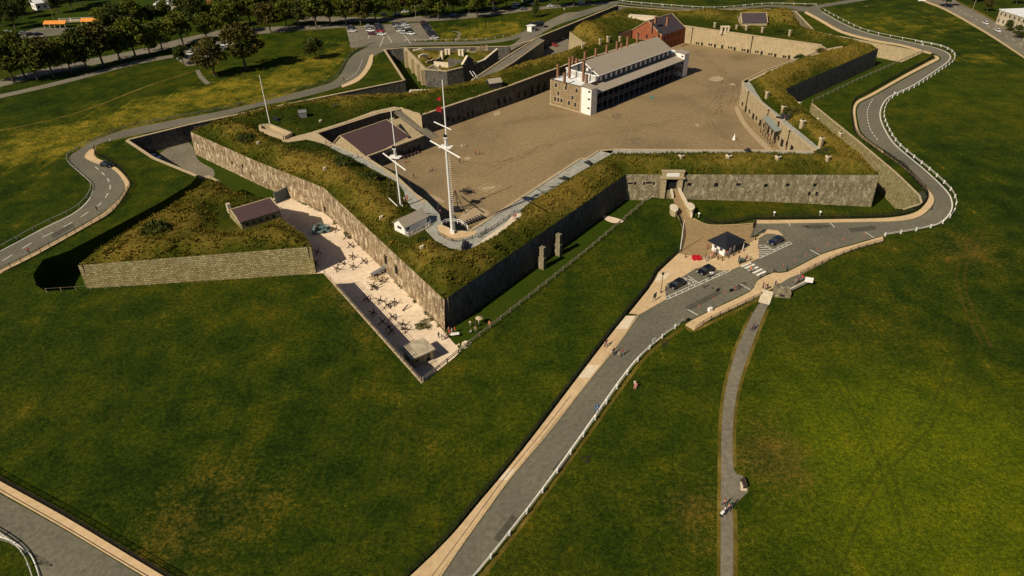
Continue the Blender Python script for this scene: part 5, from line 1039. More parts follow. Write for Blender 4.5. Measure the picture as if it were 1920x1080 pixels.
fence('guardrail', 'long white guardrail with posts along the right side of the near access road', [(880,1090),(893,1080),(934,1031),(1016,926),(1095,817),(1184,692),(1229,645),(1281,604)], 0, 4.6, 1.0, .27, [.85, .45], 'white', 'galv', **gk)
fence('guardrail', 'white guardrail with bright posts around the hairpin bend on the right', [(1659,443),(1727,431),(1768,419),(1789,396),(1791,375),(1779,354),(1744,321),(1714,297),(1681,268),(1662,235),(1657,214),(1664,193),(1679,181),(1719,162),(1769,129),(1788,114),(1787,100),(1764,88),(1716,78)], 0, 4.6, 1.0, .27, [.78, .45], 'white', 'galv', **gk)
fence('guardrail', 'thin white guardrail along the far right road above the stone corner', [(1716,78),(1628,60),(1582,40),(1543,19)], 0, 6, .95, .22, [.8], 'white', 'galv', **gk)
fence('guardrail', 'white guardrail running behind the far end of the fort', [(1530,10),(1440,8),(1340,15.5),(1260,11.5),(1180,5),(1157,1)], 0, 6, .95, .2, [.7], 'white', 'white', **gk)
fence('guardrail', 'grey guardrail on the outer side of the left road bend', [(0,466),(80,422),(135,396),(160,375),(171,356),(168,343),(148,325),(128,306),(127,292),(142,282),(160,270)], 0, 5, .85, .2, [.7], 'greywood', 'galv', **gk)
fence('guardrail', 'low dark fence beside the left road where it runs straight towards the parking lot', [(165,268),(240,239),(320,223),(400,208),(480,190),(560,169),(618,153),(637,136),(652,109),(672,93),(704,81.5)], 0, 5, .9, .16, [.8, .4], 'greywood', 'greywood', **gk)
fence('guardrail', 'white guardrail above the parking lot road and dry grass bank', [(760,77),(850,76),(905,75),(958,66)], 0, 5, .8, .2, [.7], 'white', 'coping', **gk)
fence('guardrail', 'curved pale guardrail in the bottom left corner beside the city street', [(-20,992),(0,1003),(30,1025),(50,1050),(65,1090)], 0, 3, .9, .18, [.8, .45], 'white', 'galv', **gk)
fence('post_fence', 'wooden post and rail fence along the lawn edge facing the dark escarp', [(794,716),(880,647),(1000,553),(1100,473),(1222,369)], 0, 3.4, 1.15, .2, [1.0, .55], 'wood', sm=1, rw=(.08, .16))
fence('post_fence', 'thin post and wire fence on the lawn edge left of the gravel ditch', [(609,513),(700,616),(791,717)], 0, 3.6, 1.1, .15, [1.0, .5], 'wood', sm=1, rw=(.04, .05))
fence('post_fence', 'thin pale fence crossing the grass above the upper right ditch', [(1523,192),(1620,146),(1732,97)], 0, 4, 1.1, .2, [1.0, .5], 'wood', 'coping', sm=1, rw=(.08, .14))
fence('post_fence', 'row of thin posts on the lawn edge before the triangular outwork wall', [(88,548),(350,531),(606,514)], 0, 3.2, 1.1, .12, [1.0], 'wood', sm=1, rw=(.03, .03))
# black mesh fences
def mesh_fence(label, px, z=.0, h=1.35, sm=5, gap=.16):
    w_ = smooth(PP(px, z), sm); t = thing('mesh_fence', label, 'fence', (*w_[0], z)); ev = evenly(w_, gap); mb = MB()
    for p, d in ev: mb.box((p[0], p[1], z+h/2), (.035, .035, h), math.atan2(d[1], d[0]))
    for r in (.1, h*.5, h): 
        for a, b in zip(w_, w_[1:]): mb.bar((*a, z+r), (*b, z+r), .05, .06)
    mb.build('mesh_panel', M['black'], t, uv=False)
    pts = evenly(w_, max(2.6, len(ev)*gap/95))
    if ('mp', h) not in PM: PM['mp', h] = post_mesh('post', h+.1, .09, 'black')
    for p, d in pts: addmesh('post', PM['mp', h], t, (p[0]-w_[0][0], p[1]-w_[0][1], 0), math.atan2(d[1], d[0]))
mesh_fence('long black mesh fence on the lawn side of the near pink sidewalk', [(745,1100),(766,1079),(829,1019),(889,948),(938,890),(1002,809),(1132,639),(1214,539),(1231,510),(1270,476)])
mesh_fence('black mesh fence between the sidewalk and the lawn below the gate wall', [(1320,416),(1345,420),(1380,418.5),(1414,411.5),(1440,411.5),(1565,410),(1640,408.5),(1677,406),(1706,400),(1725,390),(1738,371),(1730,354),(1705,327),(1684,308),(1654,287)])
mesh_fence('dark mesh fence on the inner side of the upper right road', [(1650,287),(1622,266),(1603,249),(1598,228),(1596,205),(1604,188),(1630,174),(1690,140),(1740,114),(1750,104)], gap=.25)
mesh_fence('black mesh fence beside the city sidewalk in the bottom left corner', [(-30,878),(0,900),(120,966),(240,1038),(330,1092)])
mesh_fence('black mesh fence on the inner edge of the left road bend', [(0,512),(62,482),(162,427),(213,396),(244,354),(245,340),(228,320),(215,310),(200,300),(180,290),(178,278)], gap=.3)
mesh_fence('dark railing along the left side of the brown forecourt paving', [(1273,475),(1280,450),(1280,430),(1274,412),(1270,402)], h=1.1)
mesh_fence('railing along the far sidewalk right of the crosswalk', [(1500,515),(1565,484),(1610,467),(1658,454)], h=1.0, gap=.5)
mesh_fence('railing along the outer edge of the sidewalk below the crosswalk', [(1304,619),(1331,601),(1380,578),(1428,554)], h=1.0, gap=.5)
mesh_fence('dark handrail along the curving mast platform path', [(822,440),(845,452),(870,452),(905,440),(912,431)], ZI, .9, gap=.8)
mesh_fence('pair of dark rails beside the pale parapet walk', [(897,447),(925,429),(950,412),(965,400),(990,398)], ZI, .9, gap=.8)
# ================= masts =================
def vert_px(x, y, z): return P(x, y, z)
def zfor(base, y):  # height above ground plane of a point seen at picture row y, straight above base
    lo, hi = -10, 80
    def row(z):
        c = RN.T @ (np.array([base[0], base[1], z])-np.array([0, 0, CH])); return 540-FPX*c[1]/-c[2]
    for _ in range(40):
        m = (lo+hi)/2
        if row(m) > y: lo = m
        else: hi = m
    return lo
def mast(label, bx, by, topy, yard_y, yard_a, yard_b, ct_y, upper=None, ratl=True, group=None, rlow=.33):
    b = P(bx, by, ZI); zt = zfor(b, topy); zc = zfor(b, ct_y); t = thing('signal_mast', label, 'mast', (*b, ZI), group=group)
    m = MB(); m.tube((*b, ZI), (*b, zc+2.2), rlow, rlow*.75, 10); m.build('lower_mast', M['white'], t, smooth_=False)
    m = MB(); m.tube((b[0]+.25, b[1]+.25, zc-.5), (b[0]+.25, b[1]+.25, zt), rlow*.62, .1, 8); m.build('topmast', M['white'], t)
    m = MB(); m.box((*b, zc), (3.0, 2.0, .14), R_(-20)); m.box((*b, zc+2.2), (.9, .9, .3)); m.build('crosstree', M['white'], t)
    m = MB(); m.box((*b, zc+2.5), (.75, .75, .7)); m.build('mast_cap', M['black'], t)
    def yard(y, a, c, r, nm='yard'):
        zy = zfor(b, y); A = P(*a, zy); C_ = P(*c, zy); k = MB(); k.tube((*A, zy), (*C_, zy), r, r, 7); k.build(nm, M['white'], t); return zy, A, C_
    zy, A, C_ = yard(yard_y, yard_a, yard_b, .17)
    if upper: yard(*upper, .13)
    k = MB()
    if ratl:
        for z in np.arange(ZI+1.5, zc, .55): k.bar((b[0]+rlow, b[1]-.2, z), (b[0]+rlow+.5, b[1]-.2, z), .08, .08)
        k.build('climbing_rungs', M['white'], t)
    k = MB()
    for a_ in (30, 150, 270): q = (b[0]+5*math.cos(R_(a_)), b[1]+5*math.sin(R_(a_))); k.tube((*q, ZI), (b[0], b[1], zc+2), .025, .025, 3)
    for s_ in (A, C_): k.tube((*s_, zy), (b[0], b[1], zc+2.0), .02, .02, 3)
    k.build('stays', M['greywood'], t); k = MB(); k.box((*b, ZI+.4), (1.1, 1.1, .9)); k.build('mast_step', M['white'], t); return t, b, zt
t1, b1, z1 = mast('taller white signal mast with two yards at the near corner of the parade', 848,437,150, 262,(807,264),(863,296), 275, upper=(234,(814,228.5),(846.5,243.5)))
M['red'] = plain('red_flag_cloth', (.30, .015, .015), .8)
for zt_, sz, nm in ((zfor(b1, 181), 1.1, 'upper small red pennant hanging beside the taller mast'), (zfor(b1, 199), 1.5, 'lower round red signal flag hanging beside the taller mast')):
    k = MB(); x = b1[0]-.35; k.add([(x, b1[1], zt_), (x-sz*.8, b1[1]+.1, zt_-.3), (x-sz*.9, b1[1]+.3, zt_-sz*.8), (x-.1, b1[1]+.1, zt_-sz)]+[(x, b1[1]+.06, zt_), (x-sz*.8, b1[1]+.16, zt_-.3), (x-sz*.9, b1[1]+.36, zt_-sz*.8), (x-.1, b1[1]+.16, zt_-sz)], [(0, 1, 2, 3), (7, 6, 5, 4), (0, 4, 5, 1), (1, 5, 6, 2), (2, 6, 7, 3), (3, 7, 4, 0)])
    tag(k.build('flag', M['red'], None, origin=(x, b1[1], zt_)), nm, 'flag')
mast('shorter white signal mast with one yard beside the small white hut', 752,390,205, 300,(718.5,287.5),(761,319.5), 294, rlow=.26, ratl=False)
b = P(507,237,ZI); zt = zfor(b, 144); t = thing('flagpole', 'bare white flagpole at the corner of the stone gun pit on the left', 'flagpole', (*b, ZI)); k = MB(); k.tube((*b, ZI), (*b, zt), .2, .09, 8); k.build('pole', M['white'], t); k = MB(); k.ball((*b, zt+.1), .18); k.build('finial', M['white'], t)
t = thing('boom_derrick', 'slanting white boom with ropes beside the small white hut', 'boom', (*P(757,401,ZI), ZI)); k = MB(); a = (*P(759,402,ZI), ZI+.4); bz = (*P(729,371,ZI+3.5), ZI+3.5); k.tube(a, bz, .17, .12, 6); k.tube(a, (a[0], a[1], ZI), .2, .2, 6); k.build('boom', M['white'], t)
k = MB(); k.tube(bz, (bz[0], bz[1], ZI+.2), .02, .02, 3); k.build('rope', M['greywood'], t)
# round white railing at the mast
fence('mast_railing', 'curved white railing around the foot of the taller mast', [(829,423),(836,419),(850,418),(862,420),(874,427),(878,434)], ZI, 1.5, 1.2, .12, [1.15, .65], 'white', sm=4, cat='railing', rw=(.08, .12))
# gun pit wall by the flagpole
def ringwall(name, label, px, z, h, thick, mat, cat='wall', closed=True, cap=None):
    w_ = PP(px, z); t = thing(name, label, cat, (*w_[0], z)); k = MB(); n = len(w_)
    for i in range(n if closed else n-1): k.bar((*w_[i], z+h/2-.3), (*w_[(i+1) % n], z+h/2-.3), thick, h+.6)
    k.build('wall', M[mat], t); return t
ringwall('gun_pit', 'long tan stone-walled gun pit at the foot of the flagpole', [(489,240),(507,239),(547,255),(533,262),(489,247)], ZI, 1.2, .8, 'coping', closed=True)
sheet('gravel_patch', PP([(491,241),(507,240),(545,255),(531,261),(491,246)], ZI+.1), ZI+.1, M['paleparade'])
# ================= artillery =================
def cannon(label, x, y, z, rz, s=1.0, carriage='wheel', group=None):
    t = thing('cannon', label, 'cannon', (x, y, z), rz, group); k = MB()
    prof = [(-1.25, .10), (-1.2, .26), (-.9, .27), (-.3, .25), (.5, .19), (1.3, .15), (1.45, .19), (1.5, .17)]
    for (a, r0), (b_, r1) in zip(prof, prof[1:]): k.tube((a*s, 0, (1.0+.04*a)*s), (b_*s, 0, (1.0+.04*b_)*s), r0*s, r1*s, 10)
    k.build('barrel', M['iron'], t, world=False)
    if carriage == 'wheel':
        k = MB(); k.box((-1.1*s, 0, .55*s), (2.6*s, .35*s, .3*s), tilt=Matrix.Rotation(R_(-18), 3, 'Y')); k.box((0, 0, .7*s), (.25*s, 1.5*s, .25*s)); k.build('carriage', M['darkwood'], t, world=False)
        for sy in (-1, 1):
            k = MB(); n = 16
            for i in range(n):
                a0, a1 = 2*math.pi*i/n, 2*math.pi*(i+1)/n; k.bar((.7*s*math.cos(a0), sy*.78*s, .72*s+.7*s*math.sin(a0)), (.7*s*math.cos(a1), sy*.78*s, .72*s+.7*s*math.sin(a1)), .1*s, .12*s)
                if i % 2 == 0: k.bar((0, sy*.78*s, .72*s), (.7*s*math.cos(a0), sy*.78*s, .72*s+.7*s*math.sin(a0)), .06*s, .06*s)
            k.build('wheel', M['darkwood'], t, world=False)
    else:
        k = MB()
        for sy in (-.4, .4): k.box((-.2*s, sy*s, .55*s), (2.2*s, .16*s, .7*s)); k.box((-.8*s, sy*s, .95*s), (.9*s, .16*s, .25*s))
        k.box((.5*s, 0, .3*s), (.3*s, 1.1*s, .25*s)); k.box((-1*s, 0, .3*s), (.3*s, 1.1*s, .25*s)); k.build('carriage', M['iron'], t, world=False)
        k = MB(); k.box((-.6*s, 0, .1*s), (4.2*s, .9*s, .2*s)); k.build('slide', M['iron'], t, world=False)
    return t
for lab, px, py, zz, rz, s_, c in (
 ('large black cannon at the tip of the blue-grey path in the near corner', 871,467,ZI+.06,-95,1.25,'slide'),
 ('black cannon on the grey walkway halfway along the near side of the parade', 1062,338,ZI+.06,-40,.9,'slide'),
 ('dark cannon at the bend of the walkway left of the gate wall', 1106,309,ZI+.06,-60,.9,'slide'),
 ('black upright gun on the path above the middle of the gate wall', 1404,289,ZI+.06,-90,1.2,'slide'),
 ('large dark gun with shield at the right-hand corner above the gate wall', 1555,287,ZI+.3,-10,1.15,'slide'),
 ('big green-black cannon on a pale round platform above the green canopy', 1473,222,ZI+.3,-25,1.15,'slide'),
 ('black field gun standing alone on the parade near the masts', 876,363,ZQ,-30,1.2,'wheel'),
 ('dark gun at the entrance of the sunken yard wall foot', 722,306,ZQ,10,.9,'wheel'),
 ('brown cannon on the tan platform right of the flagpole', 519,226,ZI+.3,-35,1.1,'slide'),
 ('brown cannon on the tan platform right of the blue hut', 629,203,ZI+.3,-35,1.1,'slide'),
 ('dark gun beside the path left of the shorter mast', 712,341,ZI+.06,-60,.8,'slide')):
    cannon(lab, *P(px, py, zz), zz, R_(rz), s_, c)
names = ['first','second','third','fourth','fifth','sixth','seventh']
for i in range(7):
    x, y = P(873+i*5.3, 421-i*2.1, ZQ+.02); t = thing('mortar_barrel', f'{names[i]} short black gun barrel from the left in the row on the pale pad', 'gun barrel', (x, y, ZQ+.02), R_(135), 'black gun barrels lying in a row'); k = MB()
    k.tube((-.9, 0, .45), (.9, 0, .75), .27, .18, 9); k.build('barrel', M['iron'], t, world=False); k = MB(); k.box((0, 0, .15), (1.2, .7, .3)); k.build('skid', M['darkwood'], t, world=False)
for i in range(5):
    x, y = P(757+i*6, 296-i*2.3, ZQ); t = thing('gun_carriage', f'{names[i]} dark gun carriage from the left parked under the slate-roofed building', 'gun carriage', (x, y, ZQ), R_(120+i*9), 'gun carriages parked by the yard wall'); k = MB(); k.box((0, 0, .6), (2.2, .5, .4)); k.box((.3, 0, .6), (.2, 1.5, .2)); k.build('body', M['darkwood'], t, world=False)
    for sy in (-.7, .7):
        k = MB(); n = 14
        for j in range(n): a0, a1 = 2*math.pi*j/n, 2*math.pi*(j+1)/n; k.bar((.3+.6*math.cos(a0), sy, .6+.6*math.sin(a0)), (.3+.6*math.cos(a1), sy, .6+.6*math.sin(a1)), .1, .1)
        k.bar((-.3, sy, .6), (.9, sy, .6), .06, .06); k.bar((.3, sy, 0), (.3, sy, 1.2), .06, .06); k.build('wheel', M['darkwood'], t, world=False)
# gyn tripod
x, y = P(856,398,ZQ); t = thing('lifting_tripod', 'tall dark timber lifting tripod beside the foot of the taller mast', 'tripod', (x, y, ZQ))
for q in ((-2.4, -1.2), (2.6, -.8), (.4, 2.4)):
    k = MB(); k.tube((q[0], q[1], 0), (0, 0, 6.8), .13, .1, 6); k.build('leg', M['darkwood'], t, world=False)
k = MB(); k.tube((-1.2, -.6, 3.2), (1.3, -.4, 3.2), .08, .08, 5); k.tube((0, 0, 6.6), (0, 0, 1.4), .03, .03, 3); k.box((0, .2, 1.0), (2.0, 1.3, 1.0)); k.build('winch', M['iron'], t, world=False)
# green anti-aircraft style gun in the ditch
x, y = P(603,434,ZD); M['gungreen'] = plain('blue_green_gun_paint', (.13, .20, .20), .6)
t = thing('green_gun', 'blue-green painted gun with curved shields standing in the gravel ditch', 'gun', (x, y, ZD), R_(20)); k = MB(); k.prism([(-2.6, -1.4), (2.2, -1.6), (2.6, 1.4), (-2.2, 1.6)], .3, .7); k.build('platform', M['gungreen'], t, world=False)
k = MB(); k.add([(-2.4, -1.5, .7), (-2.4, 1.2, .7), (-1.5, 1.3, 2.3), (-1.6, -1.1, 2.3), (-2.2, -1.5, .7), (-2.2, 1.2, .7), (-1.3, 1.3, 2.3), (-1.4, -1.1, 2.3)], [(0, 1, 2, 3), (7, 6, 5, 4), (0, 4, 5, 1), (1, 5, 6, 2), (2, 6, 7, 3), (3, 7, 4, 0)]); k.box((1.3, -.5, 1.3), (.3, 1.8, 1.3)); k.box((.2, 1.5, 1.2), (1.6, .3, 1.2)); k.build('shield', M['gungreen'], t, world=False)
k = MB(); k.tube((-1.8, 0, 1.3), (2.6, .3, 1.7), .16, .1, 8); k.box((0, 0, 1.1), (1.4, .7, .8)); k.build('barrel', M['gungreen'], t, world=False)
for sy in (-1, 1):
    k = MB(); k.tube((.6, sy*1.35, .45), (.6, sy*1.6, .45), .5, .5, 12); k.build('wheel', M['black'], t, world=False)
# steel hedgehogs
def hedgehog_mesh(seed):
    r = random.Random(seed); k = MB(); q = Matrix.Rotation(r.random()*6, 3, 'Z') @ Matrix.Rotation(R_(54.7), 3, 'X') @ Matrix.Rotation(R_(45), 3, 'Z')
    L = 1.12
    for ax in ((1, 0, 0), (0, 1, 0), (0, 0, 1)):
        d = q @ Vector(ax); c = Vector((0, 0, .75)); a = c-d*L; b_ = c+d*L; o = q @ Vector((ax[1], ax[2], ax[0]))*.09
        k.bar(a+o, b_+o, .2, .07); k.bar(a+o, b_+o, .07, .2)
    o = k.build('x', M['rust'], None); me = o.data; bpy.data.objects.remove(o); mz = min(v.co.z for v in me.vertices)
    for v in me.vertices: v.co.z -= mz
    return me
HM = [hedgehog_mesh(i) for i in range(4)]
HH = zoomed([(600,655),(680,710),(710,775),(725,860),(810,895),(730,935),(610,950),(640,905),(465,825)],480,270)+zoomed([(885,12),(985,148),(1040,125),(830,98),(880,205),(1100,290),(1020,340),(930,110),(950,270),(1025,235),(1120,325),(1000,310)],480,540)+[(716,531),(700,541),(592,497),(545,385),(548,388)][:3]
where = ['beside the green gun','below the green gun','lit and topmost of the row below the green gun','near the shadow point of the outwork','closest to the arched doorways','in the middle of the gravel','leftmost at the shadow edge','at the shadow edge above the leftmost one','in the big shadow of the outwork','just above the long narrow shadow','at the left end of the long beam','at the right end of the long beam','in the upper part of the narrow shadow','in the middle of the narrow shadow','lit above the concrete hut','in the narrow shadow above the concrete hut','partly in the upper narrow shadow','in the narrow shadow left of the beam','lit beside the narrow shadow','lit just above the concrete hut roof','in the lower narrow shadow','below the rubble heap','left of the rubble chain','at the corner of the outwork wall']
for i, (px, py) in enumerate(HH):
    x, y = P(px, py, ZD); o = bpy.data.objects.new('steel_hedgehog', HM[i % 4]); COL.objects.link(o); o.location = (x, y, ZD+.03); o.rotation_euler = (0, 0, i*1.3); o.scale = (1, 1, 1)
    tag(o, 'dark steel anti-tank hedgehog '+where[i], 'hedgehog', 'steel hedgehogs in the gravel ditch')
k = MB(); a, b_ = P(728,576,ZD), P(740,569,ZD); k.bar((*a, ZD+.6), (*b_, ZD+.6), .15, .15); tag(k.build('steel_beam', M['rust'], None, origin=(*a, ZD)), 'thin steel beam joining two hedgehogs in the gravel', 'beam')
k = MB(); a, b_ = P(755,584,ZD), P(766,577,ZD); k.tube((*a, ZD+.2), (*b_, ZD+.9), .16, .12, 8); tag(k.build('steel_beam', M['rust'], None, origin=(*a, ZD)), 'short thick steel beam lying beside the lit escarp wall', 'beam')
# timber bridge / trough and rubble by the doorways
t = thing('trough', 'grey timber and stone trough running out from the arched doorways', 'trough', (*P(712,515,ZD), ZD)); k = MB(); a, b_ = P(698,521,ZD), P(726,508,ZD); k.bar((*a, ZD+.9), (*b_, ZD+1.4), 1.2, .3); k.build('trough_bed', M['greywood'], t); 
for i in range(4): k = MB(); q = (a[0]+(b_[0]-a[0])*i/3, a[1]+(b_[1]-a[1])*i/3); k.bar((*q, ZD), (*q, ZD+1.0), .25, .25); k.build('support', M['darkwood'], t)
def rubble(label, px, py, z, n, r, s_, mat='coping', name='rubble_heap'):
    x, y = P(px, py, z); k = MB(); rr = random.Random(px)
    for _ in range(n):
        a = rr.random()*6.28; d = r*rr.random()**.7; q = s_*rr.uniform(.5, 1.2); k.box((x+d*math.cos(a)*1.4, y+d*math.sin(a), z+q*.3), (q, q*rr.uniform(.6, 1), q*.7), rr.random()*3)
    tag(k.build(name, M[mat], None, origin=(x, y, z)), label, 'rubble', kind=None)
rubble('heap of tan rubble beside the grey trough in the gravel ditch', 706, 524, ZD, 40, 2.2, .5)
rubble('pale loose stones at the fence corner near the apex of the ditch', 873, 649, ZD, 16, 1.6, .6, 'palestone')
rubble('white stones on the grass opposite the deep dark ditch end', 1520, 525-1, 0, 2, .2, .3, 'palestone', 'stones')
# weeds along the wall foot: uncountable
def bush_points(pts, n, r, h, mat, name, label=None, cat=None, kind='stuff'):
    vs = []; 
    for (x, y, z) in pts:
        for _ in range(n):
            a = rng.random()*6.28; d = r*math.sqrt(rng.random()); zz = z+h*rng.random()*(1-d/r*.6); s_ = rng.uniform(.08, .2); q = rng.normal(size=(3, 3))*s_+np.array([x+d*math.cos(a), y+d*math.sin(a), zz]); vs.append(q)
    V_ = np.concatenate(vs); me = npmesh(name, V_, np.arange(len(V_)).reshape(-1, 3), mat); o = bpy.data.objects.new(name, me); COL.objects.link(o); return tag(o, label, cat, kind=kind)
M['weed'] = speckle('weed_leaves', [(.3, (.05, .06, .01)), (.7, (.13, .12, .03))], .8, 10, .9, 0, .01)
wp = []
for (a, b_) in (((560,376),(612,398)),((625,415),(700,480)),((700,480),(760,542)),((770,552),(826,612)),((545,352),(600,382))):
    for k_ in range(16): f = rng.random(); q = P(a[0]+(b_[0]-a[0])*f-3*rng.random(), a[1]+(b_[1]-a[1])*f+3*rng.random(), ZD); wp.append((*q, ZD))
for _ in range(26): q = P(rng.uniform(782, 808), rng.uniform(598, 618), ZD); wp.append((*q, ZD))
bush_points(wp, 26, .6, .5, M['weed'], 'weeds')
# ================= vents and small stones =================
def vent(label, px, py, h=2.0, s_=1.0, mat='casemate', dark=True, fn=None, z=None):
    x, y, zz = PR(px, py) if z is None else (*P(px, py, z), z); t = thing('vent_chimney', label, 'vent', (x, y, zz), 0, 'stone vents on the ramparts'); k = MB(); k.box((0, 0, h/2-.3), (.9*s_, .9*s_, h+.6), .5); k.build('shaft', M[mat], t, world=False); k = MB(); k.box((0, 0, h+.12), (1.15*s_, 1.15*s_, .24), .5); k.build('cap', M['palestone'], t, world=False)
    if dark: k = MB(); k.tube((0, 0, h+.24), (0, 0, h+.55), .28*s_, .25*s_, 8); k.build('flue', M['black'], t, world=False)
for l, px, py, h, s_ in (('pale stone vent on the grass left of the upper right ditch',1437,184,2.2,1),('pale stone vent beside the yellow bush above the canopy',1467,213,2.4,1.1),('pale stone vent with white cap right of the big cannon',1503,239,2.2,1.3),('tall pale stone vent near the right end of the casemates',1537,277,3.0,1.1),
  ('low stone vent on the mound above the main gate',1277,297,.8,1.1),('low stone vent at the middle of the gate rampart',1366,297,.8,1.3),('low stone vent left of the right-hand gun',1458,299,.8,1.2),('squat stone vent below the right-hand gun',1551,301,1.2,1),
  ('small stone vent nearest the pale flank wall behind the barracks',1092,92,1.8,.9),('stone vent behind the middle of the barracks roof',1125,83,2.2,1),('thick stone vent behind the barracks chimneys',1140,79,2.4,1.2),('slim stone vent left of the red brick building',1162,79,2.4,.9),
  ('stone vent left of the white doorway at the far rampart',1340,52,2.2,1),('short stone vent right of the white doorway at the far rampart',1381,54,1.6,.9),('stone vent below the powder magazine roof',1399,57,2.2,1),('stone vent right of the powder magazine',1429,61,2.2,1),('tall stone vent at the far right corner of the casemates',1480,68,2.6,1),
  ('dark-capped vent on the rampart edge left of the yellow counterscarp',1499,196,.7,.9),('dark-capped vent on the rampart edge above the yellow counterscarp',1535,226,.7,.9),('dark-capped vent lowest on the rampart edge by the yellow counterscarp',1576,255,.9,1.1)): vent(l, px, py, h, s_)
for l, px, py in (('white stone marker in the long grass above the gravel ditch',715,410),('white forked stone marker in the grass below the white hut',791,466),('pale cross-shaped stone in the grass left of the gun pit',484,270),('small white round marker on the lawn right of the blue hut',601,229),('pale stone in the yellow bush by the big cannon',1479,213),('pale marker in the long grass beside the bush',609,318)):
    x, y, z = PR(px, py); k = MB(); k.box((x, y, z+.35), (.8, .5, .8), .6); k.box((x+.3, y, z+.75), (.5, .4, .3), 1.0); tag(k.build('stone_marker', M['palestone'], None, origin=(x, y, z)), l, 'stone')
# white doorway on the far rampart and long low white block
x, y, z = PR(1358, 62); t = thing('rampart_doorway', 'white painted doorway standing on top of the far casemate wall', 'doorway', (x, y, z)); k = MB()
for s_ in (-1.6, 0.2, 1.7): k.box((s_, 0, 1.4), (.7, 1.2, 3.4))
k.box((0, 0, 3.0), (4.4, 1.4, .5)); k.build('frame', M['palestone'], t, world=False); k = MB(); k.box((0, .3, 1.4), (3.6, .3, 2.8)); k.build('door', M['dark'], t, world=False)
x, y, z = PR(1205, 38); f_ = Fr((x-7, y+3), (x+6, y-3), z-.3); t = thing('white_blockhouse', 'long low white masonry block with a dark hatch behind the red brick building', 'blockhouse', (x, y, z-.3)); k = MB(); hollow(f_, k, 0, f_.L, 0, 3.5, 0, 2.0, front=[(1.2, 2.2, 1.1, 1.7)], parent=t); k.build('wall', M['palestone'], t); k = MB(); f_.box(k, -.1, f_.L+.1, -.1, 3.6, 1.98, 2.2); k.build('roof', M['palestone'], t)
# green canopy and pipes on the right casemates
M['canopy'] = plain('green_copper', (.22, .25, .22), .6)
e0, e1 = np.array(Iw[21]), np.array(Iw[22]); d = (e1-e0)/np.linalg.norm(e1-e0); n = np.array([-d[1], d[0]])
if ((np.array(P(1300,200,ZQ))-e0)@n) < 0: n = -n
t = thing('canopy', 'long pale green canopy on posts against the right-hand casemate wall', 'canopy', (*e0, ZQ)); L_ = np.linalg.norm(e1-e0); k = MB(); q = [(*(e0+d*0+n*.1), 1.3), (*(e1-d*1+n*.1), 1.3), (*(e1-d*1+n*2.3), .7), (*(e0+n*2.3), .7)]; r = [(x, y, z+.12) for x, y, z in q]; k.add(q+r, [(3, 2, 1, 0), (4, 5, 6, 7), (0, 1, 5, 4), (1, 2, 6, 5), (2, 3, 7, 6), (3, 0, 4, 7)]); k.build('canopy_roof', M['canopy'], t)
for i in range(6): q = e0+d*(.3+(L_-1.6)*i/5)+n*2.2; k = MB(); k.bar((*q, ZQ), (*q, .72), .14, .14); k.build('post', M['black'], t)
def pipe(px, py0, py1, wallseg, label):
    p0, p1 = [np.array(Iw[i]) for i in wallseg]; dd_ = (p1-p0)/np.linalg.norm(p1-p0); nn = np.array([-dd_[1], dd_[0]])
    r_ = ray(px, py0); tt_ = (p0@nn)/(r_[0]*nn[0]+r_[1]*nn[1]); q = (r_*tt_)[:2]+nn*.12*(1 if ((np.array(P(1300,200,ZQ))-p0)@nn) > 0 else -1)
    t_ = thing('drainpipe', label, 'drainpipe', (*q, ZQ), 0, 'dark drainpipes on the casemate walls'); k_ = MB(); k_.bar((*q, ZQ), (*q, ZI+.4), .28, .28); k_.build('pipe', M['rust'], t_); k_ = MB(); k_.box((*q, ZI+.3), (.5, .5, .5)); k_.build('hopper', M['rust'], t_)
pipe(1401,190,0,(22,23),'dark drainpipe at the far end of the right-hand casemates'); pipe(1437,232,0,(21,22),'dark drainpipe left of the green canopy'); pipe(1456,252,0,(20,21),'dark drainpipe at the right end of the green canopy'); pipe(1478,262,0,(20,21),'dark drainpipe nearest the gate rampart on the right-hand casemates')
pipe(1297,68,0,(29,30),'dark drainpipe at the left end of the far casemate wall'); pipe(1408,90,0,(28,29),'dark drainpipe in the middle of the far casemate wall')
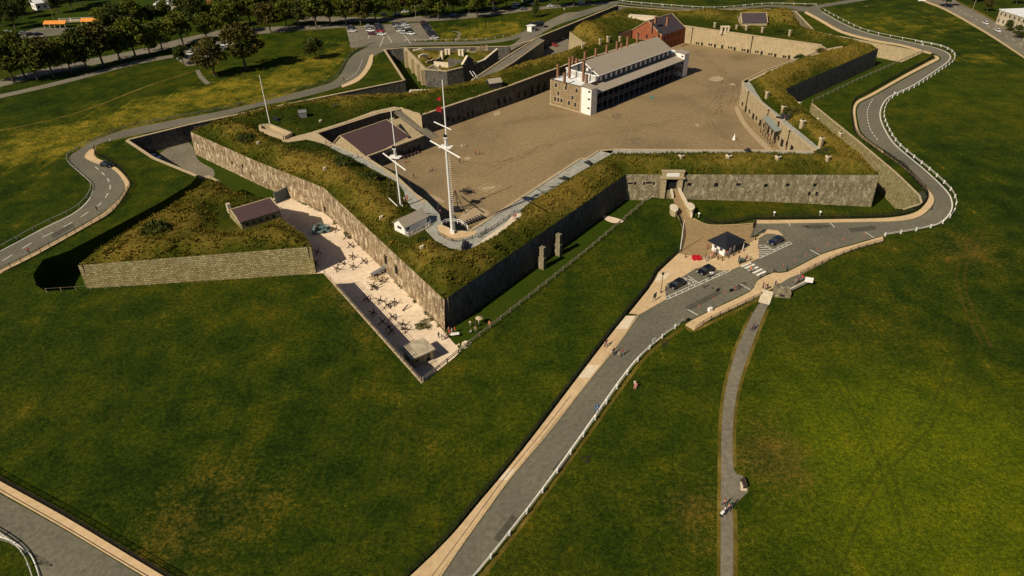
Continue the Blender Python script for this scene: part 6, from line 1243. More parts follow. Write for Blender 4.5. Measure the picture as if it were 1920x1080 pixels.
# ================= trees =================
def tree_meshes(seed, h, r, kind='round', n=3400):
    rg = np.random.default_rng(seed); tb = MB(); th = h*.30
    tb.tube((0, 0, -.3), (.1, .1, th), .38*h/14, .28*h/14, 7)
    ends = []
    for i in range(7):
        a = i*2.4+seed; el = .5+.5*rg.random(); L = h*(.25+.2*rg.random()); s0 = Vector((.1, .1, th*(.75+.25*rg.random()))); e = s0+Vector((math.cos(a)*L*math.cos(el), math.sin(a)*L*math.cos(el), L*math.sin(el)+.5)); tb.tube(s0, e, .17*h/14, .06, 5); ends.append(e)
    tb.tube((.1, .1, th), (0, 0, h*.8), .28*h/14, .06, 6)
    cl = []
    for i in range(26):
        if kind == 'cone':
            f = rg.random(); z = h*(.12+.85*f); rr = r*(1-f)**.8*.9; a = rg.random()*6.28; cl.append((rr*math.cos(a)*.7, rr*math.sin(a)*.7, z, r*(.25+.25*(1-f))))
        else:
            a = rg.random()*6.28; f = rg.random()**.5; z = th*.9+(h-th*.9)*(.12+.8*rg.random()); prof = math.sin(math.pi*min(.95, max(.1, (z-th*.6)/(h-th*.6))))**.6; cl.append((r*prof*f*math.cos(a)*.8, r*prof*f*math.sin(a)*.8, z, r*(.22+.2*rg.random())))
    vs = []; tone = []
    for k in range(n):
        c = cl[rg.integers(len(cl))]; d = rg.normal(size=3); d /= np.linalg.norm(d); p = np.array(c[:3])+d*c[3]*(.55+.5*rg.random())*np.array([1.1, 1.1, .8]); s_ = rg.uniform(.14, .34)*h/14+.06
        n1 = rg.normal(size=3); n1 /= np.linalg.norm(n1); n2 = np.cross(n1, rg.normal(size=3)); n2 /= np.linalg.norm(n2)
        vs += [p-n1*s_-n2*s_*.6, p+n1*s_-n2*s_*.6, p+n1*s_*.6+n2*s_, p-n1*s_*.6+n2*s_]; tone += [c[3]/r*2+rg.normal()*.25]*4
    V_ = np.array(vs); cr = npmesh('crown', V_, np.arange(len(V_)).reshape(-1, 4), M['leaf'], {'tone': tone}); tr = tb.build('trunk', M['bark'], None); tm = tr.data; bpy.data.objects.remove(tr); return cr, tm
def leaf_mat(name, a, b, c):
    m, t, bs = nodes(name); at = t.nodes.new('ShaderNodeAttribute'); at.attribute_name = 'tone'; v = coord(t); n = tex(t, 'Noise', v, .35, Detail=4.0)
    x = vmath(t, 'ADD', vmath(t, 'MULTIPLY', at.outputs['Fac'], .45), vmath(t, 'ADD', vmath(t, 'MULTIPLY', n.outputs[0], .9), -.35)); t.links.new(ramp(t, x, [(.15, a), (.5, b), (.85, c)]), bs.inputs['Base Color']); bs.inputs['Roughness'].default_value = .8; bs.inputs['Specular IOR Level'].default_value = .15; return m
M['leaf'] = leaf_mat('leaves_green', (.042, .060, .006), (.105, .122, .012), (.21, .20, .022))
M['leaf2'] = leaf_mat('leaves_dark', (.026, .040, .007), (.058, .072, .011), (.12, .125, .02))
M['leaf3'] = leaf_mat('leaves_autumn', (.045, .045, .010), (.085, .072, .012), (.13, .095, .016))
M['bark'] = plain('bark', (.10, .08, .055), .9)
TM = [tree_meshes(11+i, 14, 6.2) for i in range(4)]; TC = tree_meshes(31, 13, 3.6, 'cone', 2400); TB = tree_meshes(41, 10, 5.2, n=4200)
def tree(px, py, h, mi, leaf, label, group=None, rx=None):
    cr, tm = TC if mi == 'c' else TB if mi == 'b' else TM[mi % 4]; bh = 13 if mi == 'c' else 10 if mi == 'b' else 14; s_ = h/bh
    t = thing('tree', label, 'tree', (*P(px, py, 0), 0), px*.7, group); t.scale = (s_*(rx or 1), s_*(rx or 1), s_)
    c = bpy.data.objects.new('crown', cr); COL.objects.link(c); c.parent = t; u = bpy.data.objects.new('trunk', tm); COL.objects.link(u); u.parent = t
    if leaf != 'leaf': c.material_slots[0].link = 'OBJECT'; c.material_slots[0].material = M[leaf]
ORDN = 'first second third fourth fifth sixth seventh eighth ninth tenth eleventh twelfth thirteenth fourteenth fifteenth sixteenth seventeenth eighteenth nineteenth twentieth'.split()
STREET = [(-2,152),(26,155),(48,147),(71,151),(102,146),(134,138),(164,131),(194,123),(226,116),(255,108),(282,103),(305,97),(344,84),(390,78),(425,66)]
for i, (x, y) in enumerate(STREET):
    tree(x, y, 15+(i*37 % 5)-(2 if i > 9 else 0), i, 'leaf3' if i in (4, 7) else 'leaf2' if i in (0, 6) else 'leaf', f'{ORDN[i]} tree from the left in the front row along the upper left street', 'street trees along the upper left avenue')
tree(462,131,20,1,'leaf3','large brownish tree on the dry bank left of the lone round tree',rx=1.1); tree(403,143,15,2,'leaf3','olive-brown tree at the end of the small car park',rx=1.15); tree(345,121,9,0,'leaf2','small dark tree beside the cars at the small car park'); tree(592,111,9.5,'b','leaf2','lone dark round tree standing on the yellow grass bank')
tree(1005,32,10,'c','leaf2','dark conical tree on the lawn right of the parking lot')
TOP = [(508,62),(537,50),(562,51),(594,53),(620,48),(650,48),(677,47),(705,40),(742,34),(770,30),(800,34),(822,36),(850,27),(880,25),(895,33),(925,22),(950,16),(500,38),(470,45),(530,30),(560,25),(590,28),(620,22),(655,24),(690,20),(725,14),(760,12),(840,12),(905,10),(450,30),(985,6),(1045,14),(1075,12),(1105,10),(1135,3),(480,14),(520,8),(600,8),(660,6),(800,14),(940,2),(870,4)]
TOP.sort(key=lambda q: (0 if q[1] >= 30 else 1 if q[1] >= 13 else 2, q[0])); RW = [sum(1 for q in TOP if q[1] >= 30), sum(1 for q in TOP if 13 <= q[1] < 30)]
def toplab(i):
    k = 0 if i < RW[0] else 1 if i < sum(RW) else 2; return f'{ORDN[i-(0, RW[0], sum(RW))[k]]} tree from the left in the {("front", "middle", "back")[k]} row of the park belt'
for i, (x, y) in enumerate(TOP): tree(x, y, 13+(i*53 % 6), i, ('leaf', 'leaf', 'leaf2', 'leaf')[i % 4] if i not in (3, 10, 19) else 'leaf3', toplab(i), 'trees in the belt above the parking lot')
LEFT = [(5,50),(18,30),(30,55),(45,35),(10,12),(38,12),(60,14),(110,26),(135,18),(155,10),(165,2),(120,6),(345,40),(372,52),(400,45),(420,30),(360,30),(440,50),(312,44),(290,52),(255,60),(225,62),(196,68)]
LEFT = sorted(LEFT[:12])+sorted(LEFT[12:])
for i, (x, y) in enumerate(LEFT): tree(x, y, 12+(i*31 % 5), i, 'leaf2' if i < 12 else ('leaf', 'leaf2')[i % 2], f'{ORDN[i] if i < 12 else ORDN[i-12]} tree from the left {"in the dark grove at the top left corner" if i < 12 else "behind the street trees beside the sports field"}', 'trees around the sports field')
for i, (x, y, h, l) in enumerate([(1772,14,11,'dark leafy tree leaning over the right-hand street'),(1905,72,6,'dark shrubby tree before the white-roofed school'),(1888,58,5,'small dark tree at the corner of the white-roofed school'),(1850,22,7,'brown-red tree beyond the right-hand street'),(1905,8,9,'dark tree at the top right corner'),(1830,4,8,'dark tree beyond the street near the lamp post'),(1880,-2,9,'dark tree behind the others at the top right'),(1795,-2,8,'tree at the top edge beside the right-hand street')]): tree(x, y, h, i, 'leaf3' if i == 3 else 'leaf2', l)
x, y = P(1905, 100, 0)
# bushes on ramparts
def bush(label, px, py, r, leaf='leaf2', fn=None):
    x, y, z = PR(px, py, fn); n = 500; d = rng.normal(size=(n, 3)); d /= np.linalg.norm(d, axis=1)[:, None]; p = d*r*rng.uniform(.6, 1.05, (n, 1))*np.array([1, 1, .7]); p[:, 2] = np.abs(p[:, 2]); s_ = rng.normal(size=(n, 3, 3))*.16*r**.5; V_ = (p[:, None, :]+s_).reshape(-1, 3)
    me = npmesh('bush', V_, np.arange(len(V_)).reshape(-1, 3), M[leaf], {'tone': rng.uniform(0, 1, len(V_))}); o = bpy.data.objects.new('bush', me); COL.objects.link(o); o.location = (x, y, z); tag(o, label, 'bush')
for l, px, py, r, lf in (('dark bush growing beside the path on the left rampart',645,306,3.2,'leaf2'),('dark bush nearer the shorter mast on the left rampart',695,334,2.6,'leaf2'),('dark bush left of the gun pit',462,262,3.0,'leaf2'),('small dark bush by the railing of the white hut',792,452,1.2,'leaf2'),('golden yellow bush beside the big cannon',1482,213,3.2,'leaf3'),('dark bush on the inner slope in the upper right rampart',1500,110,2.5,'leaf2'),('dark reddish bush near the top of the far right rampart',1540,98,2.4,'leaf3'),('brown bush left of the small white hut',702,335,1.8,'leaf3'),('dark shrub on the far right bastion beside the mound',1462,62,2.5,'leaf2')): bush(l, px, py, r, lf)
bush('round dark bush in a hollow of the triangular outwork', 293, 432, 3.6, 'leaf2', lambda X, Y, d=False: out_h(X, Y, False))
# ================= cars =================
def car_parts(van=False):
    L, W, H = 4.5, 1.8, 1.48
    st = [(-2.25, .62, .42, .70), (-2.1, .80, .30, .88), (-1.3, .90, .24, .95), (0, .92, .22, .95), (1.2, .91, .24, .92), (1.9, .84, .28, .80), (2.22, .66, .40, .62)]
    k = MB(); rings = []
    for x, hw, z0, z1 in st: rings.append([(x, -hw*.92, z0), (x, -hw, (z0+z1)/2), (x, -hw*.93, z1), (x, -hw*.5, z1+.04), (x, hw*.5, z1+.04), (x, hw*.93, z1), (x, hw, (z0+z1)/2), (x, hw*.92, z0)])
    n = 8; vs = [p for r in rings for p in r]; fs = []
    for i in range(len(rings)-1):
        for j in range(n): a = i*n+j; b_ = i*n+(j+1) % n; fs.append((a, b_, b_+n, a+n))
    fs += [tuple(range(n))[::-1], tuple(range((len(rings)-1)*n, len(rings)*n))]
    k.add(vs, fs); k.add([(-1.35, -.62, H), (.35, -.62, H), (.35, .62, H), (-1.35, .62, H), (-1.45, -.60, H-.05), (.5, -.6, H-.05), (.5, .6, H-.05), (-1.45, .6, H-.05)], [(0, 1, 2, 3), (4, 5, 1, 0), (5, 6, 2, 1), (6, 7, 3, 2), (7, 4, 0, 3)])
    g = MB(); a = [(-2.0, -.78, .94), (1.15, -.80, .94), (1.15, .80, .94), (-2.0, .78, .94)]; b_ = [(-1.44, -.61, H-.04), (.48, -.61, H-.04), (.48, .61, H-.04), (-1.44, .61, H-.04)]; g.add(a+b_, [(0, 1, 5, 4), (1, 2, 6, 5), (2, 3, 7, 6), (3, 0, 4, 7)])
    w_ = MB(); w_.tube((0, -.11, 0), (0, .11, 0), .33, .33, 14); w_.tube((0, -.125, 0), (0, .125, 0), .19, .19, 8)
    h_ = MB(); h_.box((0, 0, 0), (.12, .3, .14))
    out = []
    for m_, nm, mt in ((k, 'body', 'dark'), (g, 'windows', 'glass'), (w_, 'wheel', 'black'), (h_, 'headlight', 'white')):
        o = m_.build(nm, M[mt], None); me = o.data; bpy.data.objects.remove(o); out.append(me)
    for p in out[0].polygons: p.use_smooth = False
    return out
CP = car_parts(); CARM = {}
for nm, c in dict(black=(.006, .006, .008), navy=(.012, .016, .045), white=(.75, .75, .73), silver=(.42, .43, .44), red=(.30, .010, .018), maroon=(.10, .008, .015), blue=(.06, .12, .26), grey=(.13, .13, .14), yellow=(.55, .50, .02), pale=(.45, .55, .68)).items():
    m, t_, b_ = nodes('car_paint_'+nm); b_.inputs['Base Color'].default_value = (*c, 1); b_.inputs['Roughness'].default_value = .25; b_.inputs['Coat Weight'].default_value = .6
    n_ = tex(t_, 'Noise', coord(t_), 2.0, Detail=3.0); t_.links.new(ramp(t_, n_.outputs[0], [(.3, tuple(x*.9 for x in c)), (.7, tuple(min(1, x*1.1) for x in c))]), b_.inputs['Base Color']); CARM[nm] = m
M['taillight'] = plain('red_lamp', (.35, .01, .01), .3)
def car(px, py, col, ang, label, z=.02, group=None, s_=1.0, to=None, lights=True):
    x, y = P(px, py, z)
    if to is not None: q = P(*to, z); ang = math.degrees(math.atan2(q[1]-y, q[0]-x))
    t = thing('car', label, 'car', (x, y, z), R_(ang), group); t.scale = (s_, s_, s_)
    b_ = addmesh('body', CP[0], t, (0, 0, 0)); b_.material_slots[0].link = 'OBJECT'; b_.material_slots[0].material = CARM[col]
    addmesh('windows', CP[1], t, (0, 0, 0))
    for wx in (-1.4, 1.38):
        for wy in (-.82, .82): addmesh('wheel', CP[2], t, (wx, wy, .33))
    for wy in (-.62, .62):
        addmesh('headlight', CP[3], t, (2.14, wy, .62)); o = addmesh('taillight', CP[3], t, (-2.2, wy, .72)); o.material_slots[0].link = 'OBJECT'; o.material_slots[0].material = M['taillight']
    return t
car(1269,536,'black',0,'black car parked in the lower bay beside the forecourt',to=(1240,552)); car(1323,510,'black',0,'black car parked in the middle bay nearest the crosswalk',to=(1295,523)); car(1454,455,'navy',0,'dark blue-black car parked in the upper bay right of the kiosk',to=(1425,468))
car(201,312,'black',0,'black car driving round the left road bend',to=(240,320)); car(292,297,'pale',0,'pale blue car parked in the ditch under the left counterscarp',z=ZD+.03,to=(320,306))
g = 'cars in the main parking lot'
ORD = ['first','second','third','fourth','fifth','sixth','seventh','eighth','ninth','tenth','eleventh']
for nm, lst, cols, dr in (('leftmost row', [(659,54),(661,60)], ['navy','white'], (18, -1)), ('second row', [(694,55),(695,59),(698,65),(711,52),(712,56),(714,60),(716,66),(692,51),(709,48)], ['grey','white','maroon','navy','black','red','white','silver','black'], (18, 0)),
   ('third row', [(746,51),(748,55),(752,60),(760,49),(763,53),(767,59),(771,65),(743,47),(757,45),(755,64)], ['silver','grey','white','white','silver','black','white','navy','grey','silver'], (18, 0)), ('right-hand row', [(795,44),(797,48),(799,52),(802,55),(804,59),(807,62),(809,65),(812,68),(815,73)], ['maroon','black','navy','navy','grey','black','black','navy','white'], (18, -2))):
    for i, ((px, py), c) in enumerate(zip(lst, cols)): car(px, py, c, 0, f'{c} car, {ORD[i]} from the back in the {nm} of the parking lot', .024, g, to=(px+dr[0], py+dr[1]))
for i, (px, py, c) in enumerate([(357,103,'white'),(356,109,'navy'),(419,86,'white'),(416,92,'grey')]): car(px, py, c, 0, f'{c} car {["nearest the path","second nearest the path","higher","lower"][i]} in the small car park by the brown trees', .024, 'cars in the small car park', to=(px+18, py-1))
for px, py, c, l in ((1040,86,'red','red car parked in the shade of the far ditch'),(1052,72,'yellow','yellow-green car at the end of the ditch car park'),(990,112,'white','white car in the dark part of the far ditch'),(1022,90,'navy','dark car next to the red car in the far ditch'),(1028,80,'black','black car behind the red car in the far ditch'),(1008,100,'navy','dark blue car in the middle of the far ditch')): car(px, py, c, 0, l, ZD+.03, 'cars parked in the far ditch', to=(px+14, py+5))
for i, (px, py, c) in enumerate(sorted([(965,17,'black'),(982,18,'grey'),(1000,11,'navy'),(1033,13,'white'),(1090,7,'white'),(968,10,'white'),(760,24,'white'),(745,29,'blue'),(780,27,'navy'),(700,27,'silver'),(720,29,'black'),(850,30,'blue'),(930,19,'black'),(905,15,'white'),(985,3,'silver'),(1015,3,'black')])): car(px, py, c, 0, f'{c} car, {ORDN[i]} from the left in the street under the tree belt', .02, 'cars in the top street', to=(px+18, py-2))
for i, (px, py, c) in enumerate(sorted([(15,62,'white'),(8,72,'red'),(45,64,'silver'),(58,66,'black'),(80,74,'white'),(10,100,'white'),(52,100,'silver'),(72,66,'navy')])): car(px, py, c, 0, f'{c} car, {ORDN[i]} from the left on the street left of the sports field', .03, 'cars on the upper left street', to=(px+18, py-3))
for px, py, l in ((1847,45,'white car farther up the right-hand street'),(1870,59,'white car nearer on the right-hand street beside the lamp post')): car(px, py, 'white', 0, l, to=(px-20, py-12))
# inflatable-looking market tents and stands beside the sports field
M['orange'] = plain('orange_canvas', (.72, .27, .05), .8, scale=1.5, var=.3); M['teal'] = plain('blue_canvas', (.03, .16, .28), .7)
for px0, px1, py, lab in ((84,124,54,'long orange awning covered stall by the sports field'),(153,198,49,'second orange awning stall behind the street trees')):
    a = P(px0, py, 0); b_ = P(px1, py-1, 0); f_ = Fr(a, b_, 0); t = thing('market_stall', lab, 'stall', (*a, 0)); k = MB(); gable_roof(f_, k, 0, f_.L, 0, 5, 2.4, 3.6, .2, .1); k.build('awning', M['orange'], t); k = MB()
    for u in np.linspace(.2, f_.L-.2, 5):
        for wv in (.1, 4.9): k.bar(f_.p(u, wv, 0), f_.p(u, wv, 2.5), .1, .1)
    k.build('posts', M['white'], t)
k = MB(); a = P(115,46,0); b_ = P(238,38,0); k.bar((*a, 1.5), (*b_, 1.5), 1.5, .9); tag(k.build('bleachers', M['concrete'], None, origin=(*a, 0)), 'long pale low stand along the near side of the sports field', 'stand')
fence('sports_fence', 'white-posted fence above the stand on the near side of the sports field', [(113,42),(238,36)], 0, 6, 2.2, .35, [2.0, 1.2], 'white', sm=1)
# ================= people =================
def person_mesh(pose):
    J = {'pelvis': (0, 0, .93), 'waist': (0, 0, 1.08), 'chest': (0, .0, 1.32), 'neck': (0, 0, 1.47), 'head': (0, .01, 1.58), 'crown': (0, .0, 1.70)}
    lg = {'stand': ((.02, .5), (.0, .0)), 'walk': ((.12, .5), (.30, .06), (-.04, .48), (-.32, .12)), 'sit': None}
    v = []; e = []; r = []
    def add(p, rad, par=None):
        v.append(p); r.append(rad)
        if par is not None: e.append((par, len(v)-1))
        return len(v)-1
    low = .48 if pose == 'sit' else 0
    pe = add((0, 0, .93-low), (.15, .11)); wa = add((0, 0, 1.1-low), (.13, .10), pe); ch = add((0, .01, 1.32-low), (.165, .11), wa); ne = add((0, 0, 1.48-low), (.055, .055), ch); he = add((0, .02, 1.58-low), (.085, .095), ne); cr = add((0, .01, 1.69-low), (.07, .08), he)
    for s_ in (-1, 1):
        hp = add((s_*.09, 0, .88-low), (.095, .095), pe)
        if pose == 'stand': kn = add((s_*.10, .02, .48), (.065, .065), hp); an = add((s_*.11, -.01, .09), (.042, .042), kn); add((s_*.12, .14, .04), (.04, .03), an)
        elif pose == 'walk': f = .28*s_; kn = add((s_*.09, f*.6+.05, .50), (.065, .065), hp); an = add((s_*.09, f*1.1-.04, .10 if s_ > 0 else .16), (.042, .042), kn); add((s_*.09, f*1.1+.10, .04 if s_ > 0 else .07), (.04, .03), an)
        else: kn = add((s_*.14, .42, .46), (.07, .07), hp); an = add((s_*.13, .62, .08), (.045, .045), kn); add((s_*.13, .76, .05), (.04, .03), an)
        sh = add((s_*.19, 0, 1.41-low), (.055, .055), ch); sw = {'stand': .03, 'walk': -.2*s_, 'sit': .2}[pose]
        el = add((s_*.25, sw*.4, 1.14-low), (.042, .042), sh); wr = add((s_*.25, sw+.06, .90-low+(.12 if pose != 'stand' else 0)), (.03, .03), el); hd = add((s_*.245, sw+.10, .83-low+(.12 if pose != 'stand' else 0)), (.032, .02), wr)
        for q in range(3): add((s_*.245+(q-1)*.018, sw+.13, .76-low+(.12 if pose != 'stand' else 0)), (.011, .011), hd)
        add((s_*.21, sw+.14, .82-low+(.12 if pose != 'stand' else 0)), (.012, .012), hd)
    me = bpy.data.meshes.new('pm'); me.from_pydata(v, e, []); o = bpy.data.objects.new('pm', me); COL.objects.link(o); mo = o.modifiers.new('s', 'SKIN'); mo.use_smooth_shade = True
    for i, rr in enumerate(r): me.skin_vertices[0].data[i].radius = rr
    for i in range(len(v)): me.skin_vertices[0].data[i].use_root = (i == 0)
    o.modifiers.new('u', 'SUBSURF').levels = 1; dg = bpy.context.evaluated_depsgraph_get(); m2 = bpy.data.meshes.new_from_object(o.evaluated_get(dg)); bpy.data.objects.remove(o); m2.name = 'body'
    m2.materials.clear()
    for mm in (M['skin'], M['shirt0'], M['trousers0'], M['shoe']): m2.materials.append(mm)
    for p in m2.polygons:
        c = p.center; z = c.z+low; m_ = 0
        if z < .09+low: m_ = 3
        if pose == 'sit' and c.z < .09: m_ = 3
        elif z < 1.0 and not (abs(c.x) > .19 and z > .7): m_ = 2 if c.z > .1 else 3
        elif z < 1.45 and not (abs(c.x) > .2 and z < 1.12): m_ = 1
        p.material_index = m_
    # hair, nose and ears
    hb = MB(); hb.ball((0, -.015, 1.645-low), .098, 2, 0, (.92, 1.05, .95)); ho = hb.build('hair', M['hair'], None, uv=False); hm = ho.data; bpy.data.objects.remove(ho)
    fb_ = MB(); fb_.box((0, .115, 1.60-low), (.025, .03, .04)); fb_.box((-.035, .105, 1.63-low), (.02, .01, .012), m=1); fb_.box((.035, .105, 1.63-low), (.02, .01, .012), m=1); fb_.box((0, .108, 1.555-low), (.05, .01, .012), m=1)
    for s_ in (-.09, .09): fb_.box((s_, .02, 1.60-low), (.02, .04, .055))
    fo = fb_.build('face', [M['skin'], M['hair']], None, uv=False); fm2 = fo.data; bpy.data.objects.remove(fo); return m2, hm, fm2
M['skin'] = plain('skin', (.50, .30, .20), .6); M['hair'] = plain('brown_hair', (.04, .025, .015), .8); M['shoe'] = plain('dark_shoes', (.03, .03, .03), .7); M['shirt0'] = plain('cloth_blue_grey', (.2, .2, .25), .8); M['trousers0'] = plain('dark_trousers', (.03, .03, .045), .8)
CLOTH = {n_: plain('cloth_'+n_, c, .85) for n_, c in dict(red=(.55, .03, .02), white=(.75, .73, .70), black=(.02, .02, .02), green=(.02, .22, .13), pink=(.65, .28, .25), navy=(.03, .04, .10), tan=(.42, .30, .18), grey=(.22, .22, .22), orange=(.7, .2, .08), blue=(.08, .18, .38), purple=(.16, .06, .14), cream=(.7, .62, .45)).items()}
PMESH = {p: person_mesh(p) for p in ('stand', 'walk', 'sit')}
def person(px, py, z, shirt, trou, pose, rz, label, group=None, s_=1.0):
    x, y = P(px, py, z) if not isinstance(px, tuple) else px[:2]; t = thing('person', label, 'person', (x, y, z), R_(rz), group); t.scale = (s_, s_, s_); b_, h_, f_ = PMESH[pose]
    o = addmesh('body', b_, t, (0, 0, 0))
    for sl_, mm in ((1, CLOTH[shirt]), (2, CLOTH[trou])): o.material_slots[sl_].link = 'OBJECT'; o.material_slots[sl_].material = mm
    addmesh('hair', h_, t, (0, 0, 0)); addmesh('face', f_, t, (0, 0, 0)); return t
G = .14
people = [(1326.5,468,G,'red','purple','stand',40,'person in dark red standing left of the kiosk'),
(1337,478,G,'white','pink','stand',200,'person in white beside the kiosk front corner'),(1340,480,G,'tan','black','walk',90,'person in tan walking before the kiosk corner'),(1343,477,G,'black','black','stand',10,'person in black close to the kiosk front corner'),
(1360,479,G,'red','navy','stand',150,'person in a red top at the shaded kiosk counter'),(1363,480,G,'pink','black','stand',250,'person in pink at the shaded kiosk counter'),(1368,473,G,'blue','navy','stand',30,'person in blue in the kiosk shadow'),(1362,474,G,'purple','black','walk',0,'person in purple behind the kiosk queue'),
(1323,487,G,'black','black','stand',45,'person in black beside the leaning board left of the kiosk'),(1332,486,G,'pink','tan','stand',0,'small figure in pink right of the leaning board'),
(1385,490,G,'black','navy','walk',40,'person in black with the dark green luggage cart by the crosswalk'),(1386,496,G,'navy','black','stand',80,'person in navy at the kerb end of the crosswalk'),(1397,492,G,'purple','black','walk',0,'person in purple just above the crosswalk'),
(1407,512,.03,'orange','black','walk',-30,'person in orange-red crossing on the white stripes'),(1406,508,.03,'pink','navy','walk',-30,'second person on the crosswalk stripes'),
(1319,540,.03,'tan','black','walk',220,'person in tan walking on the road below the parking bay'),(1328,522,.03,'black','black','walk',60,'person in black next to the white pram on the road marking'),
(1430,540,.14,'grey','black','stand',200,'person in grey at the top of the concrete stairs'),(1433,544,.14,'pink','grey','walk',200,'person in pink starting down the concrete stairs'),(1438,543,.14,'black','black','stand',100,'person in black near the top of the concrete stairs'),(1453,538,.14,'navy','black','stand',130,'person in navy on the walk above the viewing platform'),
(1490,533,.6,'pink','grey','stand',250,'person in pink at the left on the viewing platform'),(1497,530,.6,'purple','black','stand',200,'person in purple in the middle of the viewing platform'),(1503,527,.6,'red','grey','stand',180,'person in red at the right on the viewing platform'),
(1134,652,.14,'pink','navy','walk',240,'person in a pink top walking on the near sidewalk edge'),(1137,648,.14,'black','purple','walk',240,'person in black walking on the near sidewalk'),
(1146,668,.03,'white','tan','walk',240,'person in white at the kerb of the near road'),(1150,664,.03,'black','navy','walk',240,'person in black at the kerb of the near road'),(1160,670,.03,'cream','tan','walk',240,'person in cream walking on the near road'),(1167,666,.03,'red','grey','walk',240,'person in a red top walking on the near road'),
(1190,722,0,'white','black','sit',200,'person in white seated on the grass beside the guardrail'),(1192,726,0,'pink','pink','sit',150,'person in pink seated on the grass beside the guardrail'),
(1409,621,.03,'purple','black','walk',250,'person in purple on the upper footpath'),(1413,617,.03,'navy','navy','walk',250,'person in navy on the upper footpath'),
(1357,949,.03,'pink','black','walk',240,'person in pink walking at the left edge of the lower footpath'),(1371,950,.03,'green','black','walk',240,'person in a bright green top on the lower footpath'),(1365,958,.03,'pink','navy','walk',240,'person in light pink between the others on the lower footpath'),(1358,963,.03,'white','black','walk',240,'person in a white top leading the group on the lower footpath'),
(892,291,ZQ,'red','black','stand',20,'person in dark red standing in the middle left of the parade ground'),(899,290,ZQ,'black','black','stand',100,'person in black next to the one in dark red on the parade ground'),
(866,277,ZQ,'pink','white','stand',0,'person in pink near the tip of the upper mast yard on the parade ground'),(871,276,ZQ,'white','white','stand',60,'person in white near the tip of the upper mast yard on the parade ground'),(862,306,ZQ,'black','black','stand',0,'lone person in black right of the taller mast on the parade ground'),
(802,324,ZQ,'tan','tan','stand',0,'leftmost person of the small group between the masts'),(806,320,ZQ,'white','grey','walk',90,'person in white in the small group between the masts'),(811,322,ZQ,'grey','black','stand',180,'rightmost person of the small group between the masts'),(776,335,ZQ,'black','black','walk',45,'lone person in black near the shorter mast on the parade ground'),
(762,305,ZQ,'red','black','sit',120,'person in red beside the shorter mast yard on the parade ground'),(757,300,ZQ,'purple','navy','stand',60,'person in purple beside the shorter mast yard on the parade ground'),
(759,379,ZI+.06,'white','pink','stand',40,'person in white at the foot of the shorter mast'),(764,376,ZI+.06,'red','red','stand',200,'person in bright red at the foot of the shorter mast'),
(627,282,ZI+.06,'white','navy','walk',300,'person in pale top at the upper end of the blue-grey path'),(612,272,ZI+.06,'black','black','walk',300,'person in black at the corner of the tan coping path'),(661,298,ZI+.06,'black','black','walk',300,'person in black on the blue-grey path'),(672,297,ZI+.06,'red','black','walk',300,'person in dark red on the blue-grey path'),
(963,412,ZI+.1,'purple','pink','stand',180,'person in purple on the pink patch at the end of the parapet walk'),(967,410,ZI+.1,'red','white','stand',200,'person in red on the pink patch at the end of the parapet walk'),
(826,403,ZI+.06,'purple','black','stand',0,'person in the corner by the mast railing'),
(823,634,ZD+.04,'black','navy','stand',40,'person in black closest to the fort corner in the ditch'),(829,638,ZD+.04,'navy','black','stand',100,'person in navy below the fort corner in the ditch'),(834,636,ZD+.04,'white','navy','stand',160,'person in white below the fort corner in the ditch'),(838,634,ZD+.04,'pink','black','stand',260,'person in pink in the group at the fort corner'),(844,630,ZD+.04,'red','white','stand',20,'person in a red top in the group at the fort corner'),(848,626,ZD+.04,'white','white','stand',70,'person in all white at the group by the fort corner'),(853,624,ZD+.04,'red','pink','stand',300,'person in red at the right of the group by the fort corner'),(842,624,ZD+.04,'pink','red','stand',220,'person in pink farthest back at the fort corner'),
(882,612,ZD,'cream','grey','stand',0,'person in cream on the grass of the dark ditch, leftmost of the class'),(892,614,ZD,'navy','black','stand',90,'person in navy in the middle of the class on the ditch grass'),(898,607,ZD,'cream','cream','stand',120,'person in a cream hat at the back of the class on the ditch grass'),(884,625,ZD,'white','grey','sit',60,'person in white sitting at the front of the class on the ditch grass'),(892,623,ZD,'tan','grey','stand',180,'person in tan at the front of the class on the ditch grass'),(899,612,ZD,'blue','black','stand',250,'person in blue at the right of the class on the ditch grass'),(918,613,0,'orange','tan','stand',180,'person in orange leaning on the post fence'),
(55,475,.1,'red','black','walk',30,'person in dark red jogging on the left road'),(183,396,.1,'black','black','walk',30,'person in black walking up the left road'),
(1352,211,ZQ,'black','black','walk',60,'person in black crossing the right part of the parade ground'),(1583,60,.1,'black','black','walk',60,'person in black on the upper right road'),(1652,76,.1,'black','grey','walk',60,'person in grey further along the upper right road'),(1340,213,ZQ,'tan','tan','sit',60,'small seated figure left of the one crossing the parade'),
(895,150,1.5,'white','white','stand',60,'person in white at the near end of the ramp bridge'),(645,152,.1,'black','black','walk',60,'person in black at the bend of the upper left road'),(1470,227,ZI+.1,'red','white','stand',60,'person in red behind the big cannon above the canopy'),
(1441,256,ZQ,'white','red','stand',200,'person in white and red under the green canopy'),(1447,259,ZQ,'red','white','stand',100,'person in red under the green canopy'),(1455,263,ZQ,'white','grey','stand',20,'person in white at the right end of the canopy')]
for q in people: person(*q)
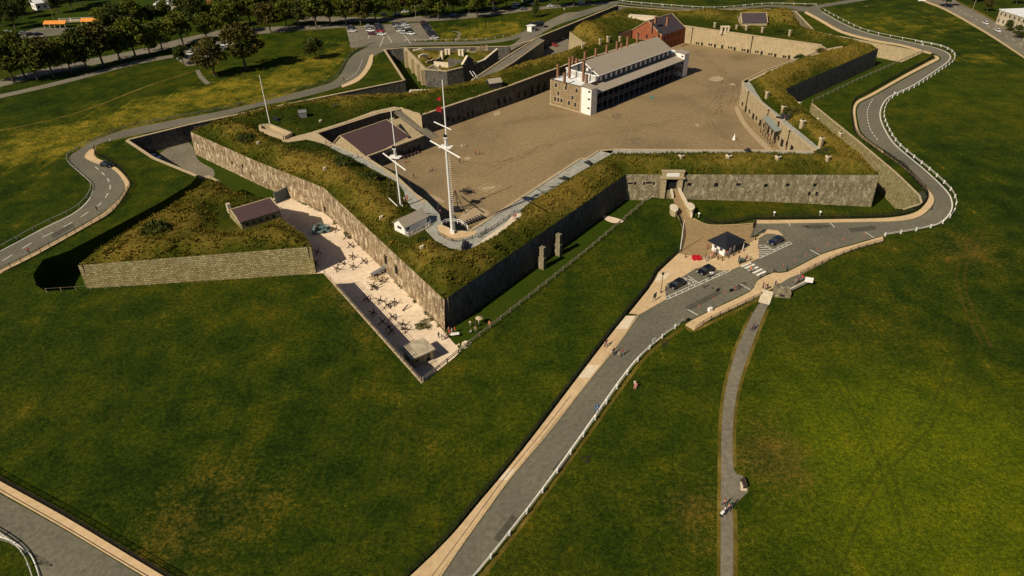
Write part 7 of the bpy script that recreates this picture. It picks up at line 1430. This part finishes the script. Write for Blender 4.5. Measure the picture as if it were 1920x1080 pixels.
# ================= small things =================
def lamp(label, px, py, h, z=0, mat='black', arm=False, ball=False, group=None):
    t = thing('lamp_post', label, 'lamp post', (*P(px, py, z), z), 0, group); k = MB(); k.tube((0, 0, 0), (0, 0, .8), .14, .1, 8); k.tube((0, 0, .8), (0, 0, h), .08, .055, 8); k.build('post', M[mat], t, world=False); k = MB()
    if arm: k.tube((0, 0, h), (1.6, .3, h+.25), .05, .04, 6); k.box((1.9, .35, h+.25), (.8, .3, .14))
    else: k.tube((0, 0, h), (0, 0, h+.5), .16, .3, 8); k.tube((0, 0, h+.5), (0, 0, h+.68), .34, .08, 8)
    k.build('lamp_head', M['white' if ball else mat], t, world=False)
lamp('black lamp post on the pale slab left of the parking bays', 1239, 549, 4.6, G); lamp('tall dark lamp post with banner beside the kiosk', 1411, 445, 4.2, G)
k = MB(); x, y = P(1411, 445, G); k.box((x-.1, y, 3.6), (.9, .06, 1.6), .4); tag(k.build('banner', M['rust'], None, origin=(x, y, 3.6)), 'dark red banner hanging on the lamp post by the kiosk', 'banner')
t = thing('white_pole', 'tall slim white pole at the left corner of the brown forecourt', 'pole', (*P(1275,472,G), G)); k = MB(); k.tube((0, 0, 0), (0, 0, 8.6), .1, .06, 8); k.build('pole', M['white'], t, world=False)
for px, py, l in ((1824,18,'street lamp with pale arm beyond the right-hand street'),(1865,57,'leaning pale street lamp next to the nearer white car'),(1913,90,'pale street lamp at the right edge of the photo')): lamp(l, px, py, 9, 0, 'coping', True)
for px, py, h, l in ((100,35,12,'thin grey floodlight pole at the left end of the sports field'),(455,65,9,'pale street pole among the trees above the brown tree'),(780,38,7,'pale post at the back of the parking lot'),(670,78,1.5,'small white post at the edge of the parking lot lawn')): lamp(l, px, py, h, 0, 'coping')
for i, (px, py, z, l) in enumerate(((1310,407,0,'left of the three along the lawn below the gate wall'),(1451,405,0,'middle of the three along the lawn below the gate wall'),(1537,404,0,'right of the three along the lawn below the gate wall'),(1676,179,0,'on the guardrail of the right-hand bend'),(1243,13,0,'left on the far guardrail'),(1332,20,0,'right on the far guardrail'),(1058,20,0,'on the lawn by the conical tree'),(1729,87,0,'beside the road where the upper right ditch ends'),(1397,13,0,'near the far right road junction'))):
    t = thing('globe_light', 'small white globe light '+l, 'light', (*P(px, py, z), z), 0, 'white globe lights'); k = MB(); k.tube((0, 0, 0), (0, 0, .9), .08, .06, 6); k.build('post', M['white'], t, world=False); k = MB(); k.ball((0, 0, 1.05), .3, 2); k.build('globe', M['white'], t, world=False, smooth_=True)
for i, (px, py) in enumerate(sorted([(1285,483),(1346,487),(1354,489),(1365,484),(1375,480),(1385,475),(1394,471),(1400,485),(1407,488),(1431,437),(1416,450),(1451,511),(1426,521),(1437,515),(1475,507)])):
    t = thing('bollard', f'{ORDN[i]} black bollard from the left around the kiosk forecourt and crosswalk', 'bollard', (*P(px, py, G), G), 0, 'black bollards around the forecourt'); k = MB(); k.tube((0, 0, 0), (0, 0, .85), .12, .09, 8); k.build('post', M['black'], t, world=False); k = MB(); k.ball((0, 0, .92), .13); k.build('cap', M['black'], t, world=False)
M['conecol'] = plain('orange_cone', (.55, .12, .04), .6)
CN = [(1469,498),(1490,487),(1510,478),(1533,467),(1553,458),(1581,449),(1620,440),(1619,438)][:7]+zoomed([(955,750),(850,795),(740,855),(590,925),(930,775)],1200,400,5.333)
for i, (px, py) in enumerate(CN):
    t = thing('traffic_cone', f'orange traffic cone on the road, {["nearest the crosswalk on its right","second right of the crosswalk","third right of the crosswalk","fourth right of the crosswalk","fifth right of the crosswalk","sixth right of the crosswalk","farthest right by the slot line","just below the crosswalk","beside the long road shadow","lower left of the road shadow","lowest near the white crate","by the slot line below the crosswalk"][i]}', 'traffic cone', (*P(px, py, .03), .03), 0, 'orange traffic cones along the road'); t.scale = (.65, .65, .6); k = MB(); k.tube((0, 0, .05), (0, 0, .72), .17, .04, 10); k.build('cone', M['conecol'], t, world=False); k = MB(); k.box((0, 0, .025), (.42, .42, .05)); k.build('base', M['conecol'], t, world=False)
M['redp'] = plain('red_plastic', (.50, .012, .03), .5)
for px, py, l in ((1302,487,'left of two bright red armchairs on the forecourt'),(1310,487,'right of two bright red armchairs on the forecourt')):
    t = thing('red_chair', l, 'chair', (*P(px, py, G), G), R_(20)); k = MB(); k.box((0, 0, .3), (.9, .9, .3)); k.build('seat', M['redp'], t, world=False); k = MB(); k.box((0, .42, .65), (.95, .18, .8), tilt=Matrix.Rotation(R_(-15), 3, 'X')); k.build('backrest', M['redp'], t, world=False)
    for s_ in (-.48, .48): k = MB(); k.box((s_, 0, .42), (.14, .9, .55)); k.build('armrest', M['redp'], t, world=False)
def board(label, px, py, z, w_, h, rz, mat, zb=.6, name='sign', cat='sign', legs=True):
    t = thing(name, label, cat, (*P(px, py, z), z), R_(rz)); k = MB(); k.box((0, 0, zb+h/2), (w_, .06, h)); k.build('panel', M[mat], t, world=False)
    if legs:
        k = MB()
        for s_ in (-w_*.38, w_*.38): k.box((s_, .06, (zb+h*.5)/2), (.07, .07, zb+h*.5))
        k.build('posts', M['black'], t, world=False)
    return t
M['signblue'] = plain('sign_blue', (.03, .20, .52), .5); M['signgreen'] = plain('sign_green', (.10, .15, .11), .6)
t = board('white rectangular road sign on the near guardrail', 1225, 650, 0, .9, 1.1, 35, 'white', 1.0)
t = board('blue sign with white marks on the near guardrail', 1119, 775, 0, 1.0, .9, 35, 'signblue', 1.0)
k = MB()
for sx, sz, ww_, hh_ in ((-.18, 1.45, .3, .12), (.12, 1.6, .12, .34), (-.05, 1.25, .5, .08)): k.box((sx, -.05, sz), (ww_, .03, hh_))
k.build('white_marks', M['white'], t, world=False)
t = board('dark green notice board on the sidewalk at the left end of the parking bays', 1227, 564, G, 1.4, 1.2, 50, 'signgreen', .8)
board('leaning white board with dark edge left of the kiosk', 1324, 490, G, .7, 1.5, 60, 'white', .1, legs=False)
board('white information panel standing on the viewing platform', 1515, 533, .6, 1.7, 1.3, -20, 'white', .5); board('white sheeted notice at the top right edge of the lawn', 1728, 4, 0, 4.5, 1.0, 0, 'white', .6)
board('small white sign beside the left road bend', 208, 268, 0, .5, .6, 30, 'white', .8)
t = thing('pram', 'white pram with dark wheels on the hatched road marking', 'pram', (*P(1333,518,.03), .03), R_(30)); k = MB(); k.box((0, 0, .75), (1.0, .5, .4)); k.ball((-.3, 0, .95), .3); k.build('carriage', M['white'], t, world=False)
for sx in (-.35, .35):
    k = MB(); k.tube((sx, -.28, .2), (sx, .28, .2), .2, .2, 10); k.build('wheel', M['black'], t, world=False)
k = MB(); k.tube((.5, -.2, .9), (.95, -.2, 1.1), .02, .02, 5); k.tube((.5, .2, .9), (.95, .2, 1.1), .02, .02, 5); k.tube((.95, -.2, 1.1), (.95, .2, 1.1), .02, .02, 5); k.build('handle', M['black'], t, world=False)
t = thing('pram', 'pale pram pushed by the group on the lower footpath', 'pram', (*P(1354,966,.03), .03), R_(220)); k = MB(); k.box((0, 0, .6), (.6, .38, .28)); k.build('carriage', M['white'], t, world=False)
for sx in (-.3, .3):
    k = MB(); k.tube((sx, -.25, .15), (sx, .25, .15), .15, .15, 10); k.build('wheel', M['black'], t, world=False)
t = thing('luggage_cart', 'dark green cart standing beside the person at the crosswalk kerb', 'cart', (*P(1389,492,G), G), R_(20)); k = MB(); k.box((0, 0, .7), (1.3, .7, .7)); k.build('box', M['signgreen'], t, world=False)
for sx in (-.4, .4): k = MB(); k.tube((sx, -.4, .25), (sx, .4, .25), .25, .25, 10); k.build('wheel', M['black'], t, world=False)
k = MB(); x, y = P(1331, 583, G); k.box((x, y, G+.35), (.9, .6, .7), .5); k.box((x, y, G+.73), (1.0, .7, .08), .5); tag(k.build('crate', M['white'], None, origin=(x, y, G)), 'white lidded crate on the sidewalk below the road shadow', 'crate')
for px, py, l, s_ in ((1290,601,'small dark box at the end of the long sidewalk by the guardrail',.7),(1371,546,'dark low object lying on the road near the sidewalk',.8),(1346,545,'small dark object on the road beside the shadow',.6)):
    k = MB(); x, y = P(px, py, .03); k.box((x, y, .28), (s_, s_*.6, .5), .6); k.box((x, y, .55), (s_*.8, s_*.5, .1), .6); tag(k.build('dark_box', M['black'], None, origin=(x, y, .03)), l, 'box')
t = thing('white_table', 'white table beside the group at the fort corner in the ditch', 'table', (*P(853,631,ZD), ZD), R_(10)); k = MB(); k.box((0, 0, .75), (1.9, .9, .06)); k.build('tabletop', M['white'], t, world=False)
for sx in (-.8, .8):
    for sy in (-.35, .35): k = MB(); k.box((sx, sy, .37), (.06, .06, .74)); k.build('leg', M['black'], t, world=False)
t = thing('parasol', 'round cream parasol above the class on the ditch grass', 'parasol', (*P(899,610,ZD), ZD)); k = MB(); k.tube((0, 0, 0), (0, 0, 2.3), .03, .03, 6); k.build('pole', M['white'], t, world=False); k = MB(); k.tube((0, 0, 2.0), (0, 0, 2.4), .85, .05, 12); k.build('canopy', M['coping'], t, world=False)
t = thing('park_bench', 'dark slatted bench on a pale slab beside the lower footpath', 'bench', (*P(1393,909,.04), .04), R_(93)); k = MB()
for i in range(4): k.box((0, -.18+i*.12, .45), (1.7, .09, .05))
k.build('seat', M['darkwood'], t, world=False); k = MB()
for i in range(3): k.box((0, -.26, .6+i*.13), (1.7, .04, .1))
k.build('backrest', M['darkwood'], t, world=False)
for s_ in (-.7, .7): k = MB(); k.box((s_, 0, .22), (.08, .5, .44)); k.box((s_, -.25, .65), (.08, .06, .5)); k.build('leg', M['black'], t, world=False)
slab('bench_slab', PP([(1387,899),(1398,898),(1401,920),(1389,920)], .05), 0, .07, [M['palestone'], M['kerb']])
k = MB(); x, y = P(1222, 184, ZQ); k.add([(x-.9, y-.6, ZQ+.02), (x+1.0, y-.5, ZQ+.02), (x+.8, y+.7, ZQ+.02), (x-.6, y+.6, ZQ+.02), (x-.3, y, ZQ+1.5)], [(0, 1, 4), (1, 2, 4), (2, 3, 4), (3, 0, 4), (3, 2, 1, 0)]); tag(k.build('tent', plain('turquoise_canvas', (.05, .18, .17)), None, origin=(x, y, ZQ)), 'small turquoise tent on the parade in front of the barracks', 'tent')
k = MB(); x, y = P(1376, 262, ZQ); k.tube((x, y, ZQ), (x, y, ZQ+2.0), .6, .05, 10); k.tube((x, y, ZQ+2.2), (x, y, ZQ+2.5), .05, .05, 5); tag(k.build('tent', M['white'], None, origin=(x, y, ZQ)), 'small white conical tent near the right-hand casemates', 'tent')
# outline lines on the parade
def outline(px, z, wd, mat):
    w_ = PP(px+px[:1], z); strip('parade_outline', None, wd, z, mat, pts=w_)
outline([(897,352),(913,344),(938,349),(920,361),(903,357)], ZQ+.016, .35, 'paleparade')
padsheet('gravel_patch', [(902,353),(916,349),(930,350),(916,357)], ZQ+.013, M['paleparade'])
sheet('pink_patch', PP([(959,402),(977,405),(968,413),(958,410)], ZI+.09), ZI+.09, M['newconc'])
t = thing('white_steps', 'short white-railed wooden steps at the end of the ruined wall', 'stairs', (*P(888,148,ZD+5), ZD+5)); k = MB()
for s_ in (0, 1.4): a = P(881+s_*4, 137, 0); b_ = P(888+s_*4, 148, -1); k.bar((*a, .8), (*b_, 0), .18, .18)
k.build('handrail', M['white'], t)
